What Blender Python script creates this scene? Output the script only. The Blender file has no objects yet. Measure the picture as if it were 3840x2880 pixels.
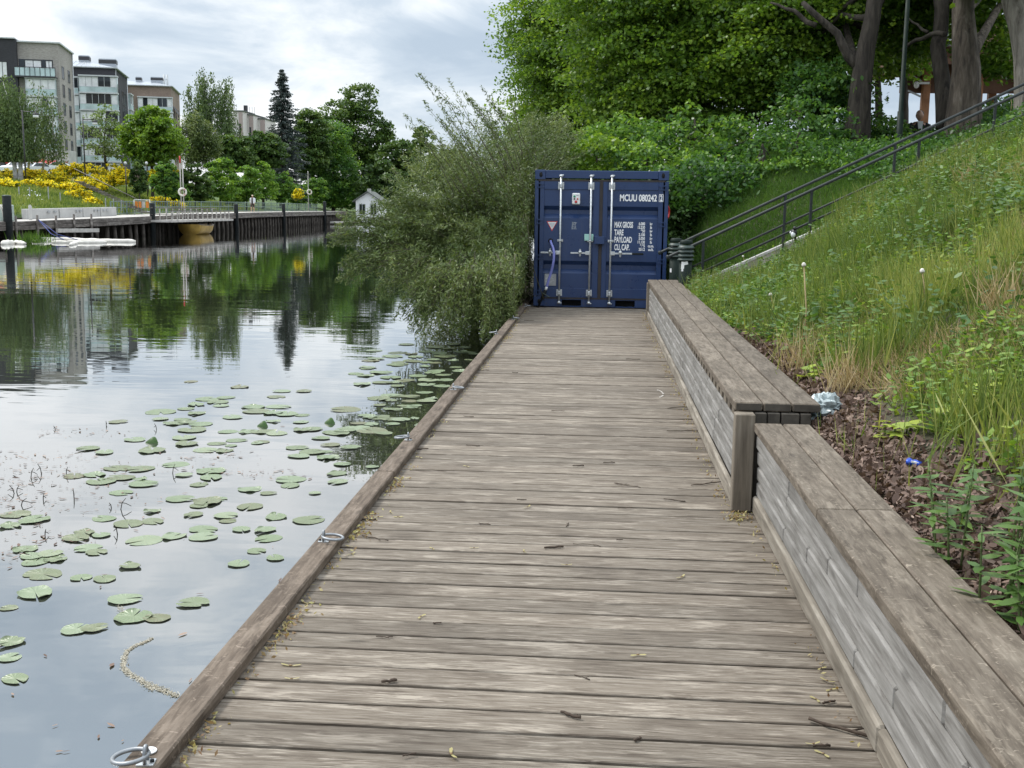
import bpy, bmesh, math, random
import numpy as np
from mathutils import Vector, Matrix, noise as mnoise
random.seed(7); rng = np.random.default_rng(7)
S = bpy.context.scene; COL = S.collection; PI = math.pi; R = math.radians

# ---------------------------------------------------------------- camera, sky, sun, exposure
FPX = 4166.0; YAW, PITCH, ROLL, CAMH = R(4.37), R(8.79), 0.0125, 1.5
_F0 = Vector((-math.sin(YAW), math.cos(YAW), 0)); _R0 = Vector((math.cos(YAW), math.sin(YAW), 0)); _Z = Vector((0, 0, 1))
CF = _F0*math.cos(PITCH) - _Z*math.sin(PITCH); _U0 = _F0*math.sin(PITCH) + _Z*math.cos(PITCH)
CR = _R0*math.cos(ROLL) + _U0*math.sin(ROLL); CU = _U0*math.cos(ROLL) - _R0*math.sin(ROLL)
cam = bpy.data.cameras.new('camera'); camo = bpy.data.objects.new('camera', cam); COL.objects.link(camo)
m = Matrix((CR, CU, -CF)).transposed().to_4x4(); m.translation = (0, 0, CAMH); camo.matrix_world = m
cam.sensor_width = 36; cam.lens = 36*FPX/3840; cam.clip_start = 0.05; cam.clip_end = 3000
S.camera = camo
SUN_EL, SUN_AZ = R(52), R(-62)          # azimuth from +Y towards +X
S.view_settings.view_transform = 'Standard'; S.view_settings.look = 'None'; S.view_settings.gamma = 1
S.view_settings.exposure = 0.86
W = bpy.data.worlds.new('World'); S.world = W; W.use_nodes = True

class NT:
    """tiny node helper"""
    def __init__(s, tree): s.t = tree; s.n = tree.nodes; s.l = tree.links
    def add(s, typ, ins=None, **kw):
        nd = s.n.new(typ)
        for k, v in kw.items(): setattr(nd, k, v)
        for k, v in (ins or {}).items():
            if hasattr(v, 'is_linked') or hasattr(v, 'links'): s.l.new(v, nd.inputs[k])
            else: nd.inputs[k].default_value = v
        return nd
    def math(s, op, a, b=0.0, clamp=False):
        nd = s.n.new('ShaderNodeMath'); nd.operation = op; nd.use_clamp = clamp
        for i, v in enumerate((a, b)):
            if hasattr(v, 'links'): s.l.new(v, nd.inputs[i])
            else: nd.inputs[i].default_value = v
        return nd.outputs[0]
    def ramp(s, fac, stops, interp='LINEAR'):
        nd = s.n.new('ShaderNodeValToRGB'); cr = nd.color_ramp; cr.interpolation = interp
        while len(cr.elements) < len(stops): cr.elements.new(0.5)
        for e, (p, c) in zip(cr.elements, stops):
            e.position = p; e.color = (c[0], c[1], c[2], 1) if not isinstance(c, (int, float)) else (c, c, c, 1)
        s.l.new(fac, nd.inputs[0]); return nd.outputs[0]
    def mix(s, fac, a, b, mode='MIX'):
        nd = s.n.new('ShaderNodeMix'); nd.data_type = 'RGBA'; nd.blend_type = mode
        for i, v in ((0, fac), (6, a), (7, b)):
            if hasattr(v, 'links'): s.l.new(v, nd.inputs[i])
            else: nd.inputs[i].default_value = v if i == 0 else (v[0], v[1], v[2], 1)
        return nd.outputs[2]
    def noise(s, vec, scale, detail=4, rough=0.55, dist=0.0):
        nd = s.add('ShaderNodeTexNoise', {'Scale': scale, 'Detail': detail, 'Roughness': rough, 'Distortion': dist})
        if vec is not None: s.l.new(vec, nd.inputs['Vector'])
        return nd.outputs['Fac']
    def mapping(s, vec, scale=(1, 1, 1), rot=(0, 0, 0), loc=(0, 0, 0)):
        nd = s.add('ShaderNodeMapping', {'Scale': scale, 'Rotation': rot, 'Location': loc}); s.l.new(vec, nd.inputs['Vector'])
        return nd.outputs[0]

t = NT(W.node_tree); t.n.clear()
out = t.add('ShaderNodeOutputWorld'); bg = t.add('ShaderNodeBackground', {'Strength': 0.1})
t.l.new(bg.outputs[0], out.inputs[0])
sky = t.add('ShaderNodeTexSky', sky_type='NISHITA', sun_disc=False, sun_elevation=SUN_EL, sun_rotation=SUN_AZ)
tc = t.add('ShaderNodeTexCoord'); sep = t.add('ShaderNodeSeparateXYZ'); t.l.new(tc.outputs['Generated'], sep.inputs[0])
up = t.math('MAXIMUM', sep.outputs[2], 0.0)
cvm = t.mapping(tc.outputs['Generated'], (1.0, 1.0, 2.6), (0, 0, R(20)), (5.5, 5.9, 1.1))
n1 = t.noise(cvm, 2.1, 5, 0.5, 0.35); n2 = t.noise(cvm, 6.5, 7, 0.62, 0.5)
cl = t.math('ADD', t.math('MULTIPLY', n1, 0.72), t.math('MULTIPLY', n2, 0.28))
ccol = t.ramp(cl, [(0.40, (3.05, 3.65, 4.35)), (0.46, (3.9, 4.45, 5.05)), (0.505, (5.3, 5.65, 5.95)), (0.55, (6.7, 6.85, 7.0))])
gain = t.math('ADD', 0.95, t.math('MULTIPLY', t.math('MINIMUM', t.math('MAXIMUM', t.math('SUBTRACT', up, 0.25), 0.0), 0.35), 3.0))
gcol = t.add('ShaderNodeVectorMath', {0: ccol}, operation='SCALE'); t.l.new(gain, gcol.inputs['Scale'])
t.l.new(t.mix(0.95, sky.outputs[0], gcol.outputs[0]), bg.inputs[0])
sl = bpy.data.lights.new('sun', 'SUN'); sl.energy = 1.7; sl.angle = R(12); sl.color = (1, 0.96, 0.9)
so = bpy.data.objects.new('sun', sl); COL.objects.link(so)
sd = Vector((math.sin(SUN_AZ)*math.cos(SUN_EL), math.cos(SUN_AZ)*math.cos(SUN_EL), math.sin(SUN_EL)))
so.rotation_euler = sd.to_track_quat('Z', 'Y').to_euler(); so.location = (0, 0, 60)

# ---------------------------------------------------------------- placing helpers
def ray(sx, sy): return CF + CR*((sx-1920)/FPX) + CU*((1440-sy)/FPX)
def onz(sx, sy, z): d = ray(sx, sy); return Vector((0, 0, CAMH)) + d*((z-CAMH)/d.z)
def aty(sx, sy, Y): d = ray(sx, sy); return Vector((0, 0, CAMH)) + d*(Y/d.y)
def pxm(Y): return FPX/Y

# ---------------------------------------------------------------- materials
def new_mat(name):
    mt = bpy.data.materials.new(name); mt.use_nodes = True; t = NT(mt.node_tree); t.n.clear()
    o = t.add('ShaderNodeOutputMaterial'); b = t.add('ShaderNodeBsdfPrincipled'); t.l.new(b.outputs[0], o.inputs[0])
    return mt, t, b, o
def vattr(t): return t.add('ShaderNodeAttribute', attribute_name='v').outputs['Fac']
def plain(name, col, rough=0.6, metal=0.0, var=0.18, scale=6.0, bump=0.0, spec=0.5):
    mt, t, b, o = new_mat(name)
    tc = t.add('ShaderNodeTexCoord').outputs['Object']
    n = t.noise(tc, scale, 5, 0.6)
    lo = [c*(1-var) for c in col]; hi = [min(1, c*(1+var)) for c in col]
    t.l.new(t.ramp(n, [(0.3, lo), (0.7, hi)]), b.inputs['Base Color'])
    t.l.new(t.ramp(n, [(0.3, min(1, rough*1.12)), (0.7, rough*0.88)]), b.inputs['Roughness'])
    b.inputs['Metallic'].default_value = metal; b.inputs['Specular IOR Level'].default_value = spec
    if bump:
        bp = t.add('ShaderNodeBump', {'Strength': bump, 'Distance': 0.01}); t.l.new(t.noise(tc, scale*6, 5), bp.inputs['Height'])
        t.l.new(bp.outputs[0], b.inputs['Normal'])
    return mt
def wood(name, axis, dark, mid, light, grain=26.0, along=1.3, worn=0.5, wornscale=2.2, bump=0.35, flecks=0.0, vr=0.40):
    mt, t, b, o = new_mat(name)
    tc = t.add('ShaderNodeTexCoord').outputs['Object']; v = vattr(t)
    off = t.add('ShaderNodeCombineXYZ', {0: t.math('MULTIPLY', v, 31.7), 1: t.math('MULTIPLY', v, 17.3), 2: t.math('MULTIPLY', v, 11.1)}).outputs[0]
    p = t.add('ShaderNodeVectorMath', {0: tc, 1: off}, operation='ADD').outputs[0]
    sc = [grain]*3; sc['XYZ'.index(axis)] = along
    g = t.noise(t.mapping(p, sc), 1.0, 7, 0.62, 0.35)
    sc2 = [grain*1.9]*3; sc2['XYZ'.index(axis)] = along*2.0
    g2 = t.noise(t.mapping(p, sc2), 1.0, 4, 0.6, 0.1)
    base = t.ramp(g, [(0.30, dark), (0.5, mid), (0.72, light)])
    sw = [wornscale*2.6]*3; sw['XYZ'.index(axis)] = wornscale*0.55
    wn = t.noise(t.mapping(p, sw), 1.0, 5, 0.65, 0.4)
    fine = t.math('ADD', t.math('MULTIPLY', wn, 0.62), t.math('MULTIPLY', g2, 0.5))
    wm = t.math('MULTIPLY', t.ramp(fine, [(0.585, 0.0), (0.67, 1.0)]), worn)
    c = t.mix(wm, base, [min(1, x*1.55) for x in light])
    dk = t.ramp(t.noise(p, 1.7, 4, 0.6), [(0.30, 1.0), (0.48, 0.0)])
    c = t.mix(t.math('MULTIPLY', dk, 0.55), c, [x*0.8 for x in dark])
    # knots
    sk = [7.0]*3; sk['XYZ'.index(axis)] = 2.2
    vo = t.add('ShaderNodeTexVoronoi', {'Scale': 1.0}); t.l.new(t.mapping(p, sk), vo.inputs['Vector'])
    kn = t.ramp(vo.outputs['Distance'], [(0.05, 1.0), (0.12, 0.0)])
    c = t.mix(t.math('MULTIPLY', kn, 0.6), c, [x*0.55 for x in dark])
    if flecks:
        fl = t.noise(t.mapping(p, (34, 60, 34) if axis == 'Y' else (60, 34, 34)), 1.0, 3, 0.7, 1.2)
        c = t.mix(t.math('MULTIPLY', t.ramp(fl, [(0.60, 0.0), (0.68, 1.0)]), flecks), c, [min(1, x*1.7) for x in light])
    gainv = t.math('ADD', 1.0-vr/2, t.math('MULTIPLY', v, vr))
    gs = t.add('ShaderNodeVectorMath', {0: c}, operation='SCALE'); t.l.new(gainv, gs.inputs['Scale'])
    t.l.new(gs.outputs[0], b.inputs['Base Color']); b.inputs['Roughness'].default_value = 0.82; b.inputs['Specular IOR Level'].default_value = 0.3
    bp = t.add('ShaderNodeBump', {'Strength': bump, 'Distance': 0.006}); t.l.new(t.math('ADD', g, t.math('MULTIPLY', g2, 0.6)), bp.inputs['Height'])
    t.l.new(bp.outputs[0], b.inputs['Normal'])
    return mt
def leafmat(name, c0, c1, c2, trans=0.32, rough=0.5, spec=0.35):
    """leaf colour by the leaf's own value v; light passes through the blade"""
    mt, t, b, o = new_mat(name)
    v = vattr(t); col = t.ramp(v, [(0.0, c0), (0.5, c1), (1.0, c2)])
    t.l.new(col, b.inputs['Base Color']); b.inputs['Roughness'].default_value = rough; b.inputs['Specular IOR Level'].default_value = spec
    tr = t.add('ShaderNodeBsdfTranslucent'); ts = t.add('ShaderNodeVectorMath', {0: col}, operation='MULTIPLY'); ts.inputs[1].default_value = (1.25, 1.2, 0.6)
    t.l.new(ts.outputs[0], tr.inputs[0])
    mx = t.add('ShaderNodeMixShader', {0: trans}); t.l.new(b.outputs[0], mx.inputs[1]); t.l.new(tr.outputs[0], mx.inputs[2])
    t.l.new(mx.outputs[0], o.inputs[0]); return mt
def brick(name, c1, c2, mortar, sx=0.24, sz=0.075):
    mt, t, b, o = new_mat(name)
    tc = t.add('ShaderNodeTexCoord').outputs['Object']; sp = t.add('ShaderNodeSeparateXYZ'); t.l.new(tc, sp.inputs[0])
    xy = t.add('ShaderNodeCombineXYZ', {0: t.math('ADD', sp.outputs[0], sp.outputs[1]), 1: sp.outputs[2], 2: 0.0}).outputs[0]
    n = t.noise(t.mapping(xy, (1.6, 9, 1)), 1.0, 6, 0.7); n2 = t.noise(tc, 0.25, 4)
    c = t.ramp(n, [(0.3, c1), (0.55, c2), (0.8, mortar)])
    c = t.mix(t.ramp(n2, [(0.35, 0.35), (0.65, 0.0)]), c, [x*0.6 for x in c1])
    t.l.new(c, b.inputs['Base Color']); b.inputs['Roughness'].default_value = 0.85
    return mt

M = {}
M['deck'] = wood('deck_boards', 'X', (0.068, 0.052, 0.039), (0.150, 0.126, 0.099), (0.220, 0.194, 0.160), grain=80, along=6.5, worn=0.65, wornscale=6.0, vr=0.30, bump=0.6)
M['curb'] = wood('edge_timber', 'Y', (0.048, 0.035, 0.025), (0.108, 0.083, 0.062), (0.175, 0.142, 0.112), grain=40, along=5.0, worn=0.28, wornscale=4.0, flecks=0.5, vr=0.15)
M['seat'] = wood('seat_boards', 'Y', (0.055, 0.043, 0.031), (0.115, 0.094, 0.072), (0.172, 0.147, 0.116), grain=44, along=6.0, worn=0.40, wornscale=5.0, flecks=0.7, vr=0.25)
M['front'] = wood('grey_front_boards', 'Y', (0.115, 0.108, 0.098), (0.205, 0.198, 0.186), (0.285, 0.278, 0.265), grain=46, along=3.2, worn=0.22, wornscale=3.5, bump=0.3, vr=0.14)
M['skirt'] = wood('skirt_boards', 'Y', (0.11, 0.095, 0.075), (0.215, 0.19, 0.155), (0.30, 0.275, 0.235), grain=26, along=2.2, worn=0.25, bump=0.2, vr=0.2)
M['post'] = wood('post_wood', 'Z', (0.08, 0.066, 0.05), (0.16, 0.135, 0.105), (0.235, 0.205, 0.165), grain=20, along=1.5, worn=0.15, bump=0.2)
M['endgrain'] = plain('end_grain', (0.06, 0.052, 0.042), 0.9, var=0.35, scale=14)
M['quay'] = wood('quay_timber', 'Y', (0.05, 0.043, 0.037), (0.12, 0.105, 0.095), (0.23, 0.21, 0.19), grain=6, along=0.4, worn=0.4)
M['pile'] = plain('pile_timber', (0.060, 0.051, 0.043), 0.9, var=0.5, scale=2.5)
M['palewood'] = plain('pale_timber', (0.42, 0.40, 0.37), 0.85, var=0.25, scale=3)
M['galv'] = plain('galvanised_steel', (0.25, 0.265, 0.28), 0.48, 0.6, var=0.25, scale=22)
M['zinc'] = plain('zinc_bar', (0.55, 0.57, 0.58), 0.38, 0.6, var=0.2, scale=18)
M['blue'] = plain('navy_paint', (0.013, 0.027, 0.085), 0.38, var=0.10, scale=3.0)
mt, t, b, o = new_mat('navy_paint'); tcb = t.add('ShaderNodeTexCoord').outputs['Object']
n_ = t.noise(tcb, 2.5, 5, .6); cb_ = t.ramp(n_, [(.3, (.014, .034, .102)), (.7, (.020, .046, .130))])
st_ = t.noise(t.mapping(tcb, (26, 26, 1.1)), 1.0, 5, .7, .3); cb_ = t.mix(t.math('MULTIPLY', t.ramp(st_, [(.56, 0.0), (.72, 1.0)]), .20), cb_, (.075, .085, .115))
sc_ = t.noise(t.mapping(tcb, (9, 9, 60)), 1.0, 3, .8, 1.5); cb_ = t.mix(t.math('MULTIPLY', t.ramp(sc_, [(.70, 0.0), (.76, 1.0)]), .35), cb_, (.14, .16, .20))
ru_ = t.noise(tcb, 11, 5, .75); sz_ = t.add('ShaderNodeSeparateXYZ'); t.l.new(tcb, sz_.inputs[0]); low_ = t.ramp(sz_.outputs[2], [(.02, 1.0), (.35, .08)])
cb_ = t.mix(t.math('MULTIPLY', t.ramp(ru_, [(.58, 0.0), (.70, 1.0)]), t.math('MULTIPLY', low_, .6)), cb_, (.11, .085, .065))
t.l.new(cb_, b.inputs['Base Color']); t.l.new(t.ramp(n_, [(.3, .24), (.7, .40)]), b.inputs['Roughness']); M['blue'] = mt
M['gasket'] = plain('door_gasket', (0.035, 0.03, 0.03), 0.8)
M['black'] = plain('black_void', (0.006, 0.006, 0.006), 0.9)
M['white'] = plain('white_paint', (0.75, 0.76, 0.76), 0.5, var=0.05)
M['letter'] = plain('white_lettering', (0.82, 0.83, 0.84), 0.5, var=0.04)
M['mint'] = plain('mint_box', (0.36, 0.62, 0.55), 0.5, var=0.08)
M['greypl'] = plain('grey_plate', (0.36, 0.37, 0.38), 0.5, 0.3, var=0.12)
M['hose'] = plain('lilac_hose', (0.19, 0.21, 0.52), 0.45, var=0.12, scale=14)
M['blackpl'] = plain('black_plastic', (0.012, 0.015, 0.016), 0.7, spec=0.25)
M['greypaint'] = plain('grey_mark', (0.30, 0.33, 0.37), 0.5)
M['red'] = plain('red_paint', (0.48, 0.03, 0.03), 0.5)
M['green'] = plain('green_button', (0.02, 0.25, 0.12), 0.5)
M['dkgreen'] = plain('dark_green_metal', (0.008, 0.017, 0.013), 0.6, var=0.2, spec=0.2)
M['louver'] = plain('louver_green', (0.030, 0.048, 0.041), 0.5, var=0.2)
M['rail'] = plain('dark_rail_paint', (0.012, 0.018, 0.018), 0.6, var=0.25, scale=9)
M['conc'] = plain('old_concrete', (0.30, 0.28, 0.25), 0.9, var=0.28, scale=3.5, bump=0.3)
M['concpale'] = plain('pale_concrete', (0.44, 0.435, 0.42), 0.9, var=0.16, scale=0.9)
def barkmat(name, dark, mid, light):
    mt, t, b, o = new_mat(name); tc = t.add('ShaderNodeTexCoord').outputs['Object']
    g = t.noise(t.mapping(tc, (11, 11, 1.6)), 1.0, 6, .65, .5); g2 = t.noise(tc, 1.3, 4, .6)
    c = t.ramp(g, [(.36, dark), (.5, mid), (.66, light)]); c = t.mix(t.ramp(g2, [(.4, 0.0), (.65, .5)]), c, [x*.7 for x in mid]); t.l.new(c, b.inputs['Base Color']); b.inputs['Roughness'].default_value = .92
    bp = t.add('ShaderNodeBump', {'Strength': 1.0, 'Distance': 0.05}); t.l.new(g, bp.inputs['Height']); t.l.new(bp.outputs[0], b.inputs['Normal']); return mt
M['bark'] = barkmat('grey_bark', (0.022, 0.017, 0.013), (0.085, 0.068, 0.052), (0.17, 0.145, 0.12))
M['barkpale'] = barkmat('pale_bark', (0.07, 0.06, 0.05), (0.20, 0.18, 0.155), (0.32, 0.295, 0.26))
M['barkdark'] = barkmat('dark_bark', (0.012, 0.009, 0.007), (0.042, 0.034, 0.026), (0.085, 0.072, 0.058))
M['birchbark'] = plain('birch_bark', (0.45, 0.44, 0.42), 0.8, var=0.5, scale=2.5)
M['stem'] = plain('willow_stem', (0.075, 0.070, 0.038), 0.8, var=0.3)
M['herbstem'] = plain('herb_stem', (0.10, 0.14, 0.045), 0.7, var=0.3)
M['straw'] = leafmat('dry_grass', (0.26, 0.18, 0.085), (0.40, 0.31, 0.17), (0.52, 0.43, 0.26), 0.2, 0.7)
M['grass'] = leafmat('grass_blades', (0.050, 0.095, 0.020), (0.145, 0.205, 0.042), (0.34, 0.35, 0.115), 0.35, 0.5)
M['mown'] = leafmat('mown_grass', (0.030, 0.078, 0.010), (0.066, 0.142, 0.018), (0.12, 0.21, 0.035), 0.35, 0.5)
M['weed'] = leafmat('weed_leaves', (0.07, 0.15, 0.032), (0.155, 0.265, 0.045), (0.36, 0.43, 0.06), 0.38, 0.45)
M['herb'] = leafmat('herb_leaves', (0.040, 0.095, 0.022), (0.085, 0.165, 0.036), (0.17, 0.27, 0.065), 0.32, 0.45)
M['maple'] = leafmat('maple_leaves', (0.045, 0.10, 0.016), (0.12, 0.225, 0.03), (0.235, 0.35, 0.042), 0.45, 0.42)
M['linden'] = leafmat('linden_leaves', (0.026, 0.075, 0.022), (0.085, 0.19, 0.04), (0.24, 0.39, 0.06), 0.42, 0.40)
M['willow'] = leafmat('willow_leaves', (0.042, 0.074, 0.022), (0.112, 0.160, 0.050), (0.24, 0.285, 0.115), 0.28, 0.45)
M['birch'] = leafmat('birch_leaves', (0.042, 0.075, 0.026), (0.10, 0.155, 0.056), (0.18, 0.25, 0.09), 0.3, 0.5)
M['spruce'] = leafmat('spruce_needles', (0.024, 0.040, 0.036), (0.062, 0.085, 0.078), (0.135, 0.155, 0.135), 0.05, 0.6)
M['fardark'] = leafmat('dark_foliage', (0.024, 0.055, 0.016), (0.062, 0.12, 0.03), (0.14, 0.215, 0.045), 0.3, 0.5)
M['farbright'] = leafmat('bright_foliage', (0.045, 0.11, 0.02), (0.13, 0.26, 0.04), (0.27, 0.42, 0.055), 0.38, 0.5)
M['broom'] = leafmat('yellow_blossom', (0.08, 0.14, 0.025), (0.86, 0.70, 0.012), (0.95, 0.84, 0.05), 0.25, 0.6)
M['litter'] = leafmat('brown_litter', (0.055, 0.034, 0.026), (0.15, 0.098, 0.076), (0.33, 0.245, 0.195), 0.1, 0.75)
M['seed'] = leafmat('winged_seeds', (0.17, 0.095, 0.05), (0.32, 0.235, 0.12), (0.46, 0.44, 0.20), 0.3, 0.6)
M['lily'] = leafmat('lily_pad', (0.12, 0.165, 0.07), (0.165, 0.235, 0.11), (0.20, 0.29, 0.15), 0.05, 0.32, 0.5)
M['lilydead'] = plain('dead_pad', (0.16, 0.135, 0.10), 0.6, var=0.3, scale=20)
M['twig'] = plain('twig_bark', (0.055, 0.038, 0.026), 0.9, var=0.4, scale=40)
M['scum'] = leafmat('pollen_flakes', (0.22, 0.20, 0.15), (0.36, 0.33, 0.26), (0.50, 0.47, 0.39), 0.1, 0.7)
M['bag'] = plain('pale_plastic_film', (0.34, 0.40, 0.41), 0.28, var=0.2, scale=9)
M['canblue'] = plain('blue_can_paint', (0.02, 0.07, 0.42), 0.3, 0.4)
M['skin'] = plain('skin', (0.50, 0.29, 0.21), 0.55, var=0.08)
M['hair'] = plain('dark_hair', (0.035, 0.022, 0.015), 0.7)
M['hairpale'] = plain('straw_hat', (0.62, 0.52, 0.38), 0.8)
M['clothblack'] = plain('black_cloth', (0.012, 0.013, 0.015), 0.8)
M['clothwhite'] = plain('white_cloth', (0.72, 0.74, 0.76), 0.8, var=0.08)
M['clothbrown'] = plain('brown_cloth', (0.05, 0.035, 0.03), 0.85)
M['brownpost'] = plain('red_brown_timber', (0.30, 0.135, 0.06), 0.7, var=0.25, scale=4)
M['brownroof'] = plain('dark_soffit', (0.12, 0.06, 0.034), 0.8, var=0.3, scale=2)
M['roofgrey'] = plain('roof_felt', (0.10, 0.11, 0.10), 0.8)
M['yellowhull'] = plain('yellow_hull', (0.36, 0.23, 0.045), 0.5, var=0.3, scale=2)
M['boom'] = plain('white_float_cloth', (0.66, 0.63, 0.57), 0.8, var=0.25, scale=2.2)
M['greenrail'] = plain('green_railing', (0.13, 0.185, 0.165), 0.5)
M['orange'] = plain('orange_board', (0.62, 0.20, 0.03), 0.5)
M['rope'] = plain('blue_rope', (0.06, 0.08, 0.25), 0.8)
M['brick'] = brick('grey_brown_brick', (0.22, 0.20, 0.185), (0.37, 0.345, 0.32), (0.51, 0.485, 0.46))
M['brickdark'] = brick('dark_brick', (0.025, 0.025, 0.03), (0.045, 0.045, 0.052), (0.075, 0.075, 0.082))
M['brickbrown'] = brick('brown_brick', (0.15, 0.105, 0.08), (0.25, 0.19, 0.15), (0.36, 0.30, 0.25))
M['render'] = plain('pale_render', (0.58, 0.54, 0.53), 0.85, var=0.06)
M['pinkbrick'] = plain('pale_pink_wall', (0.36, 0.29, 0.28), 0.85, var=0.12)
M['window'] = plain('window_glass', (0.02, 0.025, 0.03), 0.06, var=0.3, scale=0.8, spec=0.7)
M['balglass'] = plain('balcony_glass', (0.42, 0.53, 0.54), 0.07, var=0.25, scale=0.7, spec=0.8)
M['curtain'] = plain('white_curtain', (0.70, 0.71, 0.72), 0.8, var=0.15, scale=1.4)
M['steelroof'] = plain('pale_metal_roof', (0.36, 0.39, 0.43), 0.4, 0.3, var=0.10, scale=0.5)
M['frame'] = plain('pale_frame', (0.50, 0.52, 0.53), 0.5)
M['darkframe'] = plain('dark_frame', (0.03, 0.03, 0.033), 0.5)
M['awning'] = plain('red_awning', (0.50, 0.035, 0.05), 0.7)
M['carwhite'] = plain('white_car_paint', (0.70, 0.72, 0.74), 0.25, var=0.04)
M['tyre'] = plain('tyre_rubber', (0.02, 0.02, 0.02), 0.85)
M['asphalt'] = plain('asphalt', (0.06, 0.06, 0.06), 0.9)
M['soil'] = plain('bank_soil', (0.050, 0.045, 0.025), 0.95, var=0.5, scale=2.2, bump=0.6)
M['farsoil'] = plain('far_bank_turf', (0.07, 0.12, 0.03), 0.95, var=0.4, scale=0.5)
M['tarp'] = plain('pale_green_sheet', (0.34, 0.40, 0.36), 0.7)
M['featherblack'] = plain('black_feathers', (0.008, 0.009, 0.012), 0.5)

# water
mt, t, b, o = new_mat('canal_water')
b.inputs['Base Color'].default_value = (0.030, 0.033, 0.026, 1); b.inputs['Roughness'].default_value = 0.015
b.inputs['IOR'].default_value = 2.7; b.inputs['Coat Weight'].default_value = 1.0; b.inputs['Coat IOR'].default_value = 1.9; b.inputs['Coat Roughness'].default_value = 0.015
tc = t.add('ShaderNodeTexCoord').outputs['Object']
r1 = t.noise(t.mapping(tc, (0.30, 1.1, 1), (0, 0, R(-14))), 1.0, 3, 0.5, 0.5)
r2 = t.noise(t.mapping(tc, (1.5, 4.2, 1), (0, 0, R(-8))), 1.0, 2, 0.5, 0.3)
msk = t.ramp(t.noise(t.mapping(tc, (0.05, 0.13, 1)), 1.0, 2), [(0.38, 0.25), (0.62, 1.0)])
hgt = t.math('ADD', t.math('MULTIPLY', r1, 0.036), t.math('MULTIPLY', t.math('MULTIPLY', r2, msk), 0.010))
bp = t.add('ShaderNodeBump', {'Strength': 1.0, 'Distance': 0.12}); t.l.new(hgt, bp.inputs['Height']); t.l.new(bp.outputs[0], b.inputs['Normal']); t.l.new(bp.outputs[0], b.inputs['Coat Normal'])
M['water'] = mt

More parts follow.
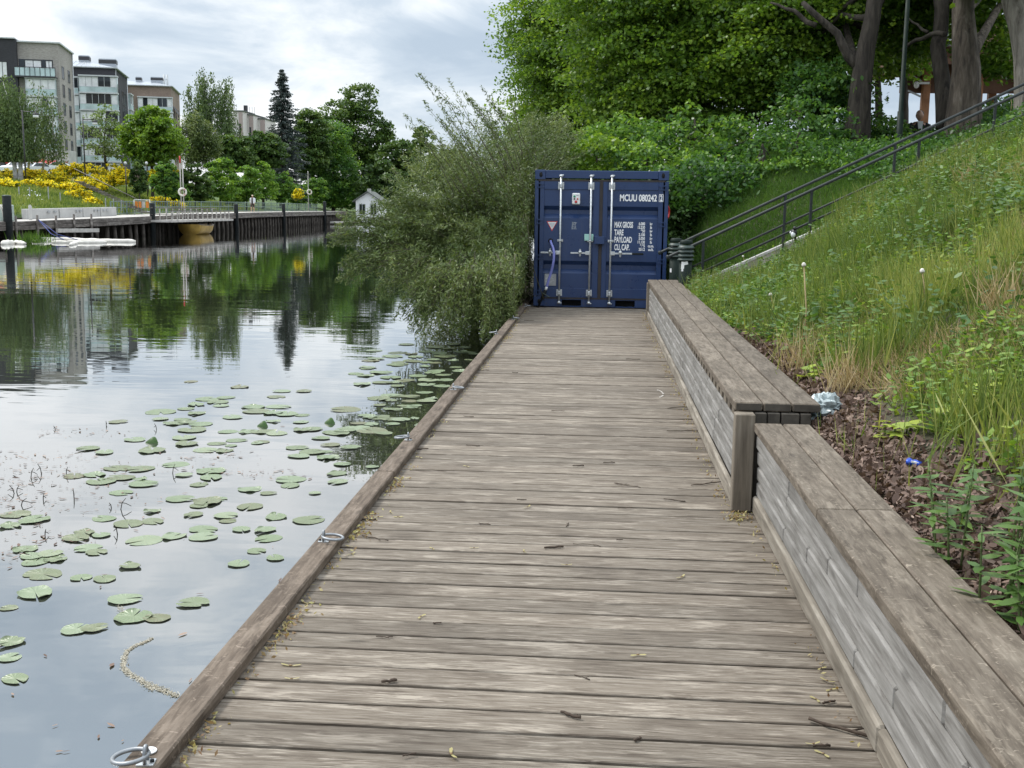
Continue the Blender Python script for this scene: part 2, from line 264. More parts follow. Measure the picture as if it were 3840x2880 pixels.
# ---------------------------------------------------------------- mesh helpers
def link(o, parent=None, mt=None):
    COL.objects.link(o)
    if parent: o.parent = parent
    if mt: o.data.materials.append(mt)
    return o
def setp(o, label=None, cat=None, group=None, kind=None):
    if label: o['label'] = label
    if cat: o['category'] = cat
    if group: o['group'] = group
    if kind: o['kind'] = kind
    return o
def root_of(o):
    while o.parent: o = o.parent
    return o
class MB:
    def __init__(s): s.V = []; s.F = []; s.vv = []; s.sm = []; s.n = 0
    def add(s, verts, faces, v=None, smooth=False):
        verts = [tuple(p) for p in verts]; v = random.random() if v is None else v
        s.V += verts; s.vv += [v]*len(verts)
        s.F += [tuple(i+s.n for i in f) for f in faces]; s.sm += [smooth]*len(faces); s.n += len(verts); return s
    def box(s, c, d, rz=0.0, rot=None, bev=0.0, v=None):
        hx, hy, hz = d[0]/2, d[1]/2, d[2]/2
        Mx = rot if rot is not None else Matrix.Rotation(rz, 3, 'Z')
        c = Vector(c)
        if bev <= 0:
            P = [Vector((x, y, z)) for x in (-hx, hx) for y in (-hy, hy) for z in (-hz, hz)]
            Fc = [(0, 1, 3, 2), (4, 6, 7, 5), (0, 4, 5, 1), (2, 3, 7, 6), (0, 2, 6, 4), (1, 5, 7, 3)]
        else:
            b = min(bev, hx*0.9, hy*0.9, hz*0.9); P = []; idx = {}
            for sx in (-1, 1):
                for sy in (-1, 1):
                    for sz in (-1, 1):
                        for ax in range(3):
                            q = [sx*(hx-b), sy*(hy-b), sz*(hz-b)]; q[ax] = (sx*hx, sy*hy, sz*hz)[ax]
                            idx[(sx, sy, sz, ax)] = len(P); P.append(Vector(q))
            Fc = []
            for ax in range(3):
                a1, a2 = (ax+1) % 3, (ax+2) % 3
                for sg in (-1, 1):
                    f = []
                    for u, w in ((-1, -1), (1, -1), (1, 1), (-1, 1)):
                        k = [0, 0, 0]; k[ax] = sg; k[a1] = u; k[a2] = w; f.append(idx[(*k, ax)])
                    Fc.append(tuple(f if sg > 0 else f[::-1]))
                for u in (-1, 1):
                    for w in (-1, 1):
                        k0 = [0, 0, 0]; k1 = [0, 0, 0]; k0[ax] = -1; k1[ax] = 1; k0[a1] = k1[a1] = u; k0[a2] = k1[a2] = w
                        f = [idx[(*k0, a1)], idx[(*k1, a1)], idx[(*k1, a2)], idx[(*k0, a2)]]
                        Fc.append(tuple(f if u*w > 0 else f[::-1]))
            for sx in (-1, 1):
                for sy in (-1, 1):
                    for sz in (-1, 1):
                        f = [idx[(sx, sy, sz, a)] for a in range(3)]; Fc.append(tuple(f if sx*sy*sz > 0 else f[::-1]))
        return s.add([c + Mx @ p for p in P], Fc, v)
    def beam(s, p0, p1, w, h, bev=0.0, v=None, up=(0, 0, 1)):
        p0, p1 = Vector(p0), Vector(p1); d = p1-p0; L = d.length; y = d.normalized(); x = y.cross(Vector(up)).normalized(); z = x.cross(y)
        return s.box((p0+p1)/2, (w, L, h), rot=Matrix((x, y, z)).transposed(), bev=bev, v=v)
    def tube(s, path, rad, seg=8, cap=True, v=None, smooth=True):
        path = [Vector(p) for p in path]; n = len(path)
        if not hasattr(rad, '__len__'): rad = [rad]*n
        V = []; ref = None
        for i, p in enumerate(path):
            d = (path[min(i+1, n-1)]-path[max(i-1, 0)]).normalized()
            if ref is None: ref = d.orthogonal().normalized()
            ref = (ref - d*ref.dot(d)); ref = ref.normalized() if ref.length > 1e-6 else d.orthogonal().normalized()
            b2 = d.cross(ref)
            for k in range(seg):
                a = 2*PI*k/seg; V.append(p + (ref*math.cos(a)+b2*math.sin(a))*rad[i])
        Fc = [(i*seg+k, i*seg+(k+1) % seg, (i+1)*seg+(k+1) % seg, (i+1)*seg+k) for i in range(n-1) for k in range(seg)]
        if cap: Fc += [tuple(range(seg))[::-1], tuple((n-1)*seg+k for k in range(seg))]
        return s.add(V, Fc, v, smooth)
    def lathe(s, c, prof, seg=16, v=None, smooth=True, axis='Z', sx=1.0, sy=1.0):
        V = []; c = Vector(c)
        for r, z in prof:
            for k in range(seg):
                a = 2*PI*k/seg; x, y = r*math.cos(a)*sx, r*math.sin(a)*sy
                V.append(c + (Vector((x, y, z)) if axis == 'Z' else Vector((x, -z, y)) if axis == 'Y' else Vector((z, x, y))))
        n = len(prof)
        Fc = [(i*seg+k, i*seg+(k+1) % seg, (i+1)*seg+(k+1) % seg, (i+1)*seg+k) for i in range(n-1) for k in range(seg)]
        Fc += [tuple(range(seg))[::-1], tuple((n-1)*seg+k for k in range(seg))]
        return s.add(V, Fc, v, smooth)
    def torus(s, c, R0, r, ax=(0, 0, 1), seg=28, sg=10, v=None, flat=1.0):
        ax = Vector(ax).normalized(); e1 = ax.orthogonal().normalized(); e2 = ax.cross(e1); c = Vector(c); V = []
        for i in range(seg):
            a = 2*PI*i/seg; d = e1*math.cos(a)+e2*math.sin(a)
            for k in range(sg):
                b = 2*PI*k/sg; V.append(c + d*(R0+r*math.cos(b)) + ax*(r*math.sin(b)*flat))
        Fc = [(i*sg+k, i*sg+(k+1) % sg, ((i+1) % seg)*sg+(k+1) % sg, ((i+1) % seg)*sg+k) for i in range(seg) for k in range(sg)]
        return s.add(V, Fc, v, True)
    def prism(s, poly, vec, v=None):
        n = len(poly); vec = Vector(vec); P = [Vector(p) for p in poly]; V = P + [p+vec for p in P]
        return s.add(V, [tuple(range(n))[::-1], tuple(range(n, 2*n))] + [(i, (i+1) % n, n+(i+1) % n, n+i) for i in range(n)], v)
    def blob(s, c, r, seg=14, rings=9, v=None, lump=0.0, fr=2.0, sd=0):
        V = []; c = Vector(c)
        for i in range(rings+1):
            th = PI*i/rings
            for k in range(seg):
                a = 2*PI*k/seg; d = Vector((math.sin(th)*math.cos(a), math.sin(th)*math.sin(a), math.cos(th)))
                q = 1 + (lump*mnoise.noise(d*fr+Vector((sd*3.1, sd, 0))) if lump else 0)
                V.append(c + Vector((d.x*r[0]*q, d.y*r[1]*q, d.z*r[2]*q)))
        Fc = [(i*seg+k, (i+1)*seg+k, (i+1)*seg+(k+1) % seg, i*seg+(k+1) % seg) for i in range(rings) for k in range(seg)]
        return s.add(V, Fc, v, True)
    def build(s, name, mt, parent=None, fix=True):
        off = root_of(parent).location if parent else Vector((0, 0, 0))
        me = bpy.data.meshes.new(name); me.from_pydata([(a-off.x, b-off.y, c-off.z) for a, b, c in s.V], [], s.F)
        me.polygons.foreach_set('use_smooth', s.sm)
        at = me.attributes.new('v', 'FLOAT', 'POINT'); at.data.foreach_set('value', s.vv)
        if fix:
            bm = bmesh.new(); bm.from_mesh(me); bmesh.ops.recalc_face_normals(bm, faces=bm.faces); bm.to_mesh(me); bm.free()
        me.update()
        return link(bpy.data.objects.new(name, me), parent, mt)
def thing(name, label, cat, loc=(0, 0, 0), group=None):
    o = bpy.data.objects.new(name, None); o.empty_display_size = 0.2; o.location = loc; COL.objects.link(o)
    return setp(o, label, cat, group)
def kids(o): return [c for c in bpy.data.objects if c.parent == o]
def copy_tree(o, loc, rz=0.0, label=None, sc=None):
    def rec(a, par):
        c = a.copy(); COL.objects.link(c); c.parent = par
        for ch in list(a.children): rec(ch, c)
        return c
    r = rec(o, None); r.location = loc; r.rotation_euler = (0, 0, rz)
    if sc: r.scale = (sc, sc, sc)
    if label: r['label'] = label
    return r

# leaf clouds: polygons of k corners, one value v per leaf
SH = {'diamond': np.array([(0, -.5), (.5, 0.02), (0, .5), (-.5, 0.02)]),
      'oval': np.array([(0, -.5), (.36, -.25), (.42, .12), (0, .55), (-.42, .12), (-.36, -.25)]),
      'lance': np.array([(0, -.5), (.5, -.12), (0, .5), (-.5, -.12)]),
      'maple': np.array([(0, -.5), (.28, -.34), (.5, -.28), (.34, -.02), (.52, .22), (.2, .22), (0, .56), (-.2, .22), (-.52, .22), (-.34, -.02), (-.5, -.28), (-.28, -.34)])}
def norm(a): return a/np.maximum(np.linalg.norm(a, axis=-1, keepdims=True), 1e-9)
def leaves(P, length, width, N=None, T=None, shape='diamond', curl=0.0):
    """P positions (n,3), N leaf normals, T leaf axis -> (n,k,3)"""
    n = len(P); length = np.broadcast_to(length, (n,)); width = np.broadcast_to(width, (n,))
    if N is None: N = norm(rng.normal(size=(n, 3))*0.65 + np.array((0, 0, .75)))
    if T is None: T = rng.normal(size=(n, 3))
    T = norm(T - N*np.sum(T*N, 1, keepdims=True)); B = np.cross(N, T); s = SH[shape]
    out = P[:, None, :] + T[:, None, :]*(s[None, :, 1, None]*length[:, None, None]) + B[:, None, :]*(s[None, :, 0, None]*width[:, None, None])
    if curl: out = out - N[:, None, :]*(np.abs(s[None, :, 0, None])*curl*width[:, None, None] + (s[None, :, 1, None]**2)*curl*length[:, None, None])
    return out
def cloud(name, polys, vals, mt, parent=None):
    """polys: list of (n,k,3) arrays, vals: list of (n,)"""
    off = np.array(root_of(parent).location if parent else (0, 0, 0)); V = []; LT = []; vv = []
    for p, v in zip(polys, vals):
        n, k, _ = p.shape; V.append((p-off).reshape(-1, 3)); LT.append(np.full(n, k)); vv.append(np.repeat(np.clip(v, 0, 1), k))
    V = np.concatenate(V).astype(np.float32); LT = np.concatenate(LT).astype(np.int32); vv = np.concatenate(vv).astype(np.float32)
    me = bpy.data.meshes.new(name); me.vertices.add(len(V)); me.vertices.foreach_set('co', V.ravel())
    me.loops.add(len(V)); me.loops.foreach_set('vertex_index', np.arange(len(V), dtype=np.int32))
    me.polygons.add(len(LT)); ls = np.zeros(len(LT), np.int32); ls[1:] = np.cumsum(LT)[:-1]
    me.polygons.foreach_set('loop_start', ls); me.polygons.foreach_set('loop_total', LT)
    at = me.attributes.new('v', 'FLOAT', 'POINT'); at.data.foreach_set('value', vv)
    me.update(calc_edges=True)
    return link(bpy.data.objects.new(name, me), parent, mt)
def rdir(n):
    return norm(rng.normal(size=(n, 3)))
def crown_points(ells, nspray, per, flat=0.4, rs=(0.5, 1.0), shell=0.55, droop=0.0, zmin=None):
    """sprays of leaves gathered through a union of ellipsoids; returns P, base value per leaf, spray centres"""
    vol = np.array([e[1][0]*e[1][1]*e[1][2] for e in ells])**(2/3); k = rng.choice(len(ells), nspray, p=vol/vol.sum())
    C = np.array([e[0] for e in ells])[k]; Rr = np.array([e[1] for e in ells])[k]
    d = rdir(nspray); f = shell + (1-shell)*rng.random(nspray)**0.7
    Cc = C + d*Rr*f[:, None]; r = rng.uniform(*rs, nspray)
    off = rdir(nspray*per)*rng.random(nspray*per)[:, None]**0.45
    ci = np.repeat(np.arange(nspray), per); rr = r[ci]
    P = Cc[ci] + off*np.stack([rr, rr, rr*flat], 1)
    if droop:
        rad = np.linalg.norm(off[:, :2], axis=1); P[:, 2] -= droop*rr*rad**2
    bv = rng.normal(0.47, 0.20, nspray)[ci] + rng.normal(0, 0.12, nspray*per)
    if zmin is not None:
        keep = P[:, 2] > zmin; P, bv = P[keep], bv[keep]
    return P, bv, Cc
def trunk(mb, base, top, r0, r1, bend=0.3, n=9, seg=10, sd=0):
    base, top = Vector(base), Vector(top); path = []
    for i in range(n):
        f = i/(n-1); p = base.lerp(top, f)
        p += Vector((mnoise.noise((f*2.3, sd, 0)), mnoise.noise((f*2.3, sd, 5)), 0))*bend*f
        path.append(p)
    rad = [r0+(r1-r0)*(i/(n-1)) + (r0*0.35*(1-i/(n-1))**6) for i in range(n)]
    mb.tube(path, rad, seg); return path
def limb(mb, p0, p1, r0, r1, sag=0.0, n=7, seg=7, sd=0):
    p0, p1 = Vector(p0), Vector(p1); L = (p1-p0).length; path = []
    for i in range(n):
        f = i/(n-1); p = p0.lerp(p1, f) + Vector((mnoise.noise((f*3, sd, 1)), mnoise.noise((f*3, sd, 7)), mnoise.noise((f*3, sd, 3))))*L*0.10*math.sin(f*PI)
        p.z += sag*L*math.sin(f*PI); path.append(p)
    mb.tube(path, [r0+(r1-r0)*i/(n-1) for i in range(n)], seg); return path
def tree(name, label, cat, base, top, r0, ells, mt, nspray, per, leaf, group=None, bark='bark', flat=0.4, rs=(0.5, 1.0), shape='diamond', nlimb=7, droop=0.4, width=0.7, zmin=None, shell=0.5, curl=0.0, crown='crown', vshift=0.0):
    base = Vector(base); rt = thing(name, label, cat, base, group)
    P, bv, Cc = crown_points(ells, nspray, per, flat, rs, shell, droop, zmin)
    mb = MB(); path = trunk(mb, base-Vector((0, 0, 0.25)), top, r0, r0*0.35, bend=r0*1.6, sd=len(label) % 97)
    for i in range(nlimb):
        f = 0.35+0.6*i/max(1, nlimb-1); p0 = path[min(len(path)-1, int(f*len(path)))]
        tgt = Vector(Cc[rng.integers(len(Cc))]); limb(mb, p0, tgt, r0*0.38*(1.2-f*0.7), r0*0.06, 0.05, sd=i*3+1)
    mb.build('trunk', M[bark], rt)
    L = leaf*rng.uniform(0.7, 1.25, len(P))
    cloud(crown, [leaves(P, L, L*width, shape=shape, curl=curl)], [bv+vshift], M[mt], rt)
    return rt

# ================================================================ THE SETTING
def sstep(a, b, x): f = min(1, max(0, (x-a)/(b-a))); return f*f*(3-2*f)
WZ = -0.5
def zN(x, y):
    """height of the near bank: rises from the back of the benches to a park plateau"""
    if 16.22 < y < 17.32: z = -0.25+0.47*(x-1.05) if x > 1.05 else -0.9
    elif y <= 16.22: z = 0.40+0.485*(x-1.12)-0.30*sstep(10.5, 15.8, y)*min(1, max(.35, (x-1.1)*1.4))*(1-sstep(2.3, 3.6, x)) if x > 1.1 else -0.9
    else:
        x0 = 1.0-3.2*sstep(17.6, 22, y); z = 0.03+0.47*max(0, x-1.0)+0.36*min(4.2, max(0, y-17.45))*sstep(1.12, 2.0, x)*(1-sstep(3.2, 6.3, x)) if x > x0 else -0.9
    top = 3.75; d = z-top
    if d > -0.8: z = top + 0.06*min(6, max(0, x-9)) - (0.0 if d > 0.8 else (0.8-d)**2/3.2)
    if y > 36 and x > 5: z -= 0.5*sstep(36, 50, y)*2
    return z + 0.05*mnoise.noise((x*0.9, y*0.9, 0))*(1 if x > 1.3 else 0)
def quay_shift(y):
    a = [(40, -.6), (63, -.6), (70.5, 1.0), (88, 0.0), (109, -1.5), (134, -3.2), (159, -5.3), (171, -6.0)]
    if y <= 40: return -.6
    for (y0, d0), (y1, d1) in zip(a, a[1:]):
        if y <= y1: return d0+(d1-d0)*(y-y0)/(y1-y0)
    return -6.0
def zL(x, y):
    x -= quay_shift(y)
    pts = [(-31, 0.2), (-35.6, 0.7), (-38, 1.15), (-49, 3.2), (-60, 4.2), (-75, 5.2), (-90, 6.5), (-400, 11)]
    for (a, za), (b, zb) in zip(pts, pts[1:]):
        if x >= b: return za+(zb-za)*(x-a)/(b-a) + 0.25*mnoise.noise((x*0.15, y*0.15, 2))
    return 13
def grid(name, xs, ys, fz, mt, kind='structure'):
    V = [(x, y, fz(x, y)) for y in ys for x in xs]; nx = len(xs)
    F = [(j*nx+i, j*nx+i+1, (j+1)*nx+i+1, (j+1)*nx+i) for j in range(len(ys)-1) for i in range(nx-1)]
    mb = MB(); mb.add(V, F, 0.5, True); return setp(mb.build(name, mt, fix=False), kind=kind)
xs = [0.9, 1.099, 1.101]+list(np.arange(1.3, 9, 0.3))+list(np.arange(9, 30, 1.5))+[35, 50, 90, 200]
ys = list(np.arange(-8, 16, 0.4))+[16.2, 16.23, 17.30, 17.33]+list(np.arange(17.7, 26, 0.5))+list(np.arange(26, 60, 2))+[70, 110, 200, 400]
xs2 = list(np.arange(-3.2, 0.9, 0.3))
grid('near_bank_ground', xs2+xs, ys, zN, M['soil'])
grid('far_bank_ground', [-400, -250, -150, -110, -90, -75]+list(np.arange(-64, -42, 1.5))+list(np.arange(-42, -33, .4)), list(np.arange(10, 172, 4))+[176, 180, 190, 200, 220, 260, 330, 450], lambda x, y: zL(x, y) if x < -36.2+quay_shift(y) else -1.2, M['farsoil'])
grid('far_shore_ground', list(np.arange(-64, 60, 6)), [176, 180, 186, 200, 230, 300, 420], lambda x, y: -1.0 if y < 178 else 0.1+0.03*(y-178), M['farsoil'])
mb = MB(); mb.add([(-420, -60, WZ), (60, -60, WZ), (60, 460, WZ), (-420, 460, WZ)], [(0, 1, 2, 3)], 0.5)
setp(mb.build('canal_water', M['water'], fix=False), kind='structure')

# ---------------------------------------------------------------- boardwalk
bw = thing('boardwalk', None, None, (0, 0, 0)); setp(bw, kind='structure')
mb = MB(); y = -1.2; i = 0
while y < 20.4:
    w = 0.1300+random.uniform(-0.004, 0.004); gap = random.choice([0.008, 0.010, 0.011, 0.014, 0.018])
    z = random.uniform(-0.003, 0.002)
    mb.box((-0.06, y+w/2, -0.02+z), (2.34+random.uniform(-.01, .01), w, 0.04), rot=(Matrix.Rotation(random.uniform(-.0022, .0022), 3, 'Z') @ Matrix.Rotation(random.uniform(-.010, .010), 3, 'X')), bev=0.003)
    y += w+gap; i += 1
mb.build('deck_board', M['deck'], bw)
mb = MB()
for x in (-1.1, -0.4, 0.35, 1.0): mb.box((x, 9.6, -0.14), (0.16, 21.4, 0.18))
mb.box((-0.05, 9.6, -0.25), (2.25, 21.4, 0.03)); mb.build('joist_light_block', M['barkdark'], bw)  # joists and dark sheet under the boards, added to block light below the gaps
for a, b_ in ((-1.2, 4.985), (6.06-0.0, 20.3)):
    pass
yj = [-1.2, 2.2, 6.05, 10.9, 15.2, 20.3]
for k in range(len(yj)-1):
    mb = MB(); mb.box((-1.175+random.uniform(-.003, .003), (yj[k]+yj[k+1])/2, 0.024), (0.105, yj[k+1]-yj[k]-0.006, 0.046), bev=0.006)
    mb.build('edge_timber', M['curb'], bw)
mb = MB()
for k in range(9):
    a0, a1 = R(-52+k*12), R(-52+k*12+7.5); 
    if k in (3,): continue
    c = onz(2440, 1475, 0.0034)
    P = [(c.x+0.0+math.cos(a)*r*0.42, c.y+math.sin(a)*r*1.0, 0.0042) for a, r in ((a0, 0.23), (a1, 0.23), (a1, 0.265), (a0, 0.265))]
    mb.add(P, [(0, 1, 2, 3)])
mb.build('chalk_mark', plain('chalk', (0.50, 0.47, 0.43), 0.9, var=0.3, scale=30), bw)

# ---------------------------------------------------------------- benches
def board_row(mb, x, z0, z1, y0, y1, th=0.03, lens=(0.7, 1.6)):
    y = y0
    while y < y1-0.01:
        L = min(random.uniform(*lens), y1-y)
        if y1-(y+L) < 0.3: L = y1-y
        mb.box((x+th/2+random.uniform(0, .005), y+L/2, (z0+z1)/2), (th, L-random.choice([0.002, 0.004, 0.008]), z1-z0), bev=0.009); y += L
tb = thing('tall_bench', 'taller far bench of weathered boards with a three plank top, ending at the blue container', 'bench', (0.92, 11, 0))
for k in range(3):
    ysg = [5.67, 9.09+0.03*(k-1), 12.66, 16.38]
    for j in range(3):
        mb = MB(); x0 = 0.712+0.1455*k+0.004*j
        mb.box((x0+0.07, (ysg[j]+ysg[j+1])/2, 0.532+random.uniform(-.002, .002)), (0.139, ysg[j+1]-ysg[j]-0.005, 0.045), bev=0.006)
        sp_o = mb.build('seat_plank', M['seat'], tb)
        if j == 0:
            mb = MB(); mb.box((x0+0.07, 5.6716, 0.532), (0.127, 0.003, 0.034)); mb.build('end_grain', M['endgrain'], sp_o)
for k in range(4):
    mb = MB(); z0 = 0.098+0.0855*k
    board_row(mb, 0.738, z0, z0+0.076, 5.69, 16.28); mb.build('front_board', M['front'], tb)
mb = MB(); board_row(mb, 0.716, 0.004, 0.0965, 5.69, 16.3, 0.03, (2.4, 4)); mb.build('skirt_board', M['skirt'], tb)
y = 5.78
while y < 16.2:
    mb = MB(); mb.box((0.765, y, 0.474), (0.05, 0.11, 0.066), bev=0.003); mb.build('spacer_block', M['post'], tb); y += 0.20
mb = MB(); mb.box((0.945, 10.98, 0.25), (0.33, 10.5, 0.49)); mb.build('light_block_fill', M['barkdark'], tb)  # unseen dark box added inside the bench to block light between the boards
for yy in (5.625, 16.335):
    mb = MB(); mb.box((0.756, yy, 0.2555), (0.1, 0.085, 0.505), bev=0.005); mb.build('post', M['post'], tb)
mb = MB()
for k, (a, b_) in enumerate(((0.811, 0.872), (0.876, 0.94), (0.944, 1.036), (1.04, 1.095))):
    mb.box(((a+b_)/2, 5.67+0.004*(k % 2), 0.255), (b_-a-0.003, 0.05, 0.50), bev=0.003)
mb.build('end_board', M['endgrain'], tb)
lb = thing('low_bench', 'lower near bench with a two plank top running out of the bottom right corner', 'bench', (0.94, 2, 0))
for k in range(2):
    ysg = [-1.5, 0.4, 3.93+0.008*k, 5.575]
    for j in range(3):
        mb = MB(); mb.box((0.799+0.068+0.141*k, (ysg[j]+ysg[j+1])/2, 0.444+random.uniform(-.0015, .0015)), (0.1365, ysg[j+1]-ysg[j]-0.005, 0.046), bev=0.006)
        mb.build('seat_plank', M['seat'], lb)
for k in range(4):
    mb = MB(); z0 = 0.094+0.0805*k
    board_row(mb, 0.822-0.003*k, z0, z0+0.072, -1.4, 5.575); mb.build('front_board', M['front'], lb)
mb = MB(); board_row(mb, 0.803, 0.004, 0.0925, -1.4, 5.575, 0.03, (1.6, 3)); mb.build('skirt_board', M['skirt'], lb)
mb = MB(); mb.box((0.955, 2.05, 0.21), (0.20, 6.9, 0.416)); mb.build('light_block_fill', M['barkdark'], lb)  # same added dark filler, keeps light out of the low bench

# ---------------------------------------------------------------- mooring rings on the edge timber
def mooring(px, py, ang, dx, lab, disc=False):
    c = onz(px, py, 0.047); rt = thing('mooring_ring', lab, 'mooring ring', c, 'mooring rings along the boardwalk edge')
    mb = MB(); mb.box((c.x, c.y, c.z+0.002), (0.046, 0.036, 0.005), rz=ang, bev=0.001); mb.build('base_plate', M['zinc'], rt)
    d = Vector((math.cos(ang+PI/2), math.sin(ang+PI/2), 0)); mb = MB()
    arch = [c+d*(0.014*math.cos(a))+Vector((0, 0, 0.004+0.044*max(0, math.sin(a))**0.6)) for a in np.linspace(0, PI, 11)]
    mb.tube(arch, 0.0055, 8); mb.build('staple', M['galv'], rt)
    e = Vector((math.cos(ang), math.sin(ang), 0)); mb = MB()
    mb.torus(c+e*dx*0.040+Vector((0, 0, 0.020)), 0.046, 0.0062, (0.10*dx, 0.05, 1)); mb.build('ring', M['galv'], rt)
    mb = MB(); mb.lathe(c-e*0.016*dx+Vector((0, 0, 0.004)), [(0.006, 0), (0.006, 0.006), (0.001, 0.006)], 6); mb.build('bolt', M['blackpl'], rt)
    return rt
mooring(548, 2862, R(8), -1, 'galvanised mooring ring nearest the camera, beside a round white disc')
mooring(1214, 2030, R(4), 1, 'galvanised mooring ring lying across the edge timber, second from the camera')
mooring(1531, 1650, R(5), -1, 'galvanised mooring ring hanging out over the lily pads')
mooring(1700, 1461, R(2), 1, 'small mooring ring lying by the dark patch of lily pads')
mooring(1862, 1252, R(0), -1, 'pale mooring ring jutting over the water below the willow')
mooring(1925, 1197, R(3), 1, 'far mooring ring flat on the timber, second from the container')
mooring(1970, 1150, R(0), 1, 'farthest mooring ring, closest to the blue container')
c = onz(559, 2818, 0.049)
rt = thing('marker_disc', 'round white disc with grey marks screwed to the edge timber', 'disc', c)
mb = MB(); mb.lathe(c, [(0.020, 0), (0.021, 0.003), (0.0195, 0.0045), (0.001, 0.0045)], 28); mb.build('disc_plate', M['white'], rt)
mb = MB()
for a, w in ((0.2, .006), (2.6, .004), (4.4, .005)): mb.box((c.x+math.cos(a)*.011, c.y+math.sin(a)*.009, c.z+.0052), (w, .003, .0008), rz=a)
mb.build('mark', M['greypaint'], rt)

# ================================================================ THE CONTAINER
CX, CY, CZ = -1.035, 17.8, 0.012          # front lower left corner
CWd, CH, CL = 2.10, 2.155, 2.44
ct = thing('shipping_container', 'navy blue shipping container with white lettering, standing across the end of the boardwalk', 'container', (CX+CWd/2, CY, CZ))
def cp(x, z, d=0.0): return Vector((CX+x, CY-d, CZ+z))
def zz(py): return (1530-py)/655.0
def lx(px, py): return (px-(200-0.02*(py-120)))/655.0
mb = MB()
# side walls (corrugated), roof, floor, rear wall
for sx in (0.03, CWd-0.03):
    n = 12; P = []
    for k in range(n):
        y0 = 0.16+k*(CL-0.32)/n; w = (CL-0.32)/n; s = -1 if sx > 1 else 1
        for f, dd in ((0.0, 0), (0.35, 0), (0.5, 0.025), (0.85, 0.025)): P.append((sx+s*dd, y0+w*f))
    P.append((sx, CL-0.16))
    V = [(CX+a, CY+b_, CZ+z) for z in (0.12, CH-0.06) for a, b_ in P]; q = len(P)
    mb.add(V, [(k, k+1, q+k+1, q+k) for k in range(q-1)], 0.5)
mb.box((CX+CWd/2, CY+CL/2+0.05, CZ+CH-0.03), (CWd-0.1, CL-0.2, 0.03)); mb.box((CX+CWd/2, CY+CL-0.06, CZ+CH/2), (CWd-0.2, 0.05, CH-0.2))
mb.box((CX+CWd/2, CY+CL/2+0.05, CZ+0.13), (CWd-0.1, CL-0.2, 0.04))
mb.build('side_wall', M['blue'], ct)
mb = MB()
for sx in (0.045, CWd-0.045):
    mb.box(cp(sx, CH/2, -0.06), (0.09, 0.12, CH-0.33), bev=0.006); mb.box((CX+sx, CY+CL-0.06, CZ+CH/2), (0.09, 0.12, CH-0.33), bev=0.006)
    for z in (0.06, CH-0.05): mb.box((CX+sx, CY+CL/2, CZ+z), (0.075, CL-0.34, 0.10), bev=0.006)
mb.box(cp(CWd/2, CH-0.068, -0.06), (CWd-0.33, 0.11, 0.124), bev=0.006)
# sill with two fork pockets
pk = [(0.455, 0.765), (1.31, 1.62)]; e = [0.165, pk[0][0], pk[0][1], pk[1][0], pk[1][1], CWd-0.165]
for a, b_ in ((e[0], e[1]), (e[2], e[3]), (e[4], e[5])): mb.box(cp((a+b_)/2, 0.066, -0.06), (b_-a, 0.115, 0.128), bev=0.003)
for a, b_ in pk:
    mb.box(cp((a+b_)/2, 0.122, -0.06), (b_-a-0.001, 0.11, 0.016)); mb.box(cp((a+b_)/2, 0.008, -0.06), (b_-a-0.001, 0.11, 0.014))
mb.build('frame', M['blue'], ct)
mb = MB()
for a, b_ in pk: mb.box(cp((a+b_)/2, 0.065, -0.42), (b_-a+0.02, 0.60, 0.11))
mb.build('fork_pocket', M['black'], ct)
for sx in (0.0825, CWd-0.0825):
    for z in (0.0825, CH-0.075):
        mb = MB(); f = cp(sx, z, -0.085); mb.box(f, (0.165, 0.185, 0.15), bev=0.008); o_ = mb.build('corner_casting', M['blue'], ct)
        mb = MB(); mb.lathe(cp(sx+(0.01 if sx < 1 else -0.01), z, 0.0095), [(0.001, 0), (0.034, 0), (0.034, 0.003), (0.001, 0.003)], 18, axis='Y', sx=0.75, sy=1.15); mb.build('casting_hole', M['black'], o_)
for yy in (CL-0.0925,):
    for sx in (0.0825, CWd-0.0825):
        for z in (0.0825, CH-0.075):
            mb = MB(); mb.box((CX+sx, CY+yy, CZ+z), (0.165, 0.185, 0.15), bev=0.008); mb.build('corner_casting', M['blue'], ct)
def door(x0, x1, px0, px1):
    """flat steel leaf with proud stiles and two pressed grooves"""
    mb = MB(); zb, zt = 0.150, 1.985
    for a, b_ in ((x0, px0), (px1, x1)): mb.box(cp((a+b_)/2, (zb+zt)/2, -0.025), (b_-a, 0.05, zt-zb), bev=0.004)
    mb.box(cp((px0+px1)/2, (zb+0.30)/2, -0.0255), (px1-px0, 0.05, 0.30-zb), bev=0.003); mb.box(cp((px0+px1)/2, (zt+1.855)/2, -0.0255), (px1-px0, 0.05, zt-1.855), bev=0.003)
    g = [(0.30, .014), (0.535, .014), (0.600, .075), (0.672, .075), (0.735, .014), (1.405, .014), (1.470, .075), (1.535, .075), (1.597, .014), (1.855, .014)]
    V = [cp(x, z, -d) for x in (px0, px1) for z, d in g]; q = len(g)
    mb.add(V, [(k, k+1, q+k+1, q+k) for k in range(q-1)], 0.5)
    return mb.build('door', M['blue'], ct)
dl = door(0.055, 1.022, 0.150, 0.925); dr = door(1.075, 2.045, 1.150, 1.942)
mb = MB()
mb.box(cp(1.05, 1.995, -0.012), (1.99, 0.03, 0.030)); mb.box(cp(1.05, 0.139, -0.012), (1.99, 0.03, 0.022)); mb.box(cp(1.0485, 1.067, -0.014), (0.052, 0.03, 1.826))
for sx in (0.047, 2.053): mb.box(cp(sx, 1.067, -0.016), (0.018, 0.03, 1.826))
mb.build('gasket', M['gasket'], ct)
mb = MB()
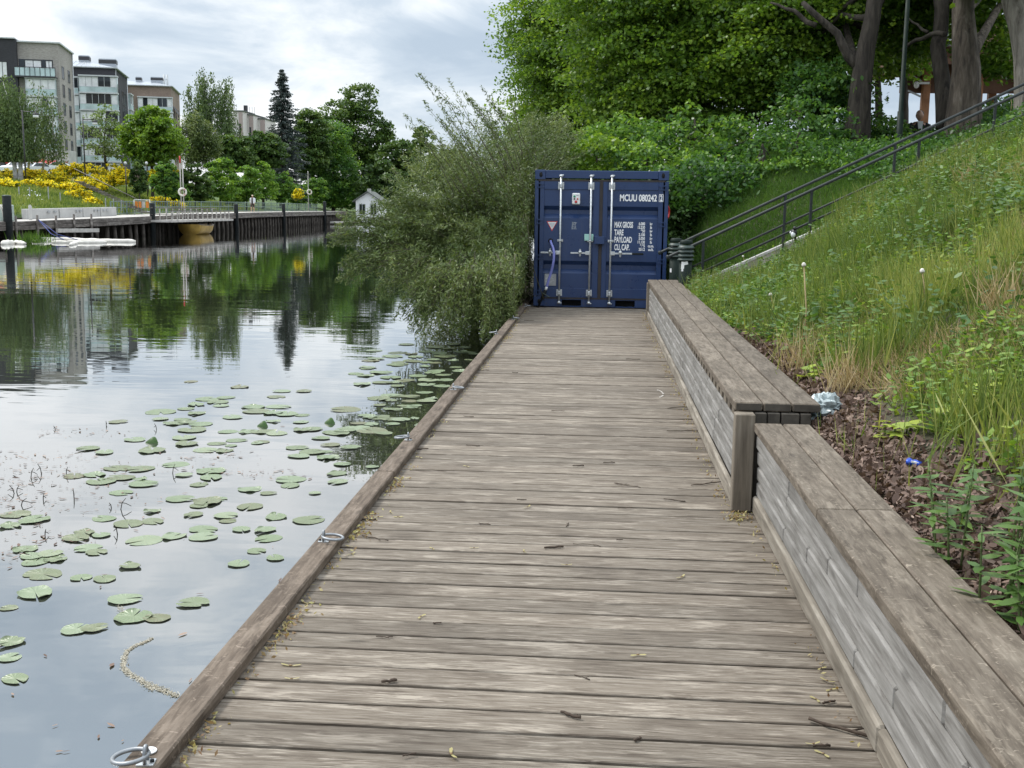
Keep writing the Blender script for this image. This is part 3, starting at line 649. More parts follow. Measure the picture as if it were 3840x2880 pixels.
for sx, zs in ((0.092, (1.915, 1.35, 0.785, 0.225)), (CWd-0.092, (1.89, 1.325, 0.745, 0.18))):
    for z in zs:
        mb = MB(); s = 1 if sx < 1 else -1
        mb.box(cp(sx-s*0.045, z, 0.008), (0.022, 0.024, 0.085), bev=0.006)
        mb.beam(cp(sx-s*0.04, z+0.032, 0.006), cp(sx+s*0.055, z+0.022, 0.006), 0.018, 0.016, up=(0, -1, 0)); mb.beam(cp(sx-s*0.04, z-0.032, 0.006), cp(sx+s*0.055, z-0.022, 0.006), 0.018, 0.016, up=(0, -1, 0))
        mb.box(cp(sx+s*0.02, z, 0.005), (0.022, 0.014, 0.05), bev=0.004); mb.build('hinge', M['blue'], ct)
rods = [(0.413, dl), (0.888, dl), (1.213, dr)]
for i, (rx, par) in enumerate(rods):
    mb = MB(); mb.tube([cp(rx, 0.06, 0.045), cp(rx, 2.08, 0.045)], 0.0155, 12)
    for z in (0.075, 2.062):
        mb.lathe(cp(rx, z, 0.045), [(0.015, -.02), (0.030, -.012), (0.034, 0.0), (0.022, .012), (0.016, .022)], 12)
        mb.box(cp(rx+0.012, z+(0.012 if z > 1 else -0.012), 0.05), (0.062, 0.03, 0.016), bev=0.004)
    rod = mb.build('lock_rod', M['zinc'], par)
    for z, w, h in ((1.91, .094, .115), (1.055, .092, .038), (0.225, .092, .105)):
        mb = MB(); mb.box(cp(rx, z, 0.006), (w, 0.010, h), bev=0.003); mb.box(cp(rx, z, 0.040), (0.046, 0.058, h*0.62), bev=0.01)
        for sx in (-1, 1):
            for sz in (-1, 1):
                if h > 0.06: mb.lathe(cp(rx+sx*0.036, z+sz*0.038, 0.010), [(0.007, 0), (0.006, .005), (0.001, .006)], 8, axis='Y')
        mb.build('rod_bracket', M['zinc'], rod if False else par)
    s = -1 if i < 2 else 1; hz = 0.862; hl = 0.305 if i < 2 else 0.52
    mb = MB(); mb.box(cp(rx+s*0.035, hz, 0.055), (0.075, 0.022, 0.062), bev=0.006); mb.box(cp(rx+s*(0.06+hl*0.5-0.03), hz, 0.062), (hl-0.06, 0.012, 0.026), bev=0.003)
    hx = rx+s*0.155
    mb.box(cp(hx, hz+0.004, 0.05), (0.03, 0.05, 0.125), bev=0.012); mb.lathe(cp(hx, hz+0.015, 0.075), [(0.028, 0), (0.026, .01), (0.001, .012)], 14, axis='Y')
    hd = mb.build('handle', M['zinc'], par)
    if i == 2:
        mb = MB(); mb.box(cp(rx+0.43, hz-0.002, 0.064), (0.18, 0.02, 0.033), bev=0.006); mb.build('grip', M['blackpl'], par)
# fittings on the left leaf
mb = MB(); mb.box(cp(lx(622, 410), zz(410), 0.026), (0.126, 0.08, 0.176), bev=0.012); cb = mb.build('control_box', M['white'], dl)
for px, py, r, k in ((606, 386, .017, 'green'), (605, 412, .013, 'blackpl'), (638, 412, .013, 'red'), (621, 441, .021, 'red')):
    mb = MB(); mb.lathe(cp(lx(px, py), zz(py), 0.066), [(r, 0), (r, .010), (r*.8, .014), (.001, .014)], 16, axis='Y'); mb.build('push_button', M[k], cb)
mb = MB(); mb.box(cp(lx(636, 376), zz(376), 0.0675), (0.042, .002, .012)); mb.build('name_strip', M['greypaint'], cb)
def tri(cx, cz, w, h, d, nm, mt, par):
    mb = MB(); mb.prism([cp(cx-w/2, cz+h/2, d), cp(cx+w/2, cz+h/2, d), cp(cx, cz-h/2, d)], (0, -0.0015, 0)); return mb.build(nm, mt, par)
tx, tz = lx(372, 690), zz(694)
st = tri(tx, tz, .176, .156, -.013, 'warning_sticker', M['red'], dl); tri(tx, tz+.006, .140, .122, -.0112, 'sticker_face', M['white'], st)
mb = MB()
for k in range(5): mb.box(cp(tx, tz+.047-k*.017, -.0092), (.10-.021*k, .001, .006))
mb.build('small_print', M['greypaint'], st)
# faint grey emblem: slanted letter strokes
mb = MB(); ex, ez = lx(604, 686), zz(686)
for dx, dz, w, h, rz_ in ((-.033, 0, .011, .115, .06), (-.004, .050, .052, .012, 0), (.026, .042, .03, .009, -.5), (-.002, .012, .05, .009, 0), (-.012, .034, .010, .04, 0), (.012, .030, .010, .028, 0), (-.006, -.018, .036, .010, .1), (.020, -.020, .010, .040, 0), (-.018, -.045, .009, .022, 0), (.004, -.043, .009, .028, 0), (.026, -.050, .022, .008, 0)):
    mb.box(cp(ex+dx, ez+dz, -.0125), (w, .002, h), rot=Matrix.Rotation(rz_, 3, 'Y'))
mb.build('emblem', M['greypaint'], dl)
mb = MB(); mb.box(cp(lx(352, 1250), zz(1250), -.011), (.186, .005, .188), bev=.02); pl = mb.build('data_plate', M['greypl'], dl)
mb = MB()
for k in range(6): mb.box(cp(lx(345, 1250)+random.uniform(-.01, .01), zz(1210)-k*.022, -.0078), (.10+random.uniform(-.03, .03), .001, .005))
mb.build('plate_text', M['white'], pl)
mb = MB(); mb.box(cp(lx(755, 804), zz(804), 0.004), (0.144, 0.034, 0.104), bev=0.006); mb.build('mint_cover', M['mint'], dl)
mb = MB(); mb.box(cp(lx(865, 833), zz(832), 0.035), (0.160, 0.11, 0.118), bev=0.006); mb.box(cp(lx(835, 790), zz(790), 0.03), (0.075, 0.09, 0.03)); mb.build('lock_box', M['blue'], dl)
# lettering
def text(s, x, z, cap, par, wfac=0.62, align='LEFT', d=-0.0115, width=None, bold=0.022):
    cu = bpy.data.curves.new('lettering', 'FONT'); cu.body = s; cu.size = cap/0.70; cu.align_x = align; cu.extrude = 0.0008; cu.offset = bold*cap*2.0
    tmp = bpy.data.objects.new('lettering_curve', cu); COL.objects.link(tmp); bpy.context.view_layer.update()
    me = bpy.data.meshes.new_from_object(tmp.evaluated_get(bpy.context.evaluated_depsgraph_get())); bpy.data.objects.remove(tmp)
    xs_ = [q.co.x for q in me.vertices]; w0 = max(xs_)-min(xs_); f = (width/w0) if width else wfac
    ro = root_of(par).location; base = cp(x, z, d)
    for q in me.vertices:
        a = q.co.copy(); q.co = Vector((base.x+a.x*f, base.y-a.z, base.z+a.y))-ro
    me.name = 'lettering'; o = bpy.data.objects.new('lettering', me); return link(o, par, M['letter'])
text('MCUU 080242', lx(1068, 394)+.004, zz(426), .100, dr, width=.578)
text('2', lx(1484, 394), zz(422), .088, dr, width=.036, d=.0005)
mb = MB(); bx, bz, bw_, bh = lx(1495, 394), zz(393), .062, .112
for dx, dz, w, h in ((-bw_/2, 0, .008, bh), (bw_/2, 0, .008, bh), (0, bh/2, bw_+.008, .008), (0, -bh/2, bw_+.008, .008)): mb.box(cp(bx+dx, bz+dz, .001), (w, .0025, h))
mb.build('check_digit_frame', M['letter'], dr)
for s, py, w in (('MAX GROSS', 698, .292), ('TARE', 777, .146), ('PAYLOAD', 851, .276), ('CU. CAP.', 929, .240)):
    text(s, lx(1017, py), zz(py), .088, dr, width=w)
for s, u, py in (('6,000', 'kg', 671), ('13,230', 'lb', 708), ('950', 'kg', 745), ('2,100', 'lb', 783), ('5,050', 'kg', 821), ('11,130', 'lb', 859), ('9.95', 'cu.m.', 897), ('351.2', 'cu.ft.', 934)):
    text(s, lx(1333, py), zz(py), .044, dr, .70, 'RIGHT'); text(u, lx(1395, py), zz(py), .042, dr, .72, 'CENTER')
# hose through the hole, with black coupling and nozzle
mb = MB(); mb.lathe(cp(lx(357, 843), zz(845), -0.0115), [(.001, 0), (.040, 0), (.040, .003), (.001, .003)], 20, axis='Y'); mb.build('hose_hole', M['black'], dl)
def sm(pts, n=6):
    out_ = []; pts = [Vector(p) for p in pts]
    for i in range(len(pts)-1):
        p0, p1, p2, p3 = pts[max(0, i-1)], pts[i], pts[i+1], pts[min(len(pts)-1, i+2)]
        for k in range(n):
            t_ = k/n; out_.append(0.5*((2*p1)+(p2-p0)*t_+(2*p0-5*p1+4*p2-p3)*t_*t_+(3*p1-p0-3*p2+p3)*t_**3))
    return out_+[pts[-1]]
hs = thing('water_hose', 'lilac hose with a black nozzle hanging out of the left container door', 'hose', cp(lx(310, 1330), 0.0, 0.15))
hp = [cp(lx(357, 843), zz(843), -.05)]+[cp(lx(x, y_), zz(y_), d) for x, y_, d in ((362, 862, .06), (385, 915, .12), (396, 980, .15), (388, 1070, .16), (366, 1165, .15), (340, 1245, .15), (320, 1318, .15))]
mb = MB(); mb.tube(sm(hp), 0.0205, 10); mb.build('hose_tube', M['hose'], hs)
mb = MB(); mb.tube([cp(lx(320, 1316), zz(1316), .15), cp(lx(308, 1352), zz(1352), .15)], 0.021, 10); mb.build('ferrule', M['white'], hs)
mb = MB(); mb.tube([cp(lx(x, y_), zz(y_), .15) for x, y_ in ((308, 1350), (302, 1365), (300, 1372), (290, 1395), (288, 1398), (268, 1445), (266, 1450), (228, 1532))], [.024, .024, .031, .031, .026, .024, .018, .013], 10)
mb.build('nozzle', M['blackpl'], hs)
mb = MB(); mb.beam(cp(lx(280, 1383), zz(1383), .18), cp(lx(348, 1425), zz(1425), .18), .02, .018, bev=.005); mb.build('tap_lever', M['louver'], hs)
rl = thing('red_object', 'red object hung on the right flank of the blue container', 'lifebuoy', (CX+CWd+0.05, CY+0.5, 1.6))  # red object of unknown kind, modelled as a plain ring
mb = MB(); mb.torus((CX+CWd+0.0, CY+0.30, 1.53), 0.085, 0.026, (1, -0.35, 0), flat=1.0); mb.build('ring', M['red'], rl)
mb = MB(); mb.box((CX+CWd-0.005, CY+0.30, 1.64), (0.05, 0.04, 0.05)); mb.build('hook', M['rail'], rl)

# ================================================================ STAIRS, RAILINGS, LIGHTS
stt = thing('concrete_stairs', 'concrete stairs with a sloping side wall climbing the bank behind the benches', 'stairs', (1.0, 16.77, 0))
mb = MB()
for k in range(26):
    x = 1.12+k*0.32; z = 0.15*(k+1)
    mb.box((x+0.16+0.02, 16.77, z-0.2), (0.36, 1.06, 0.40), bev=0.008)
mb.build('step', M['conc'], stt)
for yy, w in ((17.36, 0.12), (16.2, 0.07)):
    mb = MB(); x0, x1 = 1.02, 9.4; h0 = 0.20 if yy > 17 else -0.08
    P = [(x0, yy-w/2, -0.2), (x1, yy-w/2, 0.47*(x1-1.05)-0.3), (x1, yy-w/2, 0.47*(x1-1.05)+h0), (x0, yy-w/2, h0)]
    mb.prism(P, (0, w, 0)); mb.build('side_wall', M['conc'], stt)
    if yy > 17:
        mb = MB(); mb.beam((x0, yy, h0+0.02), (x1, yy, 0.47*(x1-1.05)+h0+0.032), 0.15, 0.035); mb.build('coping', M['concpale'], stt)
def railing(yy, x0, z0, slope, posts, lab, gap):
    rt = thing('stair_railing', lab, 'railing', (x0, yy, z0-0.9), 'dark railings beside the concrete stairs')
    x1 = 9.6; p = lambda x, dz=0: Vector((x, yy, z0+slope*(x-x0)+dz))
    mb = MB(); mb.tube([p(x0-0.02, -.012), p(x0), p(x1)], 0.0215, 10); mb.lathe(p(x0), [(0.02, -.03), (0.031, -.012), (0.031, .012), (.02, .03)], 10); mb.build('handrail', M['rail'], rt)
    mb = MB(); mb.tube([p(x0+0.28, -gap), p(x1, -gap)], 0.0165, 8); mb.build('lower_rail', M['rail'], rt)
    for x in posts:
        mb = MB(); mb.box(p(x, -0.5), (0.038, 0.038, 0.98), bev=0.004); mb.build('post', M['rail'], rt)
    return rt
railing(17.25, 0.93, 0.915, 0.486, (1.4, 2.78, 4.35, 5.75, 7.1, 8.5), 'farther dark metal stair railing, its lower end overlapping the blue container', 0.45)
railing(16.35, 1.0, 0.885, 0.488, (1.5, 3.0, 4.45, 5.9, 7.3, 8.7), 'nearer dark metal stair railing rising to the upper right corner', 0.45)
def bollard(px, base_y, Y, lab, stick):
    c = aty(px, 900, Y); c.z = 0.0; rt = thing('bollard_light', lab, 'bollard light', c, 'dark green bollard lights by the stairs')
    top = aty(px, base_y, Y).z
    mb = MB(); mb.lathe(c, [(.09, 0), (.09, top-.29), (.075, top-.285), (.075, top-.27)], 24); mb.build('body', M['dkgreen'], rt)
    for k in range(4):
        z = top-.285+k*.056; mb = MB(); mb.lathe(c+Vector((0, 0, z)), [(.05, 0), (.118, 0.004), (.118, .012), (.088, .046), (.05, .046)], 24); mb.build('louver', M['louver'], rt)
    mb = MB(); mb.lathe(c+Vector((0, 0, top-.06)), [(.084, 0), (.088, .012), (.083, .05), (.06, .06), (.001, .062)], 24); mb.build('cap', M['dkgreen'], rt)
    for dx, z, w, h, rz_ in stick:
        a = -PI/2+dx; mb = MB(); q = c+Vector((math.cos(a)*.0915, math.sin(a)*.0915, z)); mb.box(q, (w, .003, h), rot=Matrix.Rotation(a+PI/2, 3, 'Z') @ Matrix.Rotation(rz_, 3, 'Y'), bev=.001); mb.build('sticker', M['white'], rt)
bollard(2574, 900, 15.75, 'nearer dark green bollard light with torn white stickers on its body', [(-.50, .80, .045, .10, .05), (-.02, .83, .055, .045, -.25), (-.55, .735, .03, .04, 0)])
bollard(2536, 893, 17.05, 'farther dark green bollard light, half hidden between the first one and the container', [(-.9, .66, .035, .06, 0)])
# magpie on the stair side
c = aty(2977, 872, 15.9); gz = aty(2977, 906, 15.9).z
mg = thing('magpie', 'black and white magpie perched among weeds below the railing', 'bird', (c.x, c.y, gz))
mb = MB(); mb.blob((c.x, c.y, gz+.115), (.045, .062, .06), lump=.12); mb.blob((c.x+.004, c.y-.03, gz+.185), (.027, .032, .027)); mb.tube([(c.x+.004, c.y-.06, gz+.185), (c.x+.006, c.y-.088, gz+.18)], [.008, .002], 6)
mb.tube([(c.x+.02, c.y+.04, gz+.10), (c.x+.05, c.y+.14, gz+.02), (c.x+.06, c.y+.19, gz-.03)], [.02, .017, .008], 6); mb.build('body', M['featherblack'], mg)
mb = MB(); mb.blob((c.x-.012, c.y-.032, gz+.098), (.034, .036, .044)); mb.blob((c.x-.045, c.y+.01, gz+.125), (.010, .03, .02)); mb.build('breast', M['clothwhite'], mg)
mb = MB()
for dx in (-.016, .018): mb.tube([(c.x+dx, c.y, gz+.07), (c.x+dx, c.y-.005, gz-.02)], .004, 5)
mb.build('leg', M['featherblack'], mg)

# ================================================================ PEOPLE
def skin_body(name, joints, edges, parent, mt, sub=2):
    off = root_of(parent).location
    me = bpy.data.meshes.new(name); names = list(joints)
    me.from_pydata([tuple(Vector(joints[k][0])-off) for k in names], [(names.index(a), names.index(b)) for a, b in edges], [])
    tmp = bpy.data.objects.new(name+'_rig', me); COL.objects.link(tmp)
    sk = tmp.modifiers.new('skin', 'SKIN'); sk.use_smooth_shade = True
    for i, k in enumerate(names):
        sv = me.skin_vertices[0].data[i]; r = joints[k][1]; sv.radius = (r, r) if not hasattr(r, '__len__') else r
        sv.use_root = (i == 0)
    s = tmp.modifiers.new('sub', 'SUBSURF'); s.levels = sub; s.render_levels = sub
    bpy.context.view_layer.update()
    m2 = bpy.data.meshes.new_from_object(tmp.evaluated_get(bpy.context.evaluated_depsgraph_get())); m2.name = name
    bpy.data.objects.remove(tmp)
    m2.attributes.new('v', 'FLOAT', 'POINT')
    return link(bpy.data.objects.new(name, m2), parent, mt)
def head(mb_face, c, s=1.0, fwd=(0, -1, 0)):
    """head: skull, jaw, nose, ears as one lumped surface"""
    f = Vector(fwd).normalized(); r = Vector((-f.y, f.x, 0))
    V = []; seg, rings = 16, 12
    for i in range(rings+1):
        th = PI*i/rings
        for k in range(seg):
            a = 2*PI*k/seg; lx_, fy, z = math.sin(th)*math.cos(a), math.sin(th)*math.sin(a), math.cos(th)
            w = .076*(1-.28*max(0, -z)**1.5); dp = .098*(1-.10*max(0, -z)); h = .118
            if fy > .75 and -.35 < z < .15: fy *= 1+.22*(1-abs(z+.12)/.3)*max(0, 1-abs(lx_)*5)
            if abs(lx_) > .93 and abs(z) < .3: lx_ *= 1.14
            V.append(Vector(c)+(r*lx_*w+f*fy*dp+Vector((0, 0, z*h)))*s)
    mb_face.add(V, [(i*seg+k, (i+1)*seg+k, (i+1)*seg+(k+1) % seg, i*seg+(k+1) % seg) for i in range(rings) for k in range(seg)], .5, True)
def hand_edges(j, e, side, wr, d):
    """five short finger chains rooted in the palm"""
    d = Vector(d).normalized(); s = d.cross(Vector((0, 1, 0))).normalized()
    p = Vector(wr)+d*.06; j['palm'+side] = (p, .024); e.append(('wr'+side, 'palm'+side))
    for q in range(4):
        b = p+s*(q-1.5)*.017+d*.03; t_ = b+d*(.05-.006*abs(q-1.2))+Vector((0, -.012, 0))
        j[f'f{q}{side}'] = (b, .0085); j[f't{q}{side}'] = (t_, .007); e += [('palm'+side, f'f{q}{side}'), (f'f{q}{side}', f't{q}{side}')]
    j['th'+side] = (p+s*.03-d*.01+Vector((0, -.02, 0)), .009); e.append(('palm'+side, 'th'+side))
# walker on the far quay
def walker(x, y, z):
    rt = thing('person', 'person in open white jacket and pale hat walking along the far quay', 'person', (x, y, z))
    B = lambda a, b_, c: Vector((x+a, y+b_, z+c))
    j = {'pel': (B(0, 0, .93), (.15, .11)), 'wai': (B(0, 0, 1.10), (.14, .10)), 'che': (B(0, -.01, 1.32), (.165, .115)), 'nb': (B(0, 0, 1.47), .075), 'nk': (B(0, -.01, 1.54), .058)}
    e = [('pel', 'wai'), ('wai', 'che'), ('che', 'nb'), ('nb', 'nk')]
    for s, sd in ((-1, 'L'), (1, 'R')):
        st_ = .13*s
        j.update({'hip'+sd: (B(s*.10, 0, .88), .092), 'kn'+sd: (B(s*.10, -.10+st_*.6, .50), .060), 'ca'+sd: (B(s*.105, -.04+st_*.9, .34), .054), 'an'+sd: (B(s*.105, .0+st_, .08), .038), 'to'+sd: (B(s*.115, -.16+st_, .03), .036),
                  'sh'+sd: (B(s*.19, 0, 1.43), .062), 'el'+sd: (B(s*.26, .03-st_*.5, 1.15), .044), 'wr'+sd: (B(s*.27, -.08-st_*.8, .92), .030)})
        e += [('pel', 'hip'+sd), ('hip'+sd, 'kn'+sd), ('kn'+sd, 'ca'+sd), ('ca'+sd, 'an'+sd), ('an'+sd, 'to'+sd), ('nb', 'sh'+sd), ('sh'+sd, 'el'+sd), ('el'+sd, 'wr'+sd)]
        hand_edges(j, e, sd, j['wr'+sd][0], (0, -.2, -1))
    skin_body('body', j, e, rt, M['skin'])
    mb = MB(); head(mb, B(0, -.02, 1.65)); mb.build('head', M['skin'], rt)
    mb = MB(); mb.lathe(B(0, -.01, 1.70), [(.15, -.005), (.155, .0), (.09, .012), (.088, .07), (.06, .095), (.001, .10)], 18); mb.build('hat', M['hairpale'], rt)
    mb = MB(); mb.lathe(B(0, 0, .62), [(.16, .20), (.175, .32), (.16, .46), (.155, .50)], 16, sy=.8)
    for s in (-1, 1): mb.tube([B(s*.10, s*.01-.005, .86), B(s*.105, -.03+s*.05, .66), B(s*.105, -.06+s*.065, .52)], [.105, .102, .10], 12)
    mb.build('shorts', M['clothbrown'], rt)
    mb = MB(); mb.lathe(B(0, -.005, .95), [(.15, 0), (.158, .15), (.18, .34), (.19, .45), (.10, .545), (.06, .56)], 16, sy=.72); mb.build('top', M['clothbrown'], rt)
    mb = MB()
    for s in (-1, 1):
        P = []
        for i in range(7):
            zz_ = .90+.60*i/6; w = .20+.012*math.sin(i); 
            for k in range(7):
                a = R(-62+20*k) if s > 0 else R(242-20*k); P.append(B(math.cos(a)*w*(1.0 if i < 6 else .72), math.sin(a)*w*.78, zz_))
        mb.add(P, [(i*7+k, i*7+k+1, (i+1)*7+k+1, (i+1)*7+k) for i in range(6) for k in range(6)], .5, True)
        sd = 'L' if s < 0 else 'R'; mb.tube([j['sh'+sd][0]+Vector((-s*.03, 0, .01)), j['sh'+sd][0]+Vector((s*.03, 0, -.03)), j['el'+sd][0], j['wr'+sd][0]+Vector((0, 0, .04))], [.07, .082, .066, .052], 10)
    mb.build('jacket', M['clothwhite'], rt, fix=False)
def sitter(px, py, Y):
    hd = aty(px, py, Y); g = zN(hd.x, hd.y); hz = hd.z; x, y = hd.x, hd.y
    rt = thing('person', 'person in black jacket and white shirt sitting on the bank behind the railings', 'person', (x, y, hz-.80))
    B = lambda a, b_, c: Vector((x+a, y+b_, hz+c))
    j = {'pel': (B(0, .12, -.74), (.16, .12)), 'wai': (B(0, .10, -.58), (.15, .11)), 'che': (B(0, .06, -.36), (.17, .12)), 'nb': (B(0, .04, -.20), .075), 'nk': (B(0, .02, -.12), .060)}
    e = [('pel', 'wai'), ('wai', 'che'), ('che', 'nb'), ('nb', 'nk')]
    for s, sd in ((-1, 'L'), (1, 'R')):
        j.update({'hip'+sd: (B(s*.11, .02, -.74), .09), 'kn'+sd: (B(s*.16, -.40, -.60), .062), 'an'+sd: (B(s*.15, -.52, -1.02), .042), 'to'+sd: (B(s*.16, -.70, -1.05), .036),
                  'sh'+sd: (B(s*.20, .05, -.24), .064), 'el'+sd: (B(s*.27, -.08, -.50), .046), 'wr'+sd: (B(s*.14, -.30, -.55), .032)})
        e += [('pel', 'hip'+sd), ('hip'+sd, 'kn'+sd), ('kn'+sd, 'an'+sd), ('an'+sd, 'to'+sd), ('nb', 'sh'+sd), ('sh'+sd, 'el'+sd), ('el'+sd, 'wr'+sd)]
        hand_edges(j, e, sd, j['wr'+sd][0], (0, -1, -.2))
    skin_body('body', j, e, rt, M['skin'])
    mb = MB(); head(mb, B(0, 0, 0), 1.05, (-.35, -1, 0)); mb.build('head', M['skin'], rt)
    mb = MB(); mb.blob(B(.012, .032, .034), (.088, .092, .098), lump=.1, fr=3); mb.build('hair', M['hair'], rt)
    mb = MB(); mb.lathe(B(0, .08, -.80), [(.19, 0), (.20, .2), (.225, .42), (.23, .54), (.15, .64), (.085, .67)], 18, sy=.72)
    for s, sd in ((-1, 'L'), (1, 'R')):
        mb.tube([j['sh'+sd][0]+Vector((-s*.06, 0, .02)), j['sh'+sd][0], j['el'+sd][0], j['wr'+sd][0]], [.08, .09, .072, .055], 10)
        mb.tube([j['hip'+sd][0], j['kn'+sd][0], j['an'+sd][0]], [.11, .082, .06], 10)
    mb.build('suit', M['clothblack'], rt)
    mb = MB(); mb.prism([B(-.075, -.115, -.13), B(.055, -.115, -.13), B(.03, -.135, -.42), B(-.02, -.135, -.42)], (0, .01, 0)); mb.build('shirt', M['clothwhite'], rt)
    for o in kids(rt):
        pass
sitter(3449, 434, 27.0)

# ================================================================ SMALL THINGS ON THE DECK
def z5(x, y): return (1000+x/1.3825, 1800+y/1.3825)
def z6(x, y): return (1200+x/1.58, 1100+y/1.58)
def z8(x, y): return (3040+x/4.1475, 2480+y/4.1475)
tw = [(z5(1490, 350), .09, .3, 7), (z5(1660, 335), .13, -.2, 3), (z5(1130, 228), .06, -.2, 4), (z5(1560, 232), .06, 1.3, 4), (z5(2115, 105), .12, -.35, 5), (z5(1860, 145), .08, .25, 3.5), (z5(560, 300), .15, -.35, 3.5), (z5(1830, 310), .03, .2, 4), (z5(635, 1048), .05, .6, 9), (z5(1575, 1222), .07, -.5, 8), (z5(1922, 1348), .025, .8, 7), (z5(610, 812), .06, -.05, 3), (z5(740, 1425), .04, .5, 5), (z5(1635, 1022), .06, -.5, 3), (z5(885, 742), .03, .1, 5), (z5(1840, 20), .09, -.3, 3),
      (z6(665, 1050), .26, .08, 3), (z6(905, 902), .09, -.15, 5), (z6(595, 925), .10, .3, 7), (z6(1530, 1022), .07, .2, 6), (z6(1712, 1003), .07, .1, 5), (z6(1195, 1222), .05, 0, 4), (z6(1825, 1138), .16, -.5, 3), (z6(965, 455), .12, .1, 4), (z6(1155, 470), .06, -.3, 5), (z6(1640, 490), .12, 0, 4), (z6(1855, 390), .15, 0, 5), (z6(2180, 815), .30, .2, 5), (z6(2150, 675), .28, .4, 4), (z6(1390, 840), .14, .1, 3), (z6(1240, 160), .14, 0, 5), (z6(880, 730), .08, -.2, 4), (z6(1410, 695), .1, 0, 3), (z6(660, 845), .08, 1.4, 5),
      (z8(280, 640), .05, .5, 6), (z8(170, 1325), .05, .15, 7), (z5(2280, 20), .2, .5, 5), (z5(520, 205), .09, .2, 5)]
def stick(c, L, a, r, rt_, bend=.18):
    mb = MB(); e = Vector((math.cos(a), math.sin(a), 0)); s = Vector((-e.y, e.x, 0)); n = 7; P = []
    for i in range(n):
        f = i/(n-1)-.5; P.append(c+e*L*f+s*L*bend*random.uniform(-.35, .35)+Vector((0, 0, r*random.uniform(.0, .7))))
    mb.tube(P, [r*(.75+.4*random.random()) for _ in range(n)], 6)
    if L > .05: mb.tube([P[4], P[4]+e*L*.16+s*L*.14*random.choice((-1, 1))+Vector((0, 0, r))], [r*.6, r*.4], 5)
    return mb
for k, ((sx, sy), L, a, r) in enumerate(tw):
    c = onz(sx, sy, .005); r = r*.00065; c.z = .003+r*.8
    o = stick(c, L, a, r, None).build('twig', M['twig']); setp(o, 'short dark dead twig lying on the grey deck boards', 'twig', 'twigs scattered on the deck')
c = onz(3148, 2742, .0); c.z = .009
o = stick(c, .19, -.55, .006, None, .06).build('stick', M['twig']); setp(o, 'thick reddish stick lying against the low bench at the lower right', 'stick')
seeds = [z5(125, 962), z5(1075, 352), z5(1335, 370), z5(680, 190), z5(800, 708), z5(2150, 502), z5(1925, 908), z5(960, 1420), z5(130, 1030), z5(440, 383), z5(195, 635), z6(470, 1327), z6(420, 1298), z6(870, 1025), z6(1230, 1265), z6(590, 972), z8(165, 110), z8(80, 590), z8(255, 300), z8(40, 1280), z8(190, 1440), z8(320, 440), z5(860, 355), z6(345, 1325), z5(1555, 440)]
sp = None
for k, (sx, sy) in enumerate(seeds):
    c = onz(sx, sy, .0045); c.z = .0045
    if sp is None:
        mb = MB()
        for s in (-1, 1):
            V = [(c.x, c.y-.003, c.z), (c.x+s*.012, c.y-.005, c.z+.002), (c.x+s*.03, c.y-.001, c.z+.004), (c.x+s*.036, c.y+.009, c.z+.004), (c.x+s*.026, c.y+.010, c.z+.002), (c.x+s*.008, c.y+.003, c.z+.001)]
            mb.add(V, [(0, 1, 2, 3, 4, 5)], .8)
        mb.blob((c.x, c.y-.002, c.z+.002), (.007, .005, .003), 8, 5, v=.3)
        sp = thing('winged_seed', 'pale yellow winged maple seed lying on the deck', 'seed', c, 'winged maple seeds on the deck'); mb.build('wing', M['seed'], sp)
    else: copy_tree(sp, c, random.uniform(0, 6.28), sc=random.uniform(.6, .9))
# drifts of chaff along the edges
P = []; v = []
def drift(sx, sy, n, rx, ry, zmax=.02):
    c = onz(sx, sy, 0.003)
    for _ in range(n):
        P.append((c.x+random.gauss(0, rx), c.y+random.gauss(0, ry), .004+random.random()**2*zmax)); v.append(random.random())
for q in (z5(30, 835), z5(100, 740), z5(140, 690), z5(480, 265), z5(450, 290), z5(650, 15), z6(450, 1120), z6(280, 1330), z6(400, 1160), z6(1110, 265), (560, 2868), (700, 2790), (740, 2745)):
    drift(*q, 60, .035, .07)
for yy in np.arange(2.4, 17.5, .12):
    for _ in range(int(random.random()**2*14)): P.append((-1.115+abs(random.gauss(0, .028)), yy+random.gauss(0, .06), .004+random.random()*.01)); v.append(random.random())
    for _ in range(int(random.random()**2*14)): P.append(((.795 if yy < 5.5 else .708)-abs(random.gauss(0, .03)), yy+random.gauss(0, .06), .004+random.random()*.01)); v.append(random.random()*.8)
drift(2770, 1945, 160, .035, .035, .03)
P = np.array(P); P = P[(P[:, 0] > -1.116) & (P[:, 0] < .80)]; v = np.array(v)[:len(P)]
L = rng.uniform(.008, .026, len(P)); o = cloud('deck_chaff', [leaves(P, L, L*.45, shape='diamond', curl=.25)], [rng.random(len(P))], M['seed'])
setp(o, 'brown and yellow chaff drifted along the deck edges', 'chaff', kind='stuff')

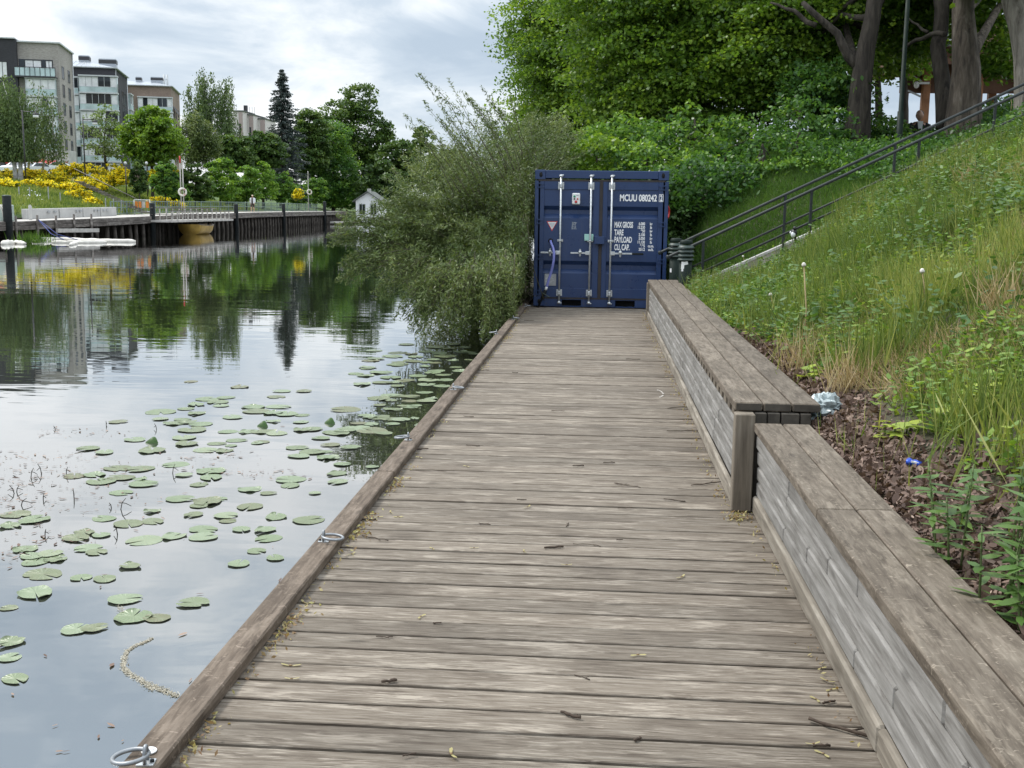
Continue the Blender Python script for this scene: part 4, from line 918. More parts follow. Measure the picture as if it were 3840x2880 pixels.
# ================================================================ LEAF LITTER, BAG, CAN
def onbank(sx, sy):
    d = ray(sx, sy); o_ = Vector((0, 0, CAMH)); t_ = 1.5
    while t_ < 60:
        p = o_+d*t_
        if p.x > 1.08 and p.z <= zN(p.x, p.y): return p
        t_ += 0.015
    return o_+d*20
n = 40000; X = 1.07+np.abs(rng.normal(0, .26, n)); Y = rng.uniform(1.5, 13.5, n); edge = .46*np.clip((13.5-Y)/6, .3, 1)
keep = (X-1.07) < edge*(1.0+.35*np.sin(Y*2.1)+rng.normal(0, .12, n)); X, Y = X[keep], Y[keep]
Z = np.array([zN(a, b_) for a, b_ in zip(X, Y)])+rng.uniform(.004, .045, len(X))
L = .016+.042*rng.random(len(X))**2; P = np.stack([X, Y, Z], 1)
N = norm(rng.normal(size=(len(P), 3))*.75+np.array((-.25, 0, .8)))
o = cloud('leaf_litter', [leaves(P, L, L*rng.uniform(.3, .75, len(L)), N=N, shape='oval', curl=.5)], [np.clip(rng.normal(.42, .25, len(P)), 0, 1)], M['litter'])
setp(o, 'brown dead leaves lying behind the benches', 'leaf litter', kind='stuff')
c = onbank(3120, 1590)
bgx = aty(3092, 1530, 5.9); bgx.z = .50; mb = MB(); mb.blob(bgx, (.078, .09, .075), 26, 18, lump=.55, fr=3.2, sd=4)
for _ in range(2): mb.blob(bgx+Vector((random.uniform(-.03, .03), random.uniform(-.02, .05), random.uniform(-.05, .02))), (.075, .08, .055), 20, 14, lump=.8, fr=5, sd=random.random()*9)
o = mb.build('plastic_bag', M['bag']); o.data.polygons.foreach_set('use_smooth', [False]*len(o.data.polygons)); setp(o, 'crumpled pale plastic bag on the leaves behind the tall bench end', 'plastic bag')
c = onbank(3425, 1772); rt = thing('crushed_can', 'crushed blue drink can lying in the brown leaves', 'can', c)
mb = MB(); ax = Vector((.85, -.35, -.12)).normalized(); e2 = ax.cross(Vector((0, 0, 1))).normalized(); e3 = e2.cross(ax); V = []
for i in range(9):
    f = i/8-.5; r = .019*(1-.16*math.exp(-((f)*5)**2)) if 0 < i < 8 else .015
    for k in range(14):
        a = 2*PI*k/14; V.append(c+Vector((0, 0, .04))+ax*f*.06+(e2*math.cos(a)*r*1.1+e3*math.sin(a)*r*.8)*(1+.15*math.sin(a*3+i*2)))
mb.add(V, [(i*14+k, i*14+(k+1) % 14, (i+1)*14+(k+1) % 14, (i+1)*14+k) for i in range(8) for k in range(14)]+[tuple(range(14))[::-1], tuple(range(112, 126))], .5, True); mb.build('can_body', M['canblue'], rt)
mb = MB(); mb.beam(c+Vector((-.002, -.0145, .046))-ax*.014, c+Vector((-.002, -.0145, .046))+ax*.016, .009, .007); mb.build('white_print', M['white'], rt)

# ================================================================ BANK PLANTS
def bankz(X, Y): return np.array([zN(a, b_) for a, b_ in zip(X, Y)])
def patch(X, Y, f, s): return np.array([mnoise.noise((a*f, b_*f, s)) for a, b_ in zip(X, Y)])
def sample_bank(n, y0=1.2, y1=16.15, x0=1.14, xk=.46, xb=1.6):
    Y = y0+(y1-y0)*rng.random(n)**.8; X = x0+(xk*Y+xb-x0)*rng.random(n)
    return X, Y
def blades(X, Y, Z, hmin, hmax, wd, lean=.35, tlean=(0, 0, 0)):
    n = len(X); h = rng.uniform(hmin, hmax, n); T = norm(rng.normal(size=(n, 3))*np.array((lean, lean, .1))+np.array((0, 0, 1))+np.array(tlean))
    P = np.stack([X, Y, Z], 1)+T*h[:, None]*.47; N = norm(rng.normal(size=(n, 3))*np.array((1, 1, .15)))
    return leaves(P, h, wd*rng.uniform(.7, 1.4, n), N=N, T=T, shape='lance')
# grass
X, Y = sample_bank(150000); pn = patch(X, Y, .9, 3.0); lit = (X-1.07) < .40*np.clip((12.5-Y)/6, .1, 1)
keep = (rng.random(len(X)) < .55+.8*pn) & ~(lit & (rng.random(len(X)) < .95)); X, Y, pn = X[keep], Y[keep], pn[keep]
Z = bankz(X, Y); tall = patch(X, Y, 1.6, 77)+.25*patch(X, Y, 4.0, 5); A_ = tall > .10; pgs = [blades(X[~A_], Y[~A_], Z[~A_]-.01, .06, .22, .0060, .5), blades(X[A_], Y[A_], Z[A_]-.01, .20, .50, .0068, .34)]
o = cloud('bank_grass', pgs, [np.clip(.46+.45*patch(X[q_], Y[q_], .6, 9)+rng.normal(0, .22, q_.sum()), 0, 1) for q_ in (~A_, A_)], M['grass']); setp(o, 'tall rough grass on the near bank', 'grass', kind='stuff')
# dry straw
X, Y = sample_bank(60000, 2.0, 14, 1.4, .42, .8); d = patch(X, Y, .8, 21.0); m_ = (d+.30*np.exp(-((X-2.35)/.9)**2-((Y-6.0)/2.2)**2)) > .21; X, Y = X[m_], Y[m_]
Z = bankz(X, Y); o = cloud('dry_grass', [blades(X, Y, Z-.01, .05, .20, .0045, 1.1, (-.5, -.1, 0))], [rng.random(len(X))], M['straw']); setp(o, 'dry straw coloured grass lying among the green', 'dry grass', kind='stuff')
# low broad leaved weeds in clumps
def weeds(name, n, per, y0, y1, ls, hgt, mt, dens, seed, lab, xlim=None):
    X, Y = sample_bank(n, y0, y1); pn = patch(X, Y, .7, seed); k = (pn > dens) & ((X-1.07) > .40*np.clip((12-Y)/6, .05, 1)*(.8+.5*rng.random(len(X))))
    if xlim: k &= (X > xlim)
    X, Y, pn = X[k], Y[k], pn[k]; Z = bankz(X, Y); q = len(X); h = rng.uniform(.25, 1, q)*hgt
    ci = np.repeat(np.arange(q), per); f = np.tile((np.arange(per)+.7)/per, q); a = rng.random(q*per)*2*PI; out_ = rng.uniform(.25, .55, q*per)*ls*1.6*(1.15-.5*f)
    P = np.stack([X[ci]+np.cos(a)*out_, Y[ci]+np.sin(a)*out_, Z[ci]+h[ci]*f+.01], 1)
    T = np.stack([np.cos(a), np.sin(a), rng.uniform(-.35, .35, q*per)], 1); N = norm(rng.normal(size=(q*per, 3))*.35+np.array((0, 0, 1)))
    L = ls*rng.uniform(.6, 1.3, q*per)
    o = cloud(name, [leaves(P, L, L*.58, N=N, T=T, shape='oval', curl=.15)], [np.clip(rng.normal(.45, .18, q)[ci]+rng.normal(0, .12, q*per), 0, 1)], M[mt]); setp(o, lab, 'weeds', kind='stuff')
weeds('low_weeds', 16000, 7, 2.5, 16.1, .045, .18, 'weed', -.08, 33, 'low broad leaved weeds covering the near bank'); weeds('broad_weeds', 2000, 9, 6.5, 16.1, .058, .24, 'weed', .05, 91, 'larger broad leaved weeds in patches on the near bank'); weeds('dark_weeds', 3200, 9, 6.0, 16.1, .05, .22, 'linden', .02, 120, 'dark green weed patches among the bank grass')
weeds('tall_herbs', 3600, 12, 6.5, 16.1, .055, .40, 'herb', -.08, 51, 'taller dark green herbs behind the far half of the bench')
# mown slope and herbs beyond the stairs
n = 130000; X = rng.uniform(1.1, 8.5, n); Y = rng.uniform(17.42, 22.6, n); Z = bankz(X, Y)
o = cloud('mown_slope_grass', [blades(X, Y, Z-.005, .05, .15, .010, .5)], [np.clip(.45+.3*patch(X, Y, 1.2, 4)+rng.normal(0, .2, n), 0, 1)], M['mown']); setp(o, 'short green grass on the slope beyond the stairs', 'grass', kind='stuff')
n = 60000; X = rng.uniform(2.2, 12.5, n); Y = rng.uniform(19.0, 28, n); k = X > 3.0+(21.6-Y)*.5; X, Y = X[k], Y[k]; n = len(X); Z = bankz(X, Y); hh = .45+.35*patch(X, Y, .6, 70)
P = np.stack([X, Y, Z+hh*rng.random(n)], 1); L = rng.uniform(.05, .11, n)
o = cloud('slope_herbs', [leaves(P, L, L*.6, shape='oval', curl=.15)], [np.clip(.35+.3*patch(X, Y, .9, 8)+rng.normal(0, .18, n), 0, 1)], M['linden']); setp(o, 'nettles and herbs below the park trees', 'herbs', kind='stuff')
# plants one can point at
def herb(c, H, nl, ls, mt, lab, nm='leafy_herb', stems=3, spread=.07, shape='oval', w=.36, group=None, vs=.5):
    rt = thing(nm, lab, 'plant', c, group); mb = MB(); Pp = []; Tt = []; Nn = []
    for s in range(stems):
        a = random.random()*6.28; b0 = c+Vector((math.cos(a), math.sin(a), 0))*spread*random.random(); hh = H*random.uniform(.7, 1.1); tp = b0+Vector((math.cos(a)*.15, math.sin(a)*.15, 1))*hh
        mb.tube([b0-Vector((0, 0, .03)), b0.lerp(tp, .5)+Vector((0, 0, .01)), tp], [.004, .0035, .002], 5)
        for i in range(nl):
            f = .25+.75*i/nl; q = b0.lerp(tp, f); a2 = i*2.4+s; T = Vector((math.cos(a2), math.sin(a2), random.uniform(-.1, .45))).normalized(); l = ls*(1.1-.5*f)
            Pp.append(q+T*l*.5); Tt.append(T); Nn.append((Vector((0, 0, 1))+Vector((random.uniform(-.3, .3), random.uniform(-.3, .3), 0))))
    mb.build('stem', M['herbstem'], rt)
    Pp = np.array(Pp); L = ls*rng.uniform(.75, 1.15, len(Pp))
    cloud('foliage', [leaves(Pp, L, L*w, N=norm(np.array(Nn)), T=np.array(Tt), shape=shape, curl=.2)], [np.clip(rng.normal(vs, .15, len(Pp)), 0, 1)], M[mt], rt); return rt
for k, (sx, sy, H) in enumerate(((3690, 2330, .42), (3590, 2160, .40), (3760, 2180, .40), (3830, 2420, .36), (3560, 2040, .32))):
    herb(onbank(sx, sy), H*.85, 14, .085, 'herb', 'dark leafy herb with upright stems beside the low bench, lower right', group='dark leafy herbs by the low bench', shape='oval', w=.34)
for sx, sy, lab in ((3600, 1600, 'yellow green maple seedling beside a large upright dock leaf on the right'), (3345, 1660, 'small maple seedling low in the dead leaves'), (3700, 1560, 'maple seedling at the right edge of the bank'), (3040, 1440, 'small bright seedling close behind the tall bench'), (3230, 1330, 'bright maple seedling in the middle of the bank')):
    herb(onbank(sx, sy), 1*.14, 6, .085, 'weed', lab, 'maple_seedling', 3, .09, 'maple', .95, vs=.85)
for sx, sy, lab in ((3520, 1640, 'dock plant with long arching leaves on the dead grass'), (3640, 1510, 'dock plant with an upright bright leaf'), (3800, 1400, 'dock plant at the right edge')):
    herb(onbank(sx, sy), .10, 5, .17, 'weed', lab, 'dock_plant', 1, .03, 'oval', .28, vs=.65)
for sx, sy, lab in ((3560, 830, 'burdock with large grey green leaves, high on the bank'), (3590, 1060, 'burdock with broad leaves in the middle of the bank'), (3410, 1180, 'small burdock below the others'), (3740, 830, 'burdock at the right edge of the upper bank')):
    herb(onbank(sx, sy), .13, 5, .21, 'herb', lab, 'burdock', 1, .05, 'oval', .75, vs=.95)
for sx, sy, H, lab in ((3010, 1330, .62, 'tall pale stalk with a white seed head behind the bench'), (2895, 1200, .22, 'white seed head low among the herbs'), (3460, 1230, .35, 'white seed head on twin pale stalks in the middle of the bank'), (3790, 420, .3, 'round seed head at the top right of the bank'), (3565, 560, .3, 'seed head near the railing on the upper bank'), (2790, 1010, .2, 'white flower head by the concrete stairs')):
    c = onbank(sx, sy); rt = thing('seed_head', lab, 'plant', c); mb = MB(); tp = c+Vector((-.02, .02, H)); mb.tube([c-Vector((0, 0, .03)), c.lerp(tp, .5)+Vector((.02, 0, 0)), tp], [.006, .005, .004], 6); mb.build('stalk', M['straw'], rt)
    mb = MB(); mb.blob(tp, (.014, .014, .014), 12, 8, lump=.6, fr=7); mb.build('seed_ball', M['boom'], rt)
for sx, sy, lab in ((3000, 1400, 'straw coloured tuft behind the tall bench'), (3180, 1480, 'straw tuft beside the brown leaves'), (3760, 1180, 'tall straw tuft at the right edge'), (3640, 700, 'pale straw tuft on the upper bank')):
    c = onbank(sx, sy); q = 130; X = c.x+rng.normal(0, .06, q); Y = c.y+rng.normal(0, .06, q); o = cloud('straw_tuft', [blades(X, Y, np.full(q, c.z), .15, .45, .005, .45)], [rng.random(q)], M['straw']); setp(o, lab, 'grass tuft')

# ================================================================ WATER LILIES
PADS3 = '1130,208,100 1420,240,130 1230,312,150 1340,303,120 1290,330,140 1160,345,130 1310,350,120 950,388,190 1100,370,110 1165,397,130 1670,265,120 1800,265,110 1635,298,130 1500,358,150 1650,357,170 1520,385,180 1700,400,170 1620,395,140 1790,407,100 1080,432,110 1190,460,150 1620,445,100 700,447,120 1140,495,180 1350,505,130 1560,505,170 1640,515,150 1850,490,150 800,553,140 1105,578,150 1285,575,125 1370,588,80 1525,572,95 900,617,190 520,605,140 620,628,130 1220,614,160 1330,618,130 1760,600,150 1850,625,170 1770,650,150 1930,660,140 1040,700,170 700,722,180 830,726,180 1250,740,190 1250,778,160 1090,763,110 440,768,150 560,760,150 600,800,180 720,778,170 850,815,180 830,790,100 1180,818,130 1720,788,200 1720,825,135 1995,755,140 2000,803,140 2030,700,110 715,867,150 1480,848,150 1590,870,110 1865,870,80 1065,905,180 1230,920,200 1290,905,120 1180,942,140 1480,950,170 900,978,110 1145,998,130 1340,1005,150 1350,1035,110 1635,1010,165 1830,1030,210 95,997,180 205,1027,190 60,1065,130 615,1020,155 760,1050,190 905,1038,150 500,1105,140 600,1120,110 450,1138,180 855,1150,220 1030,1125,170 1205,1085,180 1205,1130,180 1430,1085,130 1570,1090,150 1590,1138,180 520,1195,170 570,1220,140 150,1205,150 190,1245,150 300,1230,150 210,1275,180 330,1262,140 1520,1213,120 1630,1255,130 1415,1290,140 770,1305,140 255,1350,240 480,1370,130 620,1378,150 210,1462,240 740,1500,210 1145,1522,200 50,1550,110'
PADS4 = '790,495,240 930,505,170 450,572,180 560,565,160 60,650,170 55,738,140 90,865,170'
PADS6 = '680,320,120 540,360,110 430,375,150 740,375,150 860,320,90 880,350,100 490,420,90 560,405,120 690,415,80 620,435,80 690,460,120 580,490,120 730,485,110 360,470,160 420,500,140 370,530,140 490,520,110 640,515,160 740,515,120 630,542,120 460,550,110 250,540,140 620,588,120 430,608,160 530,612,140 350,625,160 420,637,90 630,640,130 530,672,130 430,688,130 150,690,200 350,740,150 480,750,130 560,745,80 210,800,200 310,815,200 380,830,120 100,830,180 60,900,130 180,915,140 30,940,100 60,975,130 130,1015,115 310,1030,90 800,300,80 760,330,90 700,350,100 880,395,70 300,400,120 280,440,120'
pads = []
for sdt, ox, oy, sc in ((PADS3, 0, 1300, 1.58), (PADS4, 0, 2000, 1.58), (PADS6, 1200, 1100, 1.58)):
    for q in sdt.split():
        x, y_, w = map(float, q.split(',')); pads.append((ox+x/sc, oy+y_/sc, w/sc))
for _ in range(48): pads.append((random.uniform(1330, 1780), random.uniform(1290, 1600), random.uniform(50, 85)))
for _ in range(14): pads.append((random.uniform(560, 1300), random.uniform(1490, 1660), random.uniform(60, 95)))
def pad_mesh(k):
    mb = MB(); n = 34; V = [(0, 0, .001)]; notch = random.uniform(.10, .5); ph = random.random()*6; asp = random.uniform(.78, 1.0); bite = random.uniform(.6, 5.6); bd = random.choice((0, 0, .12, .25, .35)); w3 = random.uniform(.02, .05)
    for ring in (.5, .92, 1.0):
        for i in range(n+1):
            a = notch/2+(2*PI-notch)*i/n; r = ring*(1+w3*math.sin(a*3+ph)+.02*math.sin(a*7+ph*2)+.012*math.sin(a*17+ph)-bd*ring*math.exp(-((a-bite)/.16)**2)); 
            if i in (0, n): r *= .99
            ez = .0012*ring*(1+math.sin(a*2+ph))+(.012 if ring == 1.0 and k % 4 == 1 else 0)*max(0, math.sin(a*3+ph)-.3)
            V.append((r*math.cos(a), r*math.sin(a)*asp, .001+ez))
    F = [(0, 1+i, 2+i) for i in range(n)]
    for q in range(2): F += [(1+q*(n+1)+i, 1+(q+1)*(n+1)+i, 2+(q+1)*(n+1)+i, 2+q*(n+1)+i) for i in range(n)]
    mb.add(V, F, .5, True); return mb
mt, t, b, o = new_mat('lily_pad_green')
tcg = t.add('ShaderNodeTexCoord').outputs['Object']; v = vattr(t); rnd = t.add('ShaderNodeObjectInfo').outputs['Random']
cc = t.ramp(t.math('ADD', t.math('MULTIPLY', rnd, .7), t.math('MULTIPLY', t.noise(tcg, 2.2, 5, .65), .35)), [(.12, (.15, .12, .065)), (.24, (.145, .165, .085)), (.5, (.165, .215, .115)), (.8, (.215, .265, .165)), (.97, (.25, .265, .15))])
sp_ = t.noise(tcg, 7, 4, .7); cc = t.mix(t.ramp(sp_, [(.66, 0.0), (.74, .7)]), cc, (.10, .075, .035))
sep2 = t.add('ShaderNodeSeparateXYZ'); t.l.new(tcg, sep2.inputs[0]); ang = t.math('ARCTAN2', sep2.outputs[1], sep2.outputs[0])
vein = t.math('POWER', t.math('ABSOLUTE', t.math('SINE', t.math('MULTIPLY', ang, 9.0))), 8.0)
t.l.new(t.mix(t.math('MULTIPLY', vein, .22), cc, (.28, .33, .21)), b.inputs['Base Color']); b.inputs['Roughness'].default_value = .30
bpp = t.add('ShaderNodeBump', {'Strength': .3, 'Distance': .02}); t.l.new(t.math('ADD', vein, sp_), bpp.inputs['Height']); t.l.new(bpp.outputs[0], b.inputs['Normal'])
M['pad'] = mt; PM = []
for k in range(16):
    o = pad_mesh(k).build('lily_pad', M['pad'], fix=False); PM.append(o.data); bpy.data.objects.remove(o)
for i, (sx, sy, w) in enumerate(pads):
    c = onz(sx, sy, WZ); d = (c-Vector((0, 0, CAMH))).length; r = min(.18, max(.045, w*d/FPX/2*.90))
    o = bpy.data.objects.new('lily_pad', PM[i % 16]); COL.objects.link(o); c.z = WZ+.0012+.0011*(i % 6); o.location = c; o.rotation_euler = (random.uniform(-.02, .02), random.uniform(-.02, .02), random.random()*6.28); o.scale = (r, r, 1)
    if c.x > -1.24-r*.3 and c.y < 20: o.location.x = -1.25-r
    setp(o, 'round green lily pad floating flat on the dark canal water', 'lily pad', 'lily pads floating on the canal')
for k, (sx, sy, r, lab) in enumerate(((570, 1662, .055, 'dark folded lily leaf standing up out of the water'), (1237, 1588, .05, 'dark folded lily leaf by the willow reflection'), (985, 1600, .05, 'ragged folded lily leaf among the pads'))):
    c = onz(sx, sy, WZ); mb = MB(); V = []; n = 10
    for i in range(n+1):
        f = i/n; w = math.sin(f*PI); V += [(c.x-r+2*r*f, c.y-.01, WZ), (c.x-r+2*r*f, c.y+.01*w, WZ+.030*w+.01), (c.x-r+2*r*f, c.y+.05*w, WZ+.048*w)]
    mb.add(V, [(i*3+q, i*3+3+q, i*3+4+q, i*3+1+q) for i in range(n) for q in range(2)], .1, True); setp(mb.build('folded_lily_leaf', M['herb'], fix=False), lab, 'lily leaf')
# dead stalks poking out and floating debris
stk = [(250, 1777), (390, 1780), (95, 1845), (180, 1790), (440, 1870), (710, 1910), (265, 2010), (1020, 1775), (255, 1875), (118, 1895), (630, 1595), (930, 1610), (330, 1612), (660, 1905), (90, 1850), (700, 2005)]
for k, (zx, sy) in enumerate(stk):
    c = onz(zx/1.58 if k not in (13,) else 420, sy if zx else sy, WZ); mb = MB(); h = random.uniform(.035, .08); dx = random.uniform(-.05, .05)
    mb.tube([c+Vector((0, 0, -.03)), c+Vector((dx*.4, 0, h*.6)), c+Vector((dx, 0, h))], [.0035, .003, .002], 6); mb.tube([c+Vector((dx*.4, 0, h*.6)), c+Vector((dx*.9, .01, h*.5)), c+Vector((dx*1.6, .02, h*.25))], [.003, .0025, .002], 5)
    setp(mb.build('dead_stalk', M['barkdark']), 'bent dead water plant stalk sticking out of the canal', 'stalk', 'dead stalks in the water')
P = []
for zx, sy, n, rx, ry in ((270, 655/1.58+1300, 60, .25, .06), (150, 1780, 160, .35, .22), (150, 1860, 120, .4, .2), (300, 1820, 60, .3, .2), (60, 1900, 70, .2, .12), (1290, 1712, 60, .22, .1), (1500, 1775, 80, .3, .05), (680, 1890, 40, .3, .1), (60, 2090, 40, .12, .1), (250, 2015, 50, .2, .06), (560, 1618, 40, .3, .05), (380, 1630, 30, .35, .06), (900, 1760, 30, .25, .08)):
    c = onz(zx/1.58, sy, WZ)
    for _ in range(n): P.append((c.x+random.gauss(0, rx), c.y+random.gauss(0, ry)*1.6, WZ+.006))
for _ in range(45):
    c = onz(random.uniform(0, 1100), random.uniform(1600, 2850), WZ); P.append((c.x, c.y, WZ+.006))
P = np.array(P); P = P[P[:, 0] < -1.28]; L = .010+.05*rng.random(len(P))**2; N = np.tile(np.array((0, 0, 1.0)), (len(P), 1))+rng.normal(0, .08, (len(P), 3))
o = cloud('floating_debris', [leaves(P, L, L*rng.uniform(.12, .5, len(P)), N=norm(N), shape='oval')], [np.clip(rng.normal(.5, .3, len(P)), 0, 1)], M['litter']); setp(o, 'brown plant scraps floating among the lily pads', 'debris', kind='stuff')
pts = [(905, 622), (860, 645), (800, 668), (752, 700), (738, 740), (728, 785), (745, 815), (790, 848), (850, 880), (880, 905), (930, 920), (990, 940), (1055, 968)]; wd = [8, 10, 10, 14, 18, 16, 20, 22, 26, 30, 30, 26, 18]; P = []
for i in range(len(pts)-1):
    for _ in range(190):
        f = random.random(); x = pts[i][0]*(1-f)+pts[i+1][0]*f; y_ = pts[i][1]*(1-f)+pts[i+1][1]*f; w = wd[i]*(1-f)+wd[i+1]*f
        c = onz((x+random.gauss(0, w*.50))/1.58, 2000+(y_+random.gauss(0, w*.34))/1.58, WZ); P.append((c.x, c.y, WZ+.002+random.random()*.002))
for _ in range(60):
    c = onz((715+random.gauss(0, 12))/1.58, 2000+(450+random.gauss(0, 14))/1.58, WZ); P.append((c.x, c.y, WZ+.006))
P = np.array(P); P = P[P[:, 0] < -1.24]; L = rng.uniform(.003, .009, len(P))
o = cloud('pollen_scum', [leaves(P, L, L*.8, N=norm(np.tile(np.array((0, 0, 1.0)), (len(P), 1))+rng.normal(0, .3, (len(P), 3))), shape='oval')], [rng.random(len(P))], M['scum']); setp(o, 'curved streak of pale pollen scum floating by the boardwalk edge', 'scum', kind='stuff')

# ================================================================ WILLOW BUSH
def E(px, py, rx, ry, Y, ryd=None):
    s = Y/FPX; c = aty(px, py, Y); return (tuple(c), (rx*s, (ryd if ryd else rx*s), ry*s))
wl = thing('willow_bush', 'large grey green willow bush hanging over the water left of the blue container', 'bush', (-2.4, 20.2, -.4))
root = Vector((-2.2, 20.0, -.4)); mb = MB(); Pw = []; Tw = []
def shoot(p0, p1, r, arch, dens=90, sd=0, spread=.10, leafy=.12):
    p0, p1 = Vector(p0), Vector(p1); L = (p1-p0).length; n = 12; path = []
    for i in range(n):
        f = i/(n-1); q = p0.lerp(p1, f); q.z += arch*L*math.sin(f*PI)*.5; q += Vector((mnoise.noise((f*2, sd, 1)), mnoise.noise((f*2, sd, 4)), mnoise.noise((f*2, sd, 8))))*L*.07*f; path.append(q)
    mb.tube(path, [r*(1-.8*i/(n-1)) for i in range(n)], 5); m_ = int(dens*L*(1-leafy))
    f = leafy+(1-leafy)*rng.random(m_); i0 = np.minimum((f*(n-1)).astype(int), n-2); fr = f*(n-1)-i0; A = np.array(path)
    q = A[i0]*(1-fr[:, None])+A[i0+1]*fr[:, None]; T = norm(A[i0+1]-A[i0]); q = q+rng.normal(0, 1, (m_, 3))*spread*(1.15-f)[:, None]
    Pw.append(q); Tw.append(norm(T*.75+rng.normal(0, .62, (m_, 3)))); return path
WE = [E(1830, 1090, 140, 110, 17.6, .6), E(1880, 1020, 120, 120, 18.2, .6), E(1680, 1080, 170, 110, 17, .7), E(1950, 900, 110, 260, 22.6, 1.0), E(2090, 560, 130, 120, 22.4, .9), E(2060, 480, 90, 80, 22.2, .8), E(1700, 800, 320, 310, 17.4, 1.5), E(1530, 930, 220, 190, 17.0, 1.2), E(1490, 800, 110, 130, 17.0, .7), E(1960, 830, 200, 330, 18.6, .9), E(1880, 640, 290, 260, 19.6, 1.3), E(1980, 560, 240, 170, 20.6, 1.2), E(1650, 650, 210, 180, 18.8, 1.2), E(1500, 960, 210, 160, 16.6, 1.0), E(1850, 980, 190, 190, 17.0, .8), E(1740, 1040, 210, 130, 16.6, .8)]
for k in range(820):
    e_ = WE[rng.integers(len(WE))]; d = rdir(1)[0]; c = np.array(e_[0])+d*np.array(e_[1])*rng.uniform(.6, .98)
    mid = root+Vector((rng.normal(0, .6), rng.normal(0, .7), rng.uniform(.1, 1.1))); q = Vector(c)
    if q.z < -.42: q.z = -.42+random.random()*.2
    if q.x > -1.12 and q.y < 20.5 and q.z < 2.4: q.x = -1.14-random.random()*.3
    p0 = mid.lerp(q, .25)
    shoot(p0, q, .008, .20, 125, k*1.7, .17)
for tip, st_, Y in (((1575, 268), (1850, 690), 17.5), ((1690, 280), (1880, 640), 17.8), ((1600, 370), (1800, 700), 17), ((1500, 418), (1700, 720), 17), ((1800, 315), (1950, 600), 19), ((1740, 330), (1900, 650), 18.3), ((1900, 350), (1960, 600), 19.5), ((1660, 400), (1800, 720), 17.6), ((1830, 390), (1900, 640), 18.5), ((1560, 440), (1760, 740), 17.3), ((2080, 480), (2020, 640), 20.8)):
    for q in range(3): shoot(aty(st_[0]+q*25, st_[1], Y), aty(tip[0]+q*30+random.uniform(-14, 14), tip[1]+q*40+random.uniform(0, 20), Y), .008, random.choice((.12, .2, -.08, .26)), 105, tip[0]+q*5, .075, .04)
for tip, st_, Y in (((1270, 830), (1480, 850), 16.2), ((1255, 900), (1450, 900), 16), ((1300, 985), (1500, 930), 16), ((1290, 1050), (1500, 960), 15.8), ((1420, 1100), (1600, 980), 15.8), ((1510, 1190), (1650, 1000), 15.6), ((1610, 1185), (1720, 1000), 15.6), ((1720, 1250), (1780, 1010), 15.2), ((1830, 1270), (1850, 1010), 15), ((1880, 1230), (1900, 1000), 15.4), ((1780, 1180), (1800, 1000), 15.4), ((1930, 1150), (1930, 980), 16), ((1560, 1230), (1680, 1020), 15.4), ((1670, 1210), (1740, 1040), 15.3), ((1760, 1130), (1790, 960), 16), ((1700, 1140), (1740, 960), 16), ((1900, 1190), (1900, 980), 15.2), ((1860, 1140), (1880, 960), 15.6), ((1820, 1220), (1840, 1000), 15.4), ((1940, 1090), (1945, 900), 16.5), ((1965, 1010), (1950, 820), 17), ((1950, 920), (1930, 760), 17.4), ((1960, 820), (1930, 680), 17.6)):
    for q in range(11): shoot(aty(st_[0]+random.uniform(-40, 40), st_[1]+random.uniform(-30, 30), Y+.5), aty(tip[0]+random.uniform(-35, 35), tip[1]+random.uniform(-30, 30), Y), .006, .18, 120, tip[0]+q, .10, .05)
mb.tube([root-Vector((0, 0, .3)), root+Vector((-.05, .1, .5)), root+Vector((.1, 0, 1.3))], [.07, .055, .035], 9)
for k in range(9): limb(mb, root+Vector((0, 0, .05*k)), Vector(WE[6+k % 7][0])*.8+root*.2, .045, .012, .08, sd=k)
q = 16000; d_ = rdir(q)*(rng.random(q)[:, None]**.4)*np.array((1.05, 1.3, .62)); Pw.append(np.array(root)+np.array((.1, -.9, .12))+d_); Tw.append(rdir(q))
mb.build('stem', M['stem'], wl)
Pw = np.concatenate(Pw); Tw = np.concatenate(Tw); k = (Pw[:, 2] > WZ-.02) & ~((Pw[:, 0] > -1.10) & (Pw[:, 1] < 20.4) & (Pw[:, 2] < 2.25)) & ~((Pw[:, 0] > -1.3) & (Pw[:, 1] < 14)); Pw, Tw = Pw[k], Tw[k]
L = rng.uniform(.05, .095, len(Pw)); N = norm(rng.normal(0, .7, (len(Pw), 3))+np.array((0, 0, .6)))
pv = np.array([mnoise.noise(p*1.1) for p in Pw[::8].tolist()] if False else [mnoise.noise((a*1.0, b_*1.0, c*1.0)) for a, b_, c in Pw])
cloud('foliage', [leaves(Pw, L, L*.20, N=N, T=Tw, shape='lance', curl=.1)], [np.clip(.46+.38*pv+rng.normal(0, .17, len(Pw)), 0, 1)], M['willow'], wl)

